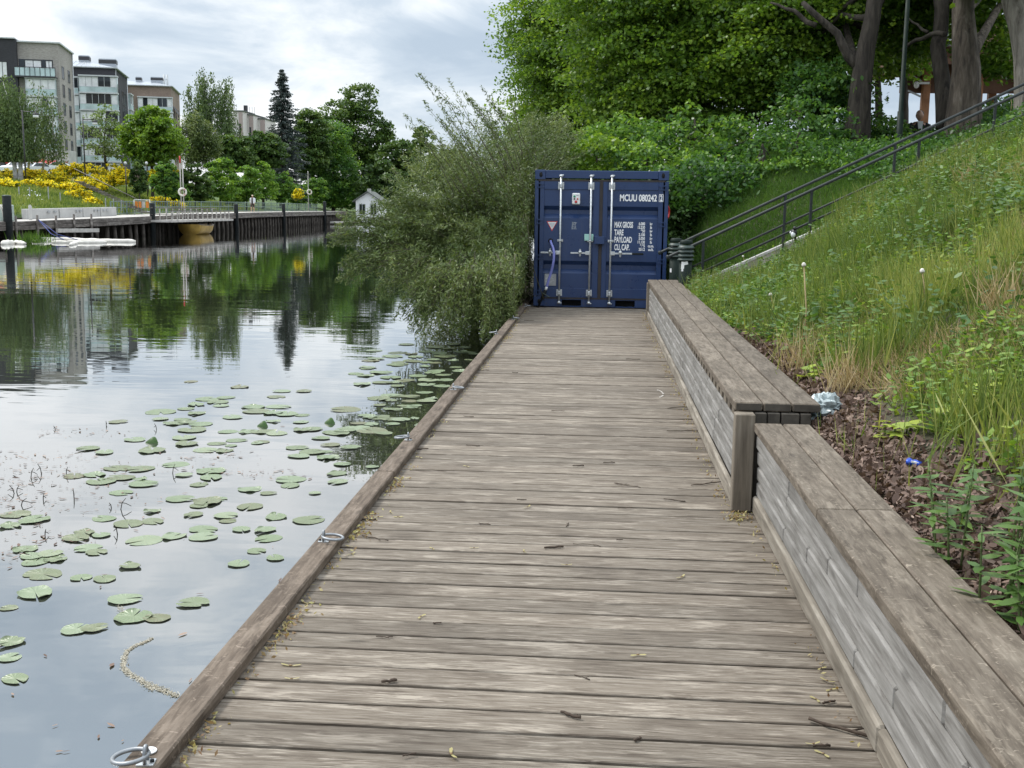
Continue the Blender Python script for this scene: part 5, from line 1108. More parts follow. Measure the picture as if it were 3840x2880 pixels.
# ================================================================ TREES AND SHRUBS OF THE PARK BANK
def gb(px, Y): p = aty(px, 700, Y); return Vector((p.x, p.y, zN(p.x, p.y)))
tree('maple_tree', 'tall maple at the left end of the park trees, its crown standing against the sky', 'tree', gb(2330, 33), aty(2250, -260, 33), .30,
     [E(2150, 430, 240, 200, 33, 2.4), E(2230, 180, 270, 210, 33, 2.6), E(2090, 260, 150, 150, 32, 1.6), E(2300, -80, 330, 200, 33, 2.6), E(2060, 520, 170, 130, 34, 1.6), E(2010, 150, 90, 80, 33, 1), E(2060, 30, 130, 90, 33, 1.1)], 'maple', 660, 150, .090, group='maples on the park bank', flat=.20, rs=(.55, 1.25), shape='oval', width=.8, nlimb=9)
tree('maple_tree', 'maple with dark boughs above the blue container', 'tree', gb(2600, 29), aty(2560, -300, 29), .27,
     [E(2480, 230, 330, 230, 28, 2.4), E(2700, 60, 360, 200, 28, 2.6), E(2420, -10, 330, 170, 28, 2.4), E(2650, 370, 260, 150, 27, 1.8), E(2380, 400, 200, 130, 28, 1.4)], 'maple', 720, 165, .084, group='maples on the park bank', flat=.17, rs=(.5, 1.25), shape='maple', width=.95, nlimb=11, bark='barkdark')
tree('maple_tree', 'maple with a forked leaning trunk left of the tall lamp post', 'tree', gb(3195, 23.2), aty(3290, -330, 23.2), .27,
     [E(3000, 60, 300, 180, 26, 1.9), E(2880, 230, 230, 140, 26, 1.6), E(3290, -40, 330, 120, 27.5, 2.0), E(3030, 290, 130, 110, 26, 1.2), E(3130, -190, 420, 130, 26, 2.6)], 'maple', 560, 160, .082, group='maples on the park bank', flat=.17, rs=(.5, 1.2), shape='maple', width=.95, nlimb=9, bark='barkdark', vshift=.04)
rtB = [o for o in bpy.data.objects if o.get('label', '').startswith('maple with a forked')][0]
mb = MB(); limb(mb, aty(3228, 262, 23.2), aty(3010, 10, 23.4), .11, .05, .05, sd=4); limb(mb, aty(3060, 95, 23.3), aty(2890, 10, 23.8), .06, .02, .03, sd=9); mb.build('bough', M['barkdark'], rtB)
tA = tree('maple_tree', 'thickest trunk of the park trees, grey brown and furrowed, before the wooden pavilion', 'tree', gb(3602, 22.6), aty(3640, -330, 22.6), .34,
     [E(3560, -160, 420, 120, 25.5, 2.2), E(3470, 60, 80, 60, 26.5, .8), E(3745, 180, 60, 100, 25.5, .8), E(3420, 130, 80, 80, 27, .9), E(3740, 40, 80, 60, 25.5, .8)], 'maple', 330, 60, .094, group='maples on the park bank', flat=.36, rs=(.4, .85), shape='maple', width=.95, nlimb=6, vshift=.05)
mb = MB(); limb(mb, aty(3545, 130, 22.6), aty(3380, 190, 23.4), .055, .03, .12, sd=2); limb(mb, aty(3480, 120, 23), aty(3400, 60, 23.5), .035, .015, -.05, sd=6); limb(mb, aty(3540, 480, 23.0), aty(3520, -60, 23.6), .16, .14, 0, sd=3); mb.build('bough', M['barkdark'], tA)
tree('maple_tree', 'pale barked tree cut off by the right edge of the picture', 'tree', gb(3868, 21), aty(3790, -330, 21), .30, [E(3800, -190, 300, 110, 21, 1.6)], 'maple', 90, 40, .125, group='maples on the park bank', bark='barkpale', flat=.36, rs=(.4, .8), shape='maple', width=.95, nlimb=4)
for px, Y, r, lab, tp in ((3378, 31, .13, 'slim leaning tree just behind the tall lamp post', 3385), (3047, 31, .15, 'slim dark trunk among the leaves left of the forked maple', 3060), (2917, 29, .09, 'thin young tree above the right half of the stair railing', 2925), (3300, 34, .12, 'thin trunk in the gap between the forked maple and the lamp post', 3270)):
    tree('young_tree', lab, 'tree', gb(px, Y), aty(tp, -150, Y), r, [E(px, 40, 170, 120, Y, 1.4), E(px-40, 200, 110, 80, Y, 1.0)], 'maple', 110, 46, .13, flat=.36, rs=(.45, .9), shape='oval', width=.85, nlimb=4, bark='barkdark', vshift=.08)
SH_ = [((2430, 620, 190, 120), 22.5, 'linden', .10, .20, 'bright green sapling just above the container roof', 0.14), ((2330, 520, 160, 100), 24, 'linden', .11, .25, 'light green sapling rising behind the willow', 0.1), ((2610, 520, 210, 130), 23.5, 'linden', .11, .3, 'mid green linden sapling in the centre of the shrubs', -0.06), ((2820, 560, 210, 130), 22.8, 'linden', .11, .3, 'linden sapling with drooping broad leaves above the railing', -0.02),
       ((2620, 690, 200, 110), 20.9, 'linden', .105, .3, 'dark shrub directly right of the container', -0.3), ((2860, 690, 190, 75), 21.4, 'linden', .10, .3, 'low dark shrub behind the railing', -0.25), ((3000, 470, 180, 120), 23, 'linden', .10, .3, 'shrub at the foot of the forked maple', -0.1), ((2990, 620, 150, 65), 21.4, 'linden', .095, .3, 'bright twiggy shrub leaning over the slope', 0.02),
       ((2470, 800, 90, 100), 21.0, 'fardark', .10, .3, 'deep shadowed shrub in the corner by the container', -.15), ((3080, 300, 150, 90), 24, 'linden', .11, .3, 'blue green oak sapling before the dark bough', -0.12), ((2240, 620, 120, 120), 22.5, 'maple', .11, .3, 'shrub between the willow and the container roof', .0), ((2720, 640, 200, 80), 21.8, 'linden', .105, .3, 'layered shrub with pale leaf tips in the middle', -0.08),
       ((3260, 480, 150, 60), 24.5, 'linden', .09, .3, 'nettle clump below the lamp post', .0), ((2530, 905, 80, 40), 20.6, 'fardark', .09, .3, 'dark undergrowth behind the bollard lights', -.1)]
for (px, py, rx, ry), Y, mtn, lf, sh, lab, vs in SH_:
    g = gb(px, Y); top = aty(px, py-ry, Y)
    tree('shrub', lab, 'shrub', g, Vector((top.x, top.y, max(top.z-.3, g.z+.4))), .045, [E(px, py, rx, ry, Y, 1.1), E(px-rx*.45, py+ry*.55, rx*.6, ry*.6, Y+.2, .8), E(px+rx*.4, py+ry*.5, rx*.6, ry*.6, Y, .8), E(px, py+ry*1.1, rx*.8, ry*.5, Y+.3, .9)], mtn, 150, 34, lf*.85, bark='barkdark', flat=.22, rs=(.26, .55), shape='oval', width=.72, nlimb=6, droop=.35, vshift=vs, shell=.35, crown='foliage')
# tall lamp post and wooden pavilion on the plateau
g = gb(3360, 22.2); lp = thing('lamp_post', 'tall dark green lamp post between the park trunks', 'lamp post', g)
tp = aty(3374, -420, 22.2); mb = MB(); mb.tube([g-Vector((0, 0, .2)), g+Vector((0, 0, 1.1)), g+Vector((0, 0, 1.1001)), Vector((g.x, g.y, tp.z))], [.062, .060, .045, .035], 12); mb.build('pole', M['dkgreen'], lp)
mb = MB(); mb.beam((g.x, g.y, tp.z), (g.x-.9, g.y-.2, tp.z+.1), .05, .05); mb.build('arm', M['dkgreen'], lp)
mb = MB(); mb.lathe((g.x-.9, g.y-.2, tp.z-.02), [(.05, .12), (.16, .05), (.20, -.03), (.001, -.03)], 16); mb.build('lamp_head', M['dkgreen'], lp)
PY = 37.0; pv_ = aty(3560, 420, PY); pav = thing('wooden_pavilion', 'open red brown wooden pavilion behind the thick trunk', 'pavilion', (pv_.x, pv_.y, 3.4))
for px, wpx, dy in ((3392, 20, 0), (3467, 27, -1.2), (3664, 26, -1.2), (3716, 26, .6), (3830, 24, -1.2)):
    q = aty(px, 400, PY+dy); w = wpx*(PY+dy)/FPX; zt = aty(px, 215, PY+dy).z; mb = MB(); mb.box((q.x, q.y, (zt+3.0)/2), (w, w, zt-3.0), bev=.02); mb.build('post', M['brownpost'], pav)
q0, q1 = aty(3380, 290, PY-1.2), aty(3960, 290, PY-1.2); mb = MB(); zb, zt = aty(3500, 348, PY-1.2).z, aty(3500, 240, PY-1.2).z
mb.box(((q0.x+q1.x)/2, q0.y+.13, (zb+zt)/2), (q1.x-q0.x, .08, zt-zb), bev=.01); mb.build('beam', M['brownroof'], pav)
a = aty(3345, 300, PY); b_ = aty(3385, 318, PY); mb = MB(); mb.prism([aty(3395, 290, PY-2.4), aty(3385, 215, PY-2.4), aty(3720, 135, PY-2.0), aty(4000, 40, PY-2.0), aty(4000, 240, PY-2.0), aty(3500, 240, PY-2.4)], (0, 4.5, .5)); mb.build('roof', M['brownroof'], pav)
mb = MB(); mb.beam(aty(3370, 224, PY-2.5), aty(3990, 36, PY-2.1), .35, .09); mb.build('eave', M['roofgrey'], pav)
mb = MB(); mb.beam(aty(3405, 275, PY-1.3), aty(3455, 305, PY-1.3), .05, .05); mb.beam(aty(3405, 340, PY-1.3), aty(3452, 362, PY-1.3), .05, .05); mb.build('brace', M['greypl'], pav)
q = aty(3437, 318, PY-1.5); mb = MB(); mb.blob(q, (.08, .08, .11), 12, 8); mb.box((q.x+.2, q.y, q.z+.05), (.35, .06, .06)); mb.build('wall_lamp', M['white'], pav)

# ================================================================ THE FAR QUAY
QP = [(-34.2, 42, .55), (-33.6, 63, .62), (-32.0, 70.5, .80), (-33.0, 88, 1.0), (-34.5, 109, 1.16), (-36.2, 134, 1.24), (-38.3, 159, 1.30), (-39.0, 171, 1.32)]
def qat(y):
    for (a, ya, za), (b_, yb, zb_) in zip(QP, QP[1:]):
        if y <= yb: f = (y-ya)/(yb-ya); return Vector((a+(b_-a)*f, y, za+(zb_-za)*f))
    return Vector(QP[-1])
def qx(px, off=0.0):
    """Y where the quay edge crosses the photo column px"""
    lo, hi = 42.0, 171.0
    for _ in range(40):
        m_ = (lo+hi)/2; p = qat(m_)-Vector((off, 0, 0)); d = p-Vector((0, 0, CAMH)); x = 1920+FPX*d.dot(CR)/d.dot(CF)
        if x < px: lo = m_
        else: hi = m_
    return (lo+hi)/2
qy = thing('timber_quay', 'long dark timber quay on piles along the far bank', 'quay', (-33, 60, WZ))
mb = MB()
for (a, ya, za), (b_, yb, zb_) in zip(QP, QP[1:]):
    p0, p1 = Vector((a-1.9, ya, za-.06)), Vector((b_-1.9, yb, zb_-.06)); mb.beam(p0, p1, 3.8, .12)
mb.build('quay_deck', M['palewood'], qy)
mb = MB()
for (a, ya, za), (b_, yb, zb_) in zip(QP, QP[1:]):
    for k in range(2): mb.beam((a+.06, ya, za-.13-.25*k), (b_+.06, yb, zb_-.13-.25*k), .12, .23)
mb.build('fascia_beam', M['quay'], qy)
y = 44.0; npl = 0
while y < 170 and npl < 96:
    p = qat(y); mb = MB(); lean = random.uniform(-.06, .06)
    mb.tube([(p.x-.25, y, p.z-.4), (p.x-.18+lean, y+lean, WZ-.5)], [.13, .15], 8); mb.build('pile', M['pile'], qy); y += random.uniform(1.2, 1.55); npl += 1
mb = MB()
for (a, ya, za), (b_, yb, zb_) in zip(QP, QP[1:]): mb.beam((a-2.6, ya, .0), (b_-2.6, yb, .0), .1, 1.6)
mb.build('back_boarding', M['barkdark'], qy)
def mpost(px, ytop, r, lab):
    Y = qx(px); p = qat(Y)+Vector((.12, 0, 0)); top = aty(px, ytop, Y).z; rt = thing('mooring_post', lab, 'mooring post', (p.x, p.y, WZ), 'black mooring posts on the far quay')
    mb = MB(); mb.lathe((p.x, p.y, 0), [(r, WZ-.5), (r, top-.06), (r*.96, top-.05)], 14); mb.build('post_body', M['blackpl'], rt)
    mb = MB(); mb.lathe((p.x, p.y, 0), [(r*1.02, top-.055), (r*1.02, top), (r*.5, top+.03), (.001, top+.03)], 14); mb.build('post_cap', M['louver'], rt)
mpost(22, 733, .24, 'black mooring post at the left edge of the picture')
mpost(566, 761, .19, 'black mooring post right of the orange barrier')
mpost(881, 765, .20, 'black mooring post between the moored boat and the walker')
mpost(1060, 764, .20, 'black mooring post to the right of the walker')
mpost(1214, 756, .22, 'farthest black mooring post, near the white boathouse')
# grey stakes at the left end with a ledge beam and a blue rope
for k, (px, yt) in enumerate(((47, 810), (128, 806), (198, 808), (266, 803), (331, 802))):
    Y = qx(px); p = qat(Y); top = aty(px, yt, Y).z; mb = MB(); mb.tube([(p.x+.2, Y, WZ-.4), (p.x+.2, Y, top)], [.075, .07], 8)
    setp(mb.build('mooring_stake', M['quay']), 'thin grey mooring stake against the left end of the far quay', 'stake', 'grey stakes along the far quay')
Y0, Y1 = qx(194), qx(350); mb = MB(); mb.beam(qat(Y0)+Vector((.3, 0, -.62)), qat(Y1)+Vector((.3, 0, -.74)), .14, .24); setp(mb.build('ledge_beam', M['palewood']), 'low grey ledge beam hung on the stakes of the far quay', 'beam')
mb = MB(); a, b_ = qat(qx(130))+Vector((.2, 0, .1)), Vector((qat(qx(205)).x+2.0, qx(205)-3, WZ+.1)); mb.tube([a, a.lerp(b_, .5)-Vector((0, 0, .25)), b_], .025, 6)
b2 = Vector((qat(qx(270)).x+2.2, qx(270)-4, WZ+.1)); mb.tube([a, a.lerp(b2, .5)-Vector((0, 0, .3)), b2], .022, 6); setp(mb.build('mooring_rope', M['rope']), 'blue rope tying the white floats to the far quay', 'rope')
p = aty(187, 800, qx(190)); mb = MB(); p = qat(qx(187))+Vector((-1.2, 0, 0)); mb.box((p.x, p.y, p.z+.42), (.16, .16, .85), bev=.02); mb.box((p.x, p.y, p.z+.87), (.1, .1, .08)); setp(mb.build('service_post', M['concpale']), 'pale service post standing in the grass at the left end of the quay', 'post')
p = qat(qx(35)); rt = thing('sheeted_frame', 'low frame under pale green sheet with loose white straps, left on the far quay', 'frame', (p.x-1, p.y, p.z))
mb = MB(); mb.box((p.x-1.2, p.y+.5, p.z+.48), (1.9, 1.2, .95), bev=.05); mb.build('sheet', M['tarp'], rt)
for k in range(5):
    mb = MB(); x0 = p.x-.2+.1*k; mb.tube([(x0-.3, p.y-.12, p.z+.95), (x0-.1, p.y-.16, p.z+.6), (x0+random.uniform(-.2, .2), p.y-.14, p.z+.15)], .03, 5); mb.build('strap', M['boom'], rt)
# concrete seat wall
Y0, Y1 = qx(232), qx(553); cw = thing('seat_wall', 'long pale concrete wall at the back of the far quay', 'wall', (qat(Y0).x-2.8, Y0, .7))
n = 8
for k in range(n):
    ya, yb = Y0+(Y1-Y0)*k/n, Y0+(Y1-Y0)*(k+1)/n-.03; pa, pb = qat(ya), qat(yb); mb = MB(); h = .62
    mb.beam((pa.x-2.4-.05*(k % 2), ya, pa.z+h/2), (pb.x-2.4-.05*(k % 2), yb, pb.z+h/2), .35, h, bev=.015); blk = mb.build('wall_block', M['concpale'], cw)
    if k in (1, 3, 5, 6):
        mb = MB()
        for f in (.3, .7): q = pa.lerp(pb, f); mb.box((q.x-2.2, q.y, q.z+.42), (.06, .28, .12))
        mb.build('vent', M['greypl'], blk)
# white float booms
def boom(pts, r, lab, lump=.25):
    P = [onz(px, py, WZ)+Vector((0, 0, r*.45)) for px, py in pts]; P2 = []
    for i in range(len(P)-1):
        for k in range(6): P2.append(P[i].lerp(P[i+1], k/6))
    P2.append(P[-1]); mb = MB(); mb.tube(P2, [r*(1+lump*mnoise.noise((i*.55, r*9, 1))*1.6)*(.55 if i in (0, len(P2)-1) else 1) for i in range(len(P2))], 10)
    setp(mb.build('float_boom', M['boom']), lab, 'float', 'white floats drifting before the far quay')
boom(((8, 918), (30, 916), (60, 914), (95, 917)), 0.132, 'short lumpy white float at the left edge of the water', .5)
boom(((122, 900), (160, 902), (230, 900), (330, 905), (420, 908), (508, 909)), 0.125, 'longest white float, its right end reaching toward the moored boat')
boom(((195, 911), (260, 912), (330, 912), (400, 911)), 0.106, 'white float lying in front of the longest one', .35)
boom(((122, 909), (150, 910), (190, 906)), 0.112, 'short white float beside the reeds', .5)
boom(((262, 921), (280, 916), (300, 908)), 0.099, 'bent grey white float sticking toward the camera', .4)
c = onz(103, 915, WZ); q = 260; o = cloud('reed_clump', [blades(c.x+rng.normal(0, .45, q), c.y+.6+rng.normal(0, .3, q), np.full(q, WZ), .3, .9, .03, .4)], [rng.random(q)], M['mown']); setp(o, 'small clump of green reeds among the white floats', 'reeds', kind='stuff')
# landing stage with white balusters, yellow boat below
Y0, Y1 = qx(552), qx(815); A, B_ = qat(Y0), qat(Y1); ls = thing('landing_stage', 'landing stage with pale balusters hung in front of the far quay', 'landing stage', (A.x+1, Y0, .3))
A2, B2 = aty(600, 829, Y0+1.5), aty(815, 829, Y1-2); A2.x = A.x+.85; B2.x = B_.x+.95; A2.y, B2.y = Y0+.4, Y1-1.0; za = aty(600, 829, Y0+1).z
A2.z = B2.z = za; mb = MB(); mb.beam(A2, B2, 1.6, .16); mb.build('stage_deck', M['palewood'], ls)
for off, hh, nb in ((.72, .75, 13), (-.7, .95, 11)):
    mb = MB(); e = Vector((off, 0, hh)); mb.beam(A2+e, B2+e, .09, .07); mb.beam(A2+Vector((off, 0, hh*.5)), B2+Vector((off, 0, hh*.5)), .06, .05); mb.build('top_rail', M['quay'], ls)
    for k in range(nb): q = A2.lerp(B2, (k+.2)/nb)+Vector((off, 0, 0)); mb = MB(); mb.beam(q, q+Vector((0, .0001, hh)), .075, .075, up=(1, 0, 0)); mb.build('baluster', M['palewood'], ls)
mb = MB()
for k in range(5): q = A2.lerp(B2, (k+.5)/5); mb.tube([(q.x-.7, q.y, za), (q.x-.7, q.y, WZ-.4)], .09, 7)
mb.build('stage_pile', M['pile'], ls)
Yb = qx(690); bl = aty(627, 868, Yb-3.0); br = aty(757, 868, Yb+1.6); bl = Vector((qat(bl.y).x+2.3, bl.y, WZ)); br = Vector((qat(br.y).x+2.3, br.y, WZ)); by = thing('rowing_boat', 'yellow brown boat moored under the landing stage', 'boat', ((bl.x+br.x)/2, (bl.y+br.y)/2, WZ))
u = (br-bl).normalized(); w_ = Vector((-u.y, u.x, 0)); Lb = (br-bl).length; V = []; ns, nr = 12, 9
for i in range(ns):
    f = i/(ns-1); hw = .95*(1-.9*max(0, (f-.55)/.45)**2.2)*(.86+.14*min(1, f*5)); sh_ = .80+.10*(2*f-1)**2
    for k in range(nr):
        a = PI*k/(nr-1); s = math.cos(a); zz_ = -math.sin(a)**.7
        V.append(bl+u*(Lb*(-.03+1.06*f+(.04 if k in (0, nr-1) else 0)*(1 if f > .5 else -1)))+w_*(hw*s+.9)+Vector((0, 0, sh_*(1+zz_)-.12)))
mb = MB(); mb.add(V, [(i*nr+k, (i+1)*nr+k, (i+1)*nr+k+1, i*nr+k+1) for i in range(ns-1) for k in range(nr-1)]+[tuple(range(nr))], .5, True); mb.build('hull', M['yellowhull'], by)
mb = MB()
for f in (.25, .55): q = bl+u*Lb*f+w_*.9+Vector((0, 0, .5)); mb.beam(q-w_*.8, q+w_*.8, .25, .05)
mb.build('thwart', M['palewood'], by)
mb = MB(); mb.tube([V[i*nr]+Vector((0, 0, .01)) for i in range(ns)], .03, 6); mb.tube([V[i*nr+nr-1]+Vector((0, 0, .01)) for i in range(ns)], .03, 6); mb.build('gunwale', M['quay'], by)
# green railing at the back of the quay
def fence(px0, px1, off, lab):
    Y0, Y1 = qx(px0), qx(px1); rt = thing('quay_railing', lab, 'railing', qat(Y0)+Vector((off, 0, 0)), 'green railings on the far quay'); n = max(3, int((Y1-Y0)/3.2))
    for k in range(n):
        ya, yb = Y0+(Y1-Y0)*k/n, Y0+(Y1-Y0)*(k+1)/n; a, b_ = qat(ya)+Vector((off, 0, 0)), qat(yb)+Vector((off, 0, 0)); mb = MB()
        for h in (.12, .55, 1.0): mb.beam(a+Vector((0, 0, h)), b_+Vector((0, 0, h)), .05, .06)
        for q in range(1, 5): c = a.lerp(b_, q/5); mb.beam(c+Vector((0, 0, .12)), c+Vector((0, .0001, 1.0)), .04, .04, up=(1, 0, 0))
        mb.build('rail_panel', M['greenrail'], rt); mb = MB(); mb.beam(a-Vector((0, 0, .05)), a+Vector((0, .0001, 1.05)), .09, .09, up=(1, 0, 0)); mb.build('post', M['greenrail'], rt)
fence(580, 880, -3.3, 'green railing panels left of the walker'); fence(884, 1275, -3.3, 'green railing panels running on past the walker to the boathouse')
Yw = qx(948, 1.9); q = qat(Yw); walker(q.x-1.9, Yw, q.z)
# lifebuoy poles
for px, yt, Y_off, tilt, lab in ((681, 585, .5, 'red', 'tall lifebuoy pole with red tip by the landing stage'), (1157, 642, .5, 'pale', 'slim pale lifebuoy pole right of the walker')):
    Y = qx(px, 2.9); p = qat(Y)+Vector((-2.9, 0, 0)); top = aty(px, yt, Y).z; rt = thing('lifebuoy_pole', lab, 'lifebuoy', p)
    for dx in ((0, .22) if tilt == 'red' else (0,)):
        mb = MB(); mb.tube([(p.x+dx, p.y, p.z-.2), (p.x+dx, p.y, top-(0 if dx == 0 else .5))], .05, 7); mb.build('pole', M['palewood'], rt)
    mb = MB(); mb.tube([(p.x, p.y, top-.6), (p.x, p.y, top)], .065, 7); mb.build('pole_tip', M['red' if tilt == 'red' else 'palewood'], rt)
    zb = aty(px, 720, Y).z; cb = Vector((p.x+.18, p.y-.12, zb)); mb = MB(); mb.torus(cb, .30, .085, (0.3, -1, 0), 24, 8); rg = mb.build('ring', M['boom'], rt)
    mb = MB()
    for a in (0.8, 2.4, 3.9, 5.5): mb.torus(cb+Vector((math.cos(a)*.30, 0, math.sin(a)*.30)), .085, .018, (-math.sin(a), 0, math.cos(a)), 10, 6)
    mb.build('red_band', M['red'], rg)
# orange barrier by the steps
Y = qx(534, 2.5); p = qat(Y)+Vector((-2.5, 0, 0)); rt = thing('barrier', 'barrier with orange boards and pale frame at the foot of the far steps', 'barrier', p); mb = MB(); w = 1.25
za, zb = aty(534, 783, Y).z, aty(534, 750, Y).z
for dx in (-w/2, w/2): mb.tube([(p.x+dx, p.y, p.z-.1), (p.x+dx, p.y, zb)], .035, 7)
mb.tube([(p.x-w/2, p.y, zb), (p.x+w/2, p.y, zb)], .035, 7); mb.tube([(p.x-w/2, p.y, za-.2), (p.x+w/2, p.y, za-.2)], .03, 7); mb.build('barrier_frame', M['frame'], rt)
for k in range(4): mb = MB(); mb.box((p.x-w/2+.19+.29*k, p.y-.03, (za+zb)/2-.02), (.21, .03, (zb-za)*.72)); mb.build('board', M['orange' if k != 2 else 'palewood'], rt)
# wooden steps handrails up the far slope
fs = thing('slope_steps', 'timber steps with two handrails climbing through the yellow broom', 'steps', aty(555, 785, 83))
for dy in (0, 1.3):
    mb = MB(); a, b_ = aty(515, 747, 82+dy), aty(278, 632, 89+dy*4); mb.tube([a, b_], .032, 7); mb.build('handrail', M['quay'], fs)
mb = MB(); a, b_ = aty(545, 785, 82.5), aty(285, 665, 90)
for k in range(22): q = a.lerp(b_, k/22); mb.box(q-Vector((0, 0, .25)), (.35, 1.0, .08))
mb.build('tread', M['quay'], fs)
# white boathouse
Y = 166.0; q = aty(1335, 845, Y); w = 92*Y/FPX; gz = WZ+.25; rt = thing('boathouse', 'small white boathouse with two dark windows at the water edge, half hidden by the willow', 'house', (q.x, Y, gz))
ze, zr = aty(1340, 752, Y).z, aty(1375, 722, Y).z; mb = MB(); x0, x1 = q.x, q.x+w; xm = (x0+x1)/2
mb.prism([(x0, Y, gz), (x1, Y, gz), (x1, Y, ze), (xm, Y, zr), (x0, Y, ze)], (0, 5, 0)); wl_ = mb.build('wall', M['white'], rt)
for s in (-1, 1):
    mb = MB(); e = xm+s*(w/2+.45); zz_ = ze-.45*(zr-ze)/(w/2); P = [(xm, Y-.45, zr+.05), (e, Y-.45, zz_+.05), (e, Y-.45, zz_+.2), (xm, Y-.45, zr+.22)]; mb.prism(P, (0, 5.9, 0)); mb.build('roof', M['roofgrey'], rt)
for fx in (.27, .73):
    mb = MB(); mb.box((x0+w*fx, Y-.03, gz+1.9), (.85, .08, 1.5), bev=.02); f_ = mb.build('window', M['window'], rt); mb = MB()
    for dx in (-.47, .47, 0): mb.box((x0+w*fx+dx, Y-.06, gz+1.9), (.08 if dx else .05, .06, 1.6))
    for dz in (-.78, .78): mb.box((x0+w*fx, Y-.062, gz+1.9+dz), (1.02, .06, .08))
    mb.build('window_frame', M['frame'], f_)
mb = MB(); mb.box((xm, Y+1, zr+.25), (.5, .5, .7)); mb.build('chimney', M['concpale'], rt)
mb = MB(); a = onz(1248, 842, WZ); b_ = onz(1345, 840, WZ)
mb.beam(a+Vector((0, 0, .3)), b_+Vector((0, 0, .3)), .8, .25); setp(mb.build('small_jetty', M['palewood']), 'low pale jetty in front of the white boathouse', 'jetty')
# street lamps
def lamp(px, ytop, Y, arm, lab):
    tp = aty(px, ytop, Y); g = zL(tp.x, Y); rt = thing('street_lamp', lab, 'street lamp', (tp.x, Y, g), 'black street lamps along the far street')
    mb = MB(); mb.tube([(tp.x, Y, g-.2), (tp.x, Y, tp.z)], [.085, .06], 8); mb.build('pole', M['darkframe'], rt)
    mb = MB(); mb.tube([(tp.x, Y, tp.z-.12), (tp.x+arm, Y, tp.z-.12)], .04, 6); mb.build('arm', M['darkframe'], rt)
    c = Vector((tp.x+arm, Y, tp.z-.30)); mb = MB(); mb.lathe(c, [(.04, .30), (.05, .10), (.25, .02), (.27, -.08), (.001, -.08)], 14); mb.build('lamp_shade', M['darkframe'], rt)
    mb = MB(); mb.lathe(c, [(.21, -.085), (.24, -.30), (.18, -.33), (.001, -.33)], 14); mb.build('glass_bowl', M['white'], rt)
for px, yt, Y, lab in ((83, 413, 95, 'street lamp before the birches, farthest left'), (310, 443, 106, 'street lamp in front of the dark glazed apartments'), (547, 485, 121, 'street lamp before the round bright maple'), (701, 518, 133, 'street lamp right of the round bright maple'), (848, 548, 148, 'street lamp between the grey willow and the spruce'), (958, 577, 161, 'small far lamp left of the spruce'), (1078, 590, 177, 'farthest lamp, just right of the spruce trunk')):
    lamp(px, yt, Y, 1.2, lab)
# ---- plants of the far slope
def behind(px, off):
    lo, hi = 60.0, 260.0
    for _ in range(40):
        m_ = (lo+hi)/2
        if aty(px, 760, m_).x > qat(m_).x-off: lo = m_
        else: hi = m_
    return (lo+hi)/2
def far(name, lab, cat, px, py0, py1, hw, Y, mt, n=130, per=46, lf=.34, group=None, shape='oval', parts=None, bark='barkdark', flat=.45, zmin=None, width=.75, vs=0., r0=None, rs=None, droop=.25, nlimb=6):
    g = aty(px, py0, Y); cy = (py0+py1)/2; h = (py0-py1)/2
    ells = [E(*q, Y) for q in parts] if parts else [E(px, cy-h*.05, hw, h*.92, Y), E(px-hw*.35, cy+h*.25, hw*.65, h*.6, Y), E(px+hw*.35, cy+h*.2, hw*.65, h*.6, Y), E(px, cy-h*.5, hw*.5, h*.48, Y)]
    gz = min(g.z, zL(g.x, Y)) if g.x < -34.5 else 0.2
    s = hw*Y/FPX; rs = rs or (s*.16, s*.34); tp = aty(px, py1+(py0-py1)*.25, Y)
    return tree(name, lab, cat, (g.x, Y, gz), tp, r0 or max(.06, s*.05), ells, mt, n, per, lf, group, bark, flat, rs, shape, nlimb, droop, width, zmin, .5, vshift=vs)
far('maple_tree', 'round bright green maple on the far street', 'tree', 568, 632, 392, 112, 108, 'maple', 240, 60, .30, vs=.12)
far('young_tree', 'thin pale green street tree with visible branches before the glazed apartments', 'tree', 394, 622, 388, 88, 110, 'birch', 90, 26, .24, bark='pile', rs=(.4, .9), vs=.35, nlimb=16, r0=.14)
far('willow_tree', 'grey green willow right of the round maple', 'tree', 738, 640, 432, 85, 125, 'willow', 220, 60, .34, flat=1.4, shape='lance', width=.35)
far('dark_bush', 'dark narrow conical tree at the top of the far steps', 'tree', 521, 735, 590, 33, 88, 'fardark', 120, 40, .20, flat=.7)
for px, a, b_, hw, Y, mtn, vs, lab in ((620, 745, 600, 52, 90, 'linden', -.02, 'shrub right of the dark conical tree'), (733, 770, 605, 62, 97, 'fardark', .0, 'dark round shrub behind the landing stage'), (825, 768, 585, 72, 104, 'farbright', -.05, 'bright shrub above the green railing, left of the walker'), (925, 768, 610, 62, 108, 'farbright', -.08, 'bright shrub directly behind the walker'), (985, 768, 600, 62, 113, 'farbright', .0, 'tall bright shrub left of the spruce foot'), (1060, 768, 640, 60, 117, 'linden', .0, 'layered green shrub right of the walker'), (1120, 768, 690, 45, 122, 'linden', .1, 'low shrub beside the far yellow broom'), (870, 770, 690, 45, 101, 'farbright', .1, 'low yellow green shrub at the railing'), (1185, 775, 660, 45, 135, 'linden', .05, 'green shrub at the slim lifebuoy pole'), (665, 765, 680, 45, 92, 'linden', .0, 'shrub behind the red tipped lifebuoy pole'), (1300, 790, 690, 60, 172, 'linden', .0, 'green shrub behind the white boathouse')):
    far('shrub', lab, 'shrub', px, a, b_, hw, behind(px, 5.2+(Y % 3)*.7), mtn, 120, 46, .26, 'shrubs along the far quay', vs=vs+.14, flat=.38)
far('dark_tree', 'dark tree between the birches and the spruce', 'tree', 985, 640, 490, 90, 150, 'fardark', 200, 50, .42)
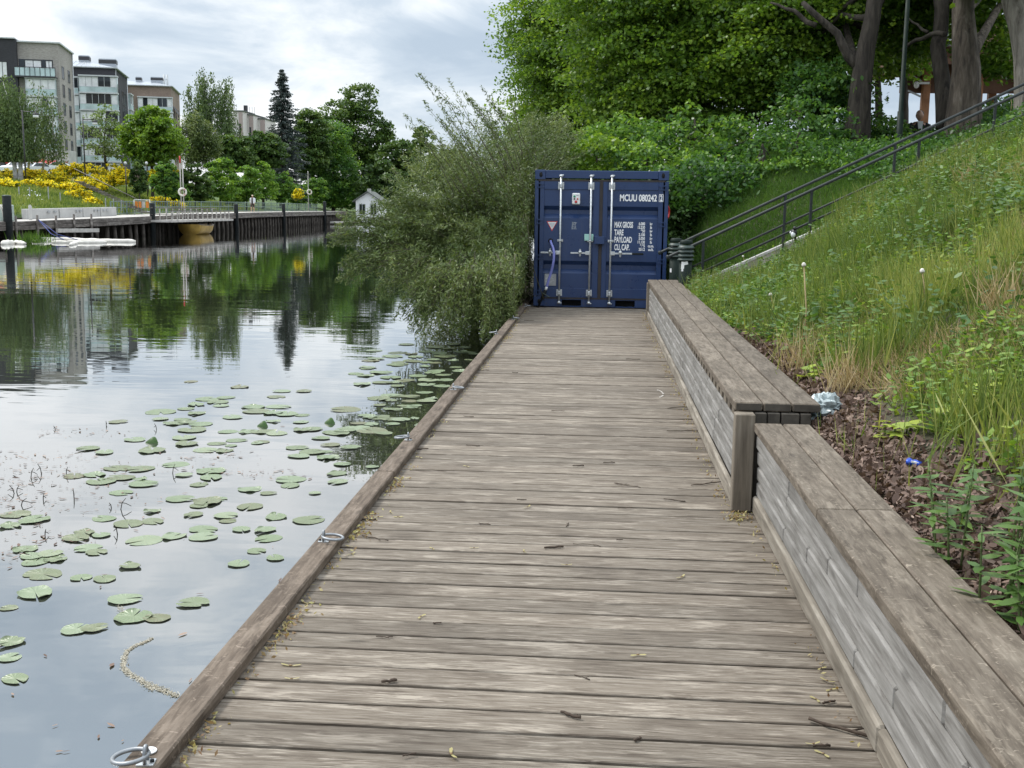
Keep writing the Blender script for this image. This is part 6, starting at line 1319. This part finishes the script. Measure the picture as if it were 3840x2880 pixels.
far('dark_tree', 'dark broad tree at the foot of the tall birches', 'tree', 870, 650, 500, 80, 140, 'fardark', 180, 50, .40, vs=.05)
far('dark_tree', 'dense round tree right of the spruce', 'tree', 1160, 690, 402, 80, 182, 'fardark', 240, 56, .45, vs=.1)
far('tall_tree', 'tallest broad tree left of the willow bush', 'tree', 1325, 720, 305, 118, 215, 'fardark', 420, 60, .48, vs=.13, parts=[(1340, 380, 70, 80), (1300, 470, 110, 110), (1370, 520, 95, 130), (1300, 600, 130, 120), (1420, 480, 50, 60), (1400, 640, 80, 90)])
far('broad_tree', 'wide mid green tree in front of the tallest one', 'tree', 1250, 785, 445, 118, 188, 'linden', 420, 60, .40, vs=-.02, parts=[(1245, 540, 75, 95), (1240, 640, 110, 110), (1280, 720, 100, 60), (1200, 700, 60, 60)])
far('distant_tree', 'distant green tree top showing over the willow bush', 'tree', 1575, 700, 462, 60, 210, 'fardark', 140, 46, .5, vs=.25); far('distant_tree', 'distant dark tree behind the willow shoots', 'tree', 1490, 740, 520, 80, 190, 'fardark', 200, 46, .5, vs=.1); far('distant_tree', 'distant tree filling the gap behind the willow', 'tree', 1680, 760, 560, 110, 200, 'fardark', 200, 46, .55, vs=.0)
far('distant_tree', 'distant dark tree behind the boathouse roof', 'tree', 1430, 800, 600, 90, 185, 'fardark', 220, 46, .5, vs=-.05)
# birches: hanging strands of small leaves
def birch(lab, px, py0, Y, spires, n, mtn='birch', tr=.14, trunks=((0, 0),), hang=(1.2, 3.0), lf=.24):
    g = aty(px, py0, Y); gz = zL(g.x, Y); rt = thing('birch_tree', lab, 'tree', (g.x, Y, gz), 'weeping birches on the far bank'); mb = MB(); P = []; v = []
    for k, (dx, lean) in enumerate(trunks):
        tx = aty(px+dx, py0, Y); s = spires[k % len(spires)]; tp = aty(s[0], s[1]-s[3]*.7, Y); trunk(mb, (tx.x, Y, gz-.3), tp, tr, .03, .5, sd=k+px)
    for px_, py_, rx, ry in spires:
        c, r, _ = (lambda e: (np.array(e[0]), np.array(e[1]), 0))(E(px_, py_, rx, ry, Y)); m_ = int(n*rx*ry/6000)
        for _ in range(m_):
            d = rdir(1)[0]; q = c+d*r*rng.random()**.4; hl = rng.uniform(*hang)*(.6 if d[2] > .6 else 1); k = int(hl*15); zz_ = rng.random(k); b0 = rng.normal(.5, .2)
            P.append(np.stack([q[0]+rng.normal(0, .16, k), q[1]+rng.normal(0, .16, k), q[2]+.3-zz_*hl], 1)); v.append(b0+rng.normal(0, .1, k))
        for _ in range(5): q = c+rdir(1)[0]*r*.8; limb(mb, (c[0], Y, c[2]-r[2]*.4), q, .05, .012, .1, 6, 5, sd=px_+_)
    mb.build('trunk', M['birchbark'], rt); P = np.concatenate(P); v = np.concatenate(v); k = P[:, 2] > gz+1.9; P, v = P[k], v[k]; L = lf*rng.uniform(.6, 1.2, len(P))
    N = norm(rng.normal(size=(len(P), 3))*np.array((1, 1, .4))); cloud('crown', [leaves(P, L, L*.55, N=N, T=np.tile(np.array((0, 0, -1.)), (len(P), 1))+rng.normal(0, .35, (len(P), 3)), shape='diamond')], [v], M[mtn], rt)
birch('big weeping birch at the left edge before the brick apartments', 60, 640, 105, [(20, 390, 70, 120), (75, 430, 65, 110), (-20, 480, 80, 130), (100, 520, 60, 110), (40, 540, 90, 80)], 130, trunks=((0, 0), (15, 0)), tr=.22)
birch('lighter weeping birch with thin crown, right of the big one', 150, 640, 108, [(150, 400, 55, 110), (195, 480, 50, 130), (215, 560, 40, 70), (140, 540, 50, 80)], 50, trunks=((-56, 0), (-3, 0)), tr=.13)
birch('tall twin topped birch left of the spruce', 800, 600, 150, [(765, 330, 40, 85), (840, 370, 42, 100), (790, 450, 85, 90), (850, 500, 60, 80), (740, 430, 50, 70), (705, 350, 16, 40)], 120, hang=(1.5, 3.6), lf=.30)
# spruce
Y = 162.0; g = aty(1056, 655, Y); gz = zL(g.x, Y); rt = thing('spruce_tree', 'tall dark blue green spruce standing above the far shrubs', 'tree', (g.x, Y, gz)); mb = MB(); tp = aty(1056, 262, Y); trunk(mb, (g.x, Y, gz-.3), tp, .32, .04, .1, sd=4); P = []; Tt = []; v = []
H = tp.z-gz
for k in range(46):
    f = k/45; z = gz+H*(.10+.90*f); Rr = (4.3-2.4*max(0, .35-f))*(1-f)**.66*rng.uniform(.62, 1.12)+.2
    for q in range(10):
        a = rng.random()*6.28; Lr = Rr*rng.uniform(.5, 1.2); m_ = int(14+26*Lr); s = rng.random(m_)**.8; x = np.cos(a)*s*Lr; y_ = np.sin(a)*s*Lr; dz = -.30*s*Lr+.16*s**2*Lr; b0 = rng.normal(.42, .2)
        P.append(np.stack([tp.x+x+rng.normal(0, .09, m_), Y+y_+rng.normal(0, .09, m_), z+dz-np.abs(rng.normal(0, .16, m_))], 1)); Tt.append(np.stack([np.full(m_, np.cos(a))+rng.normal(0, .4, m_), np.full(m_, np.sin(a))+rng.normal(0, .4, m_), np.full(m_, -.6)], 1)); v.append(b0+rng.normal(0, .1, m_)+.25*(s-.5))
mb.build('trunk', M['bark'], rt); P = np.concatenate(P); L = rng.uniform(.26, .5, len(P)); cloud('crown', [leaves(P, L, L*.36, T=np.concatenate(Tt), shape='diamond')], [np.concatenate(v)], M['spruce'], rt)
def onfar(px, py):
    for y_ in np.arange(62, 240, .5):
        p = aty(px, py, y_)
        if p.x < qat(min(y_, 171)).x-4 and p.z <= zL(p.x, y_): return float(y_)
    return 110.0
# yellow broom and grass of the slope
for i, (px, py, rx, ry, Y, lab) in enumerate(((60, 655, 75, 26, 93, 'yellow flowering broom at the left edge of the slope'), (150, 690, 60, 22, 90, 'yellow broom low on the slope below the parked cars'), (215, 665, 70, 26, 93, 'yellow broom in the middle of the left slope'), (262, 638, 50, 22, 97, 'yellow broom cresting beside the brick building corner'), (330, 690, 60, 24, 90, 'yellow broom below the step handrails'), (400, 640, 80, 26, 97, 'widest yellow broom above the step handrails'), (300, 632, 30, 14, 99, 'small yellow broom at the top of the steps'), (450, 665, 40, 30, 93, 'yellow broom left of the dark conical tree'), (300, 735, 40, 20, 85, 'yellow broom trailing down the lower slope'), (345, 760, 26, 16, 83, 'lowest yellow broom near the seat wall'), (260, 705, 40, 20, 88, 'yellow broom at mid slope'), (575, 660, 26, 20, 93, 'yellow broom right of the dark conical tree'), (600, 755, 34, 16, 86, 'low yellow broom right of the orange barrier'), (650, 650, 16, 12, 97, 'small yellow broom near the lifebuoy pole'), (1118, 728, 11, 15, 122, 'far yellow broom left of the slim lifebuoy pole'), (135, 655, 45, 22, 94, 'yellow broom right of the left edge one'), (660, 768, 22, 10, 86, 'small yellow broom behind the landing stage'), (20, 690, 40, 18, 90, 'yellow broom at the lower left'), (372, 680, 36, 20, 92, 'yellow broom beside the upper handrail'))):
    Y = min(onfar(px, py+ry*.8), Y+14)
    rx *= 1.25; ry *= 1.2
    P, bv, _ = crown_points([E(px, py, rx, ry*.95, Y), E(px-rx*.5, py+ry*.3, rx*.5, ry*.7, Y), E(px+rx*.45, py+ry*.4, rx*.5, ry*.6, Y)], 110, 34, .6, (.16, .40), .3)
    yl = (rng.random(len(P)) < .66)*(P[:, 2] > aty(px, py+ry*.9, Y).z); L = rng.uniform(.11, .24, len(P)); o = cloud('broom_bush', [leaves(P, L, L*.75, shape='oval')], [np.where(yl, np.clip(.55+(bv-.5)*.9, .45, 1), rng.uniform(0, .12, len(P)))], M['broom']); setp(o, lab, 'broom bush', 'yellow brooms on the far slope')
n = 62000; X = rng.uniform(-58, -36.6, n); Y_ = rng.uniform(58, 135, n); X += np.array([quay_shift(q) for q in Y_]); Z = np.array([zL(a, b_) for a, b_ in zip(X, Y_)]); hh = .22+.2*patch(X, Y_, .35, 40)
T = norm(rng.normal(size=(n, 3))*np.array((.3, .3, .1))+np.array((0, 0, 1))); P = np.stack([X, Y_, Z+hh*.5], 1); N = norm(rng.normal(size=(n, 3))*np.array((1, 1, .2)))
o = cloud('far_slope_grass', [leaves(P, np.maximum(.25, hh*2.2)*rng.uniform(.7, 1.2, n), .07, N=N, T=T, shape='lance')], [np.clip(.5+.35*patch(X, Y_, .25, 14)+rng.normal(0, .2, n), 0, 1)], M['grass']); setp(o, 'long green grass on the far slope', 'grass', kind='stuff')
mt = rng.random(0)
c = aty(118, 752, 80); q = 90; P = np.stack([c.x+rng.normal(0, .5, q), c.y+rng.normal(0, .4, q), c.z+rng.normal(0, .35, q)], 1); o = cloud('white_flower_clump', [leaves(P, .11, .11, shape='oval')], [np.full(q, 1.0)], M['clothwhite']); setp(o, 'clump of white flowers in the grass at the left of the slope', 'flowers')
for k, px in enumerate((70, 110, 180, 225, 395, 425, 455)):
    Y = 80+k*.6; yt = (700, 702, 700, 722, 742, 745, 750)[k]; g = aty(px, yt, Y); mb = MB(); mb.box((g.x, Y, g.z-.5), (.06, .06, 1.0)); setp(mb.build('fence_stake', M['greypl']), 'pale fence stake standing in the slope grass', 'stake', 'pale stakes of a wire fence on the slope')
# ---- apartment buildings
def apart(name, lab, px, py, Y, left, right, zb, a_deg, mt_f, mt_r):
    c = aty(px, py, Y); a = R(a_deg); ea = Vector((math.sin(a), math.cos(a), 0)); eb = Vector((-math.cos(a), math.sin(a), 0))   # ea away, eb to the left
    rt = thing(name, lab, 'building', (c.x, c.y, zb)); return rt, c, ea, eb
def fbox(mb, P0, e, nrm, u0, u1, z0, z1, d0, d1, v=.5):
    c = P0+e*((u0+u1)/2)+nrm*((d0+d1)/2); c = Vector((c.x, c.y, (z0+z1)/2)); Mx = Matrix((e, nrm, Vector((0, 0, 1)))).transposed(); mb.box(c, (u1-u0, abs(d1-d0), z1-z0), rot=Mx, v=v); return mb
def win(P0, e, nrm, u, z, w, h, par, mtn='window', fr='darkframe', mull=1):
    mb = MB(); fbox(mb, P0, e, nrm, u-w/2, u+w/2, z-h/2, z+h/2, -.10, .02); f_ = mb.build('window', M[mtn], par); mb = MB(); t_ = .09
    for a, b_ in ((u-w/2-t_, u-w/2), (u+w/2, u+w/2+t_)): fbox(mb, P0, e, nrm, a, b_, z-h/2-t_, z+h/2+t_, -.05, .06)
    for a, b_ in ((z-h/2-t_, z-h/2), (z+h/2, z+h/2+t_)): fbox(mb, P0, e, nrm, u-w/2, u+w/2, a, b_, -.05, .06)
    for k in range(mull): uu = u-w/2+w*(k+1)/(mull+1); fbox(mb, P0, e, nrm, uu-.04, uu+.04, z-h/2, z+h/2, .022, .05)
    mb.build('window_frame', M[fr], f_)
def glazed(P0, e, nrm, u0, u1, z0, n, sth, dep, par, wrap=True):
    """stack of glazed balconies: slab, glass front, curtains behind"""
    for k in range(n):
        z = z0-k*sth; mb = MB(); fbox(mb, P0, e, nrm, u0-.1, u1+.1, z-sth, z-sth+.28, 0, dep+.08); sb = mb.build('balcony_slab', M['frame'], par)
        mb = MB(); fbox(mb, P0, e, nrm, u0, u1, z-sth+.28, z-sth+1.25, dep-.04, dep); fbox(mb, P0, e, nrm, u0, u0+.05, z-sth+.28, z-.1, .1, dep-.05); fbox(mb, P0, e, nrm, u1-.05, u1, z-sth+.28, z-.1, .1, dep-.05); mb.build('balcony_front', M['balglass'], sb)
        nn = max(3, int((u1-u0)/1.0))
        for q in range(nn):
            a, b_ = u0+(u1-u0)*q/nn, u0+(u1-u0)*(q+1)/nn; cu_ = random.random() < .55; mb = MB(); fbox(mb, P0, e, nrm, a+.04, b_-.04, z-sth+1.3, z-.12, dep-.25, dep-.2); mb.build('curtain' if cu_ else 'dark_pane', M['curtain' if cu_ else 'window'], sb)
        mb = MB()
        for q in range(nn+1): uu = u0+(u1-u0)*q/nn; fbox(mb, P0, e, nrm, uu-.035, uu+.035, z-sth+1.25, z-.05, dep-.06, dep)
        fbox(mb, P0, e, nrm, u0, u1, z-sth+1.25, z-sth+1.32, dep-.07, dep+.01); mb.build('mullion', M['frame'], sb)
    mb = MB(); fbox(mb, P0, e, nrm, u0-.12, u1+.12, z0-.05, z0+.2, 0, dep+.1); mb.build('balcony_roof', M['frame'], par)
# 1 grey brown brick block with a dark wing
rt, c, ea, eb = apart('apartment_building', 'grey brown brick apartment building with a dark brick wing at the left edge', 217, 164, 180, 0, 0, 7.5, -16.3, 'brick', 'brick')
zt = c.z; na, nb_ = -eb, -ea; Lr = 12.5; mb = MB(); fbox(mb, c, eb, nb_, 0, 6.2, 4, zt, -12.5, 0); mb.build('wall', M['brick'], rt)
mb = MB(); fbox(mb, c, eb, nb_, 6.2, 26, 4, zt+.35, -12.4, .9); mb.build('dark_wing', M['brickdark'], rt)
mb = MB(); fbox(mb, c, eb, nb_, -.35, 6.3, zt, zt+.22, -12.8, .35); fbox(mb, c, eb, nb_, 6.3, 26, zt+.36, zt+.55, -12.8, 1.2); mb.build('roof_edge', M['frame'], rt)
for k in range(7):
    z = zt-4.25-k*2.92
    for u in (3.2, 8.6): win(c, ea, na, u, z, 1.7, 1.85, rt)
for k in range(4): win(c, eb, nb_, 9.5+0*k, zt-4.4-k*3, 1.5, 2.6, rt) if k else win(c+nb_*.9, eb, nb_, 8.4, zt-4.5, 1.3, 2.4, rt, 'curtain')
mb = MB(); fbox(mb, c, eb, nb_, .9, 6.1, zt-5.2, zt-2.6, 0, .03); mb.build('terrace_recess', M['window'], rt)
for u, w in ((1.5, .9), (3.9, 2.4)): win(c+nb_*.04, eb, nb_, u, zt-3.6, w, 1.6, rt, 'curtain')
mb = MB(); fbox(mb, c, eb, nb_, .3, 6.5, zt-5.6, zt-5.35, 0, 1.6); sl_ = mb.build('terrace_slab', M['darkframe'], rt); mb = MB(); fbox(mb, c, eb, nb_, .3, 6.5, zt-5.35, zt-4.1, 1.5, 1.54); mb.build('terrace_glass', M['balglass'], sl_); mb = MB()
for k in range(9): fbox(mb, c, eb, nb_, .3+.77*k, .38+.77*k, zt-5.35, zt-4.0, 1.54, 1.6)
fbox(mb, c, eb, nb_, .3, 6.5, zt-4.05, zt-3.95, 1.5, 1.6); mb.build('terrace_rail', M['darkframe'], sl_)
glazed(c, eb, nb_, .5, 5.0, zt-5.7, 5, 2.92, 1.3, rt)
mb = MB(); P0 = c; 
for u in (.1,): mb.tube([c+ea*12.3+na*.12+Vector((0, 0, .1)), c+ea*12.3+na*.12+Vector((0, 0, 6-zt))], .09, 6)
mb.build('downpipe', M['frame'], rt)
for k in range(7):
    u = -11+k*5.4; f = aty(-30+k*44, 588+k*5.2, 168-0*k); mb = MB(); za = f.z; x0 = f.x; mb.prism([(x0-.9, 168, za+.5), (x0+.9, 168, za+.5), (x0+.9, 166.6, za-.25), (x0-.9, 166.6, za-.25)], (0, 0, -.08)); mb.box((x0, 166.65, za-.45), (1.8, .05, .4)); mb.build('awning', M['awning'], rt)
a, b_ = aty(-60, 640, 168.2), aty(262, 655, 168.2); mb = MB(); mb.box(((a.x+b_.x)/2, 169.5, (a.z+9.7)/2-1), (b_.x-a.x, 2.4, 5.5)); mb.build('shop_front', M['concpale'], rt)
for k in range(12): q = aty(-40+k*25, 622+k*1.6, 168.1); mb = MB(); mb.box((q.x, 168.22, q.z), (.7, .12, 1.9)); mb.build('shop_window', M['window'], rt)
# 2 dark brick block with glazed corner balconies
rt, c, ea, eb = apart('apartment_building', 'dark brick apartment building with glazed balconies and pale metal roof', 430, 257, 215, 0, 0, 8, -15.5, 0, 0); zt = c.z; na, nb_ = -eb, -ea
mb = MB(); fbox(mb, c, eb, nb_, 0, 22, 4, zt, -16, 0); mb.build('wall', M['brickdark'], rt)
mb = MB(); A_, B2_, C_, D_ = [c+eb*u+ea*w+Vector((0, 0, .05)) for u, w in ((-.5, -.5), (22, -.5), (22, 16.5), (-.5, 16.5))]; h = 2.0; R1, R2 = c+eb*6.5+ea*7+Vector((0, 0, h)), c+eb*22+ea*7+Vector((0, 0, h))
mb.add([A_, B2_, C_, D_, R1, R2], [(0, 1, 5, 4), (3, 0, 4), (2, 3, 4, 5), (1, 2, 5)]); rf = mb.build('roof', M['steelroof'], rt); mb = MB()
for k in range(22): u = k*1.0+.2; q0 = c+eb*u-ea*.5+Vector((0, 0, .07)); fq = min(1, max(.05, (u+.5)/7)); mb.tube([q0, q0.lerp(Vector((*(c+eb*max(u, 6.5)+ea*7).xy, zt+h+.04)), fq if u < 6.5 else 1)], .05, 4)
mb.build('roof_seam', M['frame'], rf)
for u, w, hh in ((6.6, 1.9, 1.0), (2.2, 3.2, .5)): mb = MB(); fbox(mb, c, eb, nb_, u-w/2, u+w/2, zt+.8, zt+h+hh, -8, -6); ch = mb.build('chimney', M['steelroof'], rf); mb = MB(); fbox(mb, c, eb, nb_, u-w/2-.06, u+w/2+.06, zt+h+hh-.9, zt+h+hh-.2, -8.06, -5.94); mb.build('vent_band', M['darkframe'], ch)
glazed(c, eb, nb_, -.5, 6.4, zt-1.7, 7, 3.25, 1.6, rt); glazed(c, eb, nb_, 6.7, 12, zt-2.0, 7, 3.25, .9, rt)
for k in range(6):
    z = zt-4.6-k*3.35; win(c, ea, na, 4.0, z, 1.1, 2.3, rt); win(c, ea, na, 9.0, z-.1, 1.6, 2.6, rt); win(c, ea, na, 12.2, z-.1, 2.6, 2.6, rt, mull=2)
mb = MB(); fbox(mb, c, eb, nb_, -.45, 22, zt-.02, zt+.18, -16.4, .45); mb.build('eave', M['frame'], rt); mb = MB(); mb.tube([c+na*.1+ea*.4, c+na*.1+ea*.4-Vector((0, 0, 20))], .09, 6); mb.tube([c+na*.1+ea*15.5, c+na*.1+ea*15.5-Vector((0, 0, 20))], .1, 6); mb.build('downpipe', M['frame'], rt)
glazed(c+ea*16.2, ea, na, 0, 4.0, zt-3.2, 5, 3.25, .6, rt)
# 3 brown brick block
rt, c, ea, eb = apart('apartment_building', 'brown brick apartment building with pale roof and rooftop mast, third from the left', 640, 325, 250, 0, 0, 9, -15, 0, 0); zt = c.z; na, nb_ = -eb, -ea
mb = MB(); fbox(mb, c, eb, nb_, 0, 16, 4, zt, -18, 0); mb.build('wall', M['brickbrown'], rt)
mb = MB(); h = 1.7; P = [c+eb*u+ea*w+Vector((0, 0, .05)) for u, w in ((-.5, -.5), (16, -.5), (16, 18), (-.5, 18))]+[c+eb*5+ea*7+Vector((0, 0, h)), c+eb*16+ea*7+Vector((0, 0, h))]; mb.add(P, [(0, 1, 5, 4), (3, 0, 4), (2, 3, 4, 5), (1, 2, 5)]); rf = mb.build('roof', M['steelroof'], rt)
for u, w, hh in ((3.6, 2.6, .9), (7.6, 1.2, .8)): mb = MB(); fbox(mb, c, eb, nb_, u-w/2, u+w/2, zt+.6, zt+h+hh, -7, -5.4); ch = mb.build('chimney', M['steelroof'], rf); mb = MB(); fbox(mb, c, eb, nb_, u-w/2-.05, u+w/2+.05, zt+h+hh-.7, zt+h+hh-.2, -7.05, -5.35); mb.build('vent_band', M['darkframe'], ch)
mb = MB(); q = c+ea*12+eb*2
for dx in (0, .7): mb.tube([q+eb*dx, q+eb*dx+Vector((0, 0, 3.9))], .22, 7)
mb.tube([q+Vector((0, 0, 3.0)), q+eb*4.5+Vector((0, 0, .5))], .09, 5); mb.tube([q+Vector((0, 0, 1.6)), q+eb*3.5+Vector((0, 0, .4))], .08, 5); mb.build('roof_mast', M['frame'], rt)
glazed(c, eb, nb_, -.3, 7.0, zt-2.6, 5, 3.3, 1.3, rt); mb = MB(); fbox(mb, c, eb, nb_, -.45, 16, zt-.02, zt+.18, -18.4, .45); mb.build('eave', M['frame'], rt)
for k in range(4):
    z = zt-5.2-k*3.4
    for u in (2.6, 5.6, 9.2, 14): win(c, ea, na, u, z, 1.4, 2.3, rt)
    if k == 0:
        for u in (2.6, 5.6, 9.2): mb = MB(); P0 = c+ea*u+na*.1+Vector((0, 0, 1.2+z-zt)); mb.prism([P0-ea*.8, P0+ea*.8, P0+ea*.8+na*.9-Vector((0, 0, 1.6)), P0-ea*.8+na*.9-Vector((0, 0, 1.6))], (0, 0, -.06)); mb.build('sun_blind', M['darkframe'], rt)
# 4 pale stepped flats far off
rt = thing('apartment_building', 'distant pale stepped flats between the birches and the spruce', 'building', aty(930, 520, 300))
for k, (x0, x1, yt) in enumerate(((872, 908, 418), (908, 948, 432), (948, 992, 447), (992, 1010, 492))):
    Y = 300+k*4; a, b_ = aty(x0, yt, Y), aty(x1+2, yt, Y); mb = MB(); mb.box(((a.x+b_.x)/2, Y+5, a.z-8), (b_.x-a.x, 10, 16)); w_o = mb.build('wall', M['render' if k < 3 else 'pinkbrick'], rt); mb = MB(); mb.box(((a.x+b_.x)/2, Y+5, a.z+.15), (b_.x-a.x+.5, 10.6, .3)); mb.build('roof', M['roofgrey'], rt)
    if k < 3:
        for fx, wd_, mtn in ((.80, .36, 'pinkbrick'),): mb = MB(); mb.box((a.x+(b_.x-a.x)*fx, Y-.05, a.z-8), ((b_.x-a.x)*wd_, .2, 15.6)); mb.build('wall_strip', M[mtn], rt)
        mb = MB(); mb.box((a.x+(b_.x-a.x)*.72, Y-.18, a.z-4.6), (.5, .1, 2.8)); mb.build('window', M['window'], rt); mb = MB(); mb.box((a.x+(b_.x-a.x)*.3, Y-.2, a.z-5.4), (1.4, .5, 1.1)); mb.build('balcony', M['white'], rt)
q = aty(922, 432, 306); mb = MB(); mb.box((q.x, 306, q.z+1), (.9, .9, 3.2)); mb.build('chimney', M['darkframe'], rt)
mb = MB()
for dx in (1.1, 1.8, 2.5): mb.tube([(q.x+dx, 306, q.z-.4), (q.x+dx, 306, q.z+2.2)], .05, 5)
mb.build('aerial', M['darkframe'], rt)
# parked cars on the far street
def car(px, py, Y, rz, mtn, lab):
    p = aty(px, py, Y); g = Vector((p.x, Y, p.z)); rt = thing('parked_car', lab, 'car', g, 'cars parked on the far street'); Rm = Matrix.Rotation(rz, 3, 'Z'); loc = lambda x, y_, z: g+Rm @ Vector((x, y_, z))
    prof = [(-2.1, .35), (-2.12, .75), (-1.7, .92), (-.95, 1.0), (-.3, 1.42), (.9, 1.45), (1.6, 1.02), (2.08, .9), (2.12, .35)]; mb = MB(); V = [loc(x, s*(.86-(.14 if z > 1.2 else 0)), z) for s in (-1, 1) for x, z in prof]; q = len(prof)
    mb.add(V, [tuple(range(q)), tuple(range(q, 2*q))[::-1]]+[(k, (k+1) % q, q+(k+1) % q, q+k) for k in range(q)], .5); mb.build('body', M[mtn], rt)
    mb = MB()
    for s in (-1, 1): mb.add([loc(x, s*w, z) for x, z, w in ((-.8, 1.03, .865), (-.28, 1.36, .765), (.85, 1.38, .765), (1.4, 1.04, .865))], [(0, 1, 2, 3)])
    mb.add([loc(-.93, -.7, 1.03), loc(-.93, .7, 1.03), loc(-.35, .62, 1.40), loc(-.35, -.62, 1.40)], [(0, 1, 2, 3)]); mb.build('window', M['window'], rt)
    for x in (-1.3, 1.3):
        for s in (-1, 1): mb = MB(); c0 = loc(x, s*.8, .33); ax = Rm @ Vector((0, s, 0)); mb.tube([c0, c0+ax*.1], .32, 14); wh = mb.build('wheel', M['tyre'], rt); mb = MB(); mb.tube([c0+ax*.1, c0+ax*.115], .19, 12); mb.build('rim', M['frame'], wh)
    for s in (-1, 1): mb = MB(); mb.box(loc(-2.08, s*.62, .72), (.08, .34, .14), rz=rz, bev=.02); mb.build('headlight', M['white'], rt)
car(128, 660, 118, R(70), 'carwhite', 'white car parked behind the yellow broom, left side'); car(72, 655, 121, R(80), 'carwhite', 'white car farther left, beside the birch trunks'); car(215, 650, 140, R(20), 'carwhite', 'white car half hidden before the red awnings')
for px, Y, lab in ((540, 100, 'small round lamp globe above the dark conical tree, left'), (549, 101, 'small round lamp globe beside the dark conical tree')):
    g = aty(px-70 if px < 545 else px, 612, Y); rt = thing('globe_lamp', lab, 'lamp', (g.x, Y, g.z-3)); mb = MB(); mb.blob(g, (.13, .13, .15), 12, 8); mb.build('globe', M['frame'], rt); mb = MB(); mb.tube([(g.x, Y, g.z-3), (g.x, Y, g.z-.2)], .05, 6); mb.build('pole', M['darkframe'], rt)
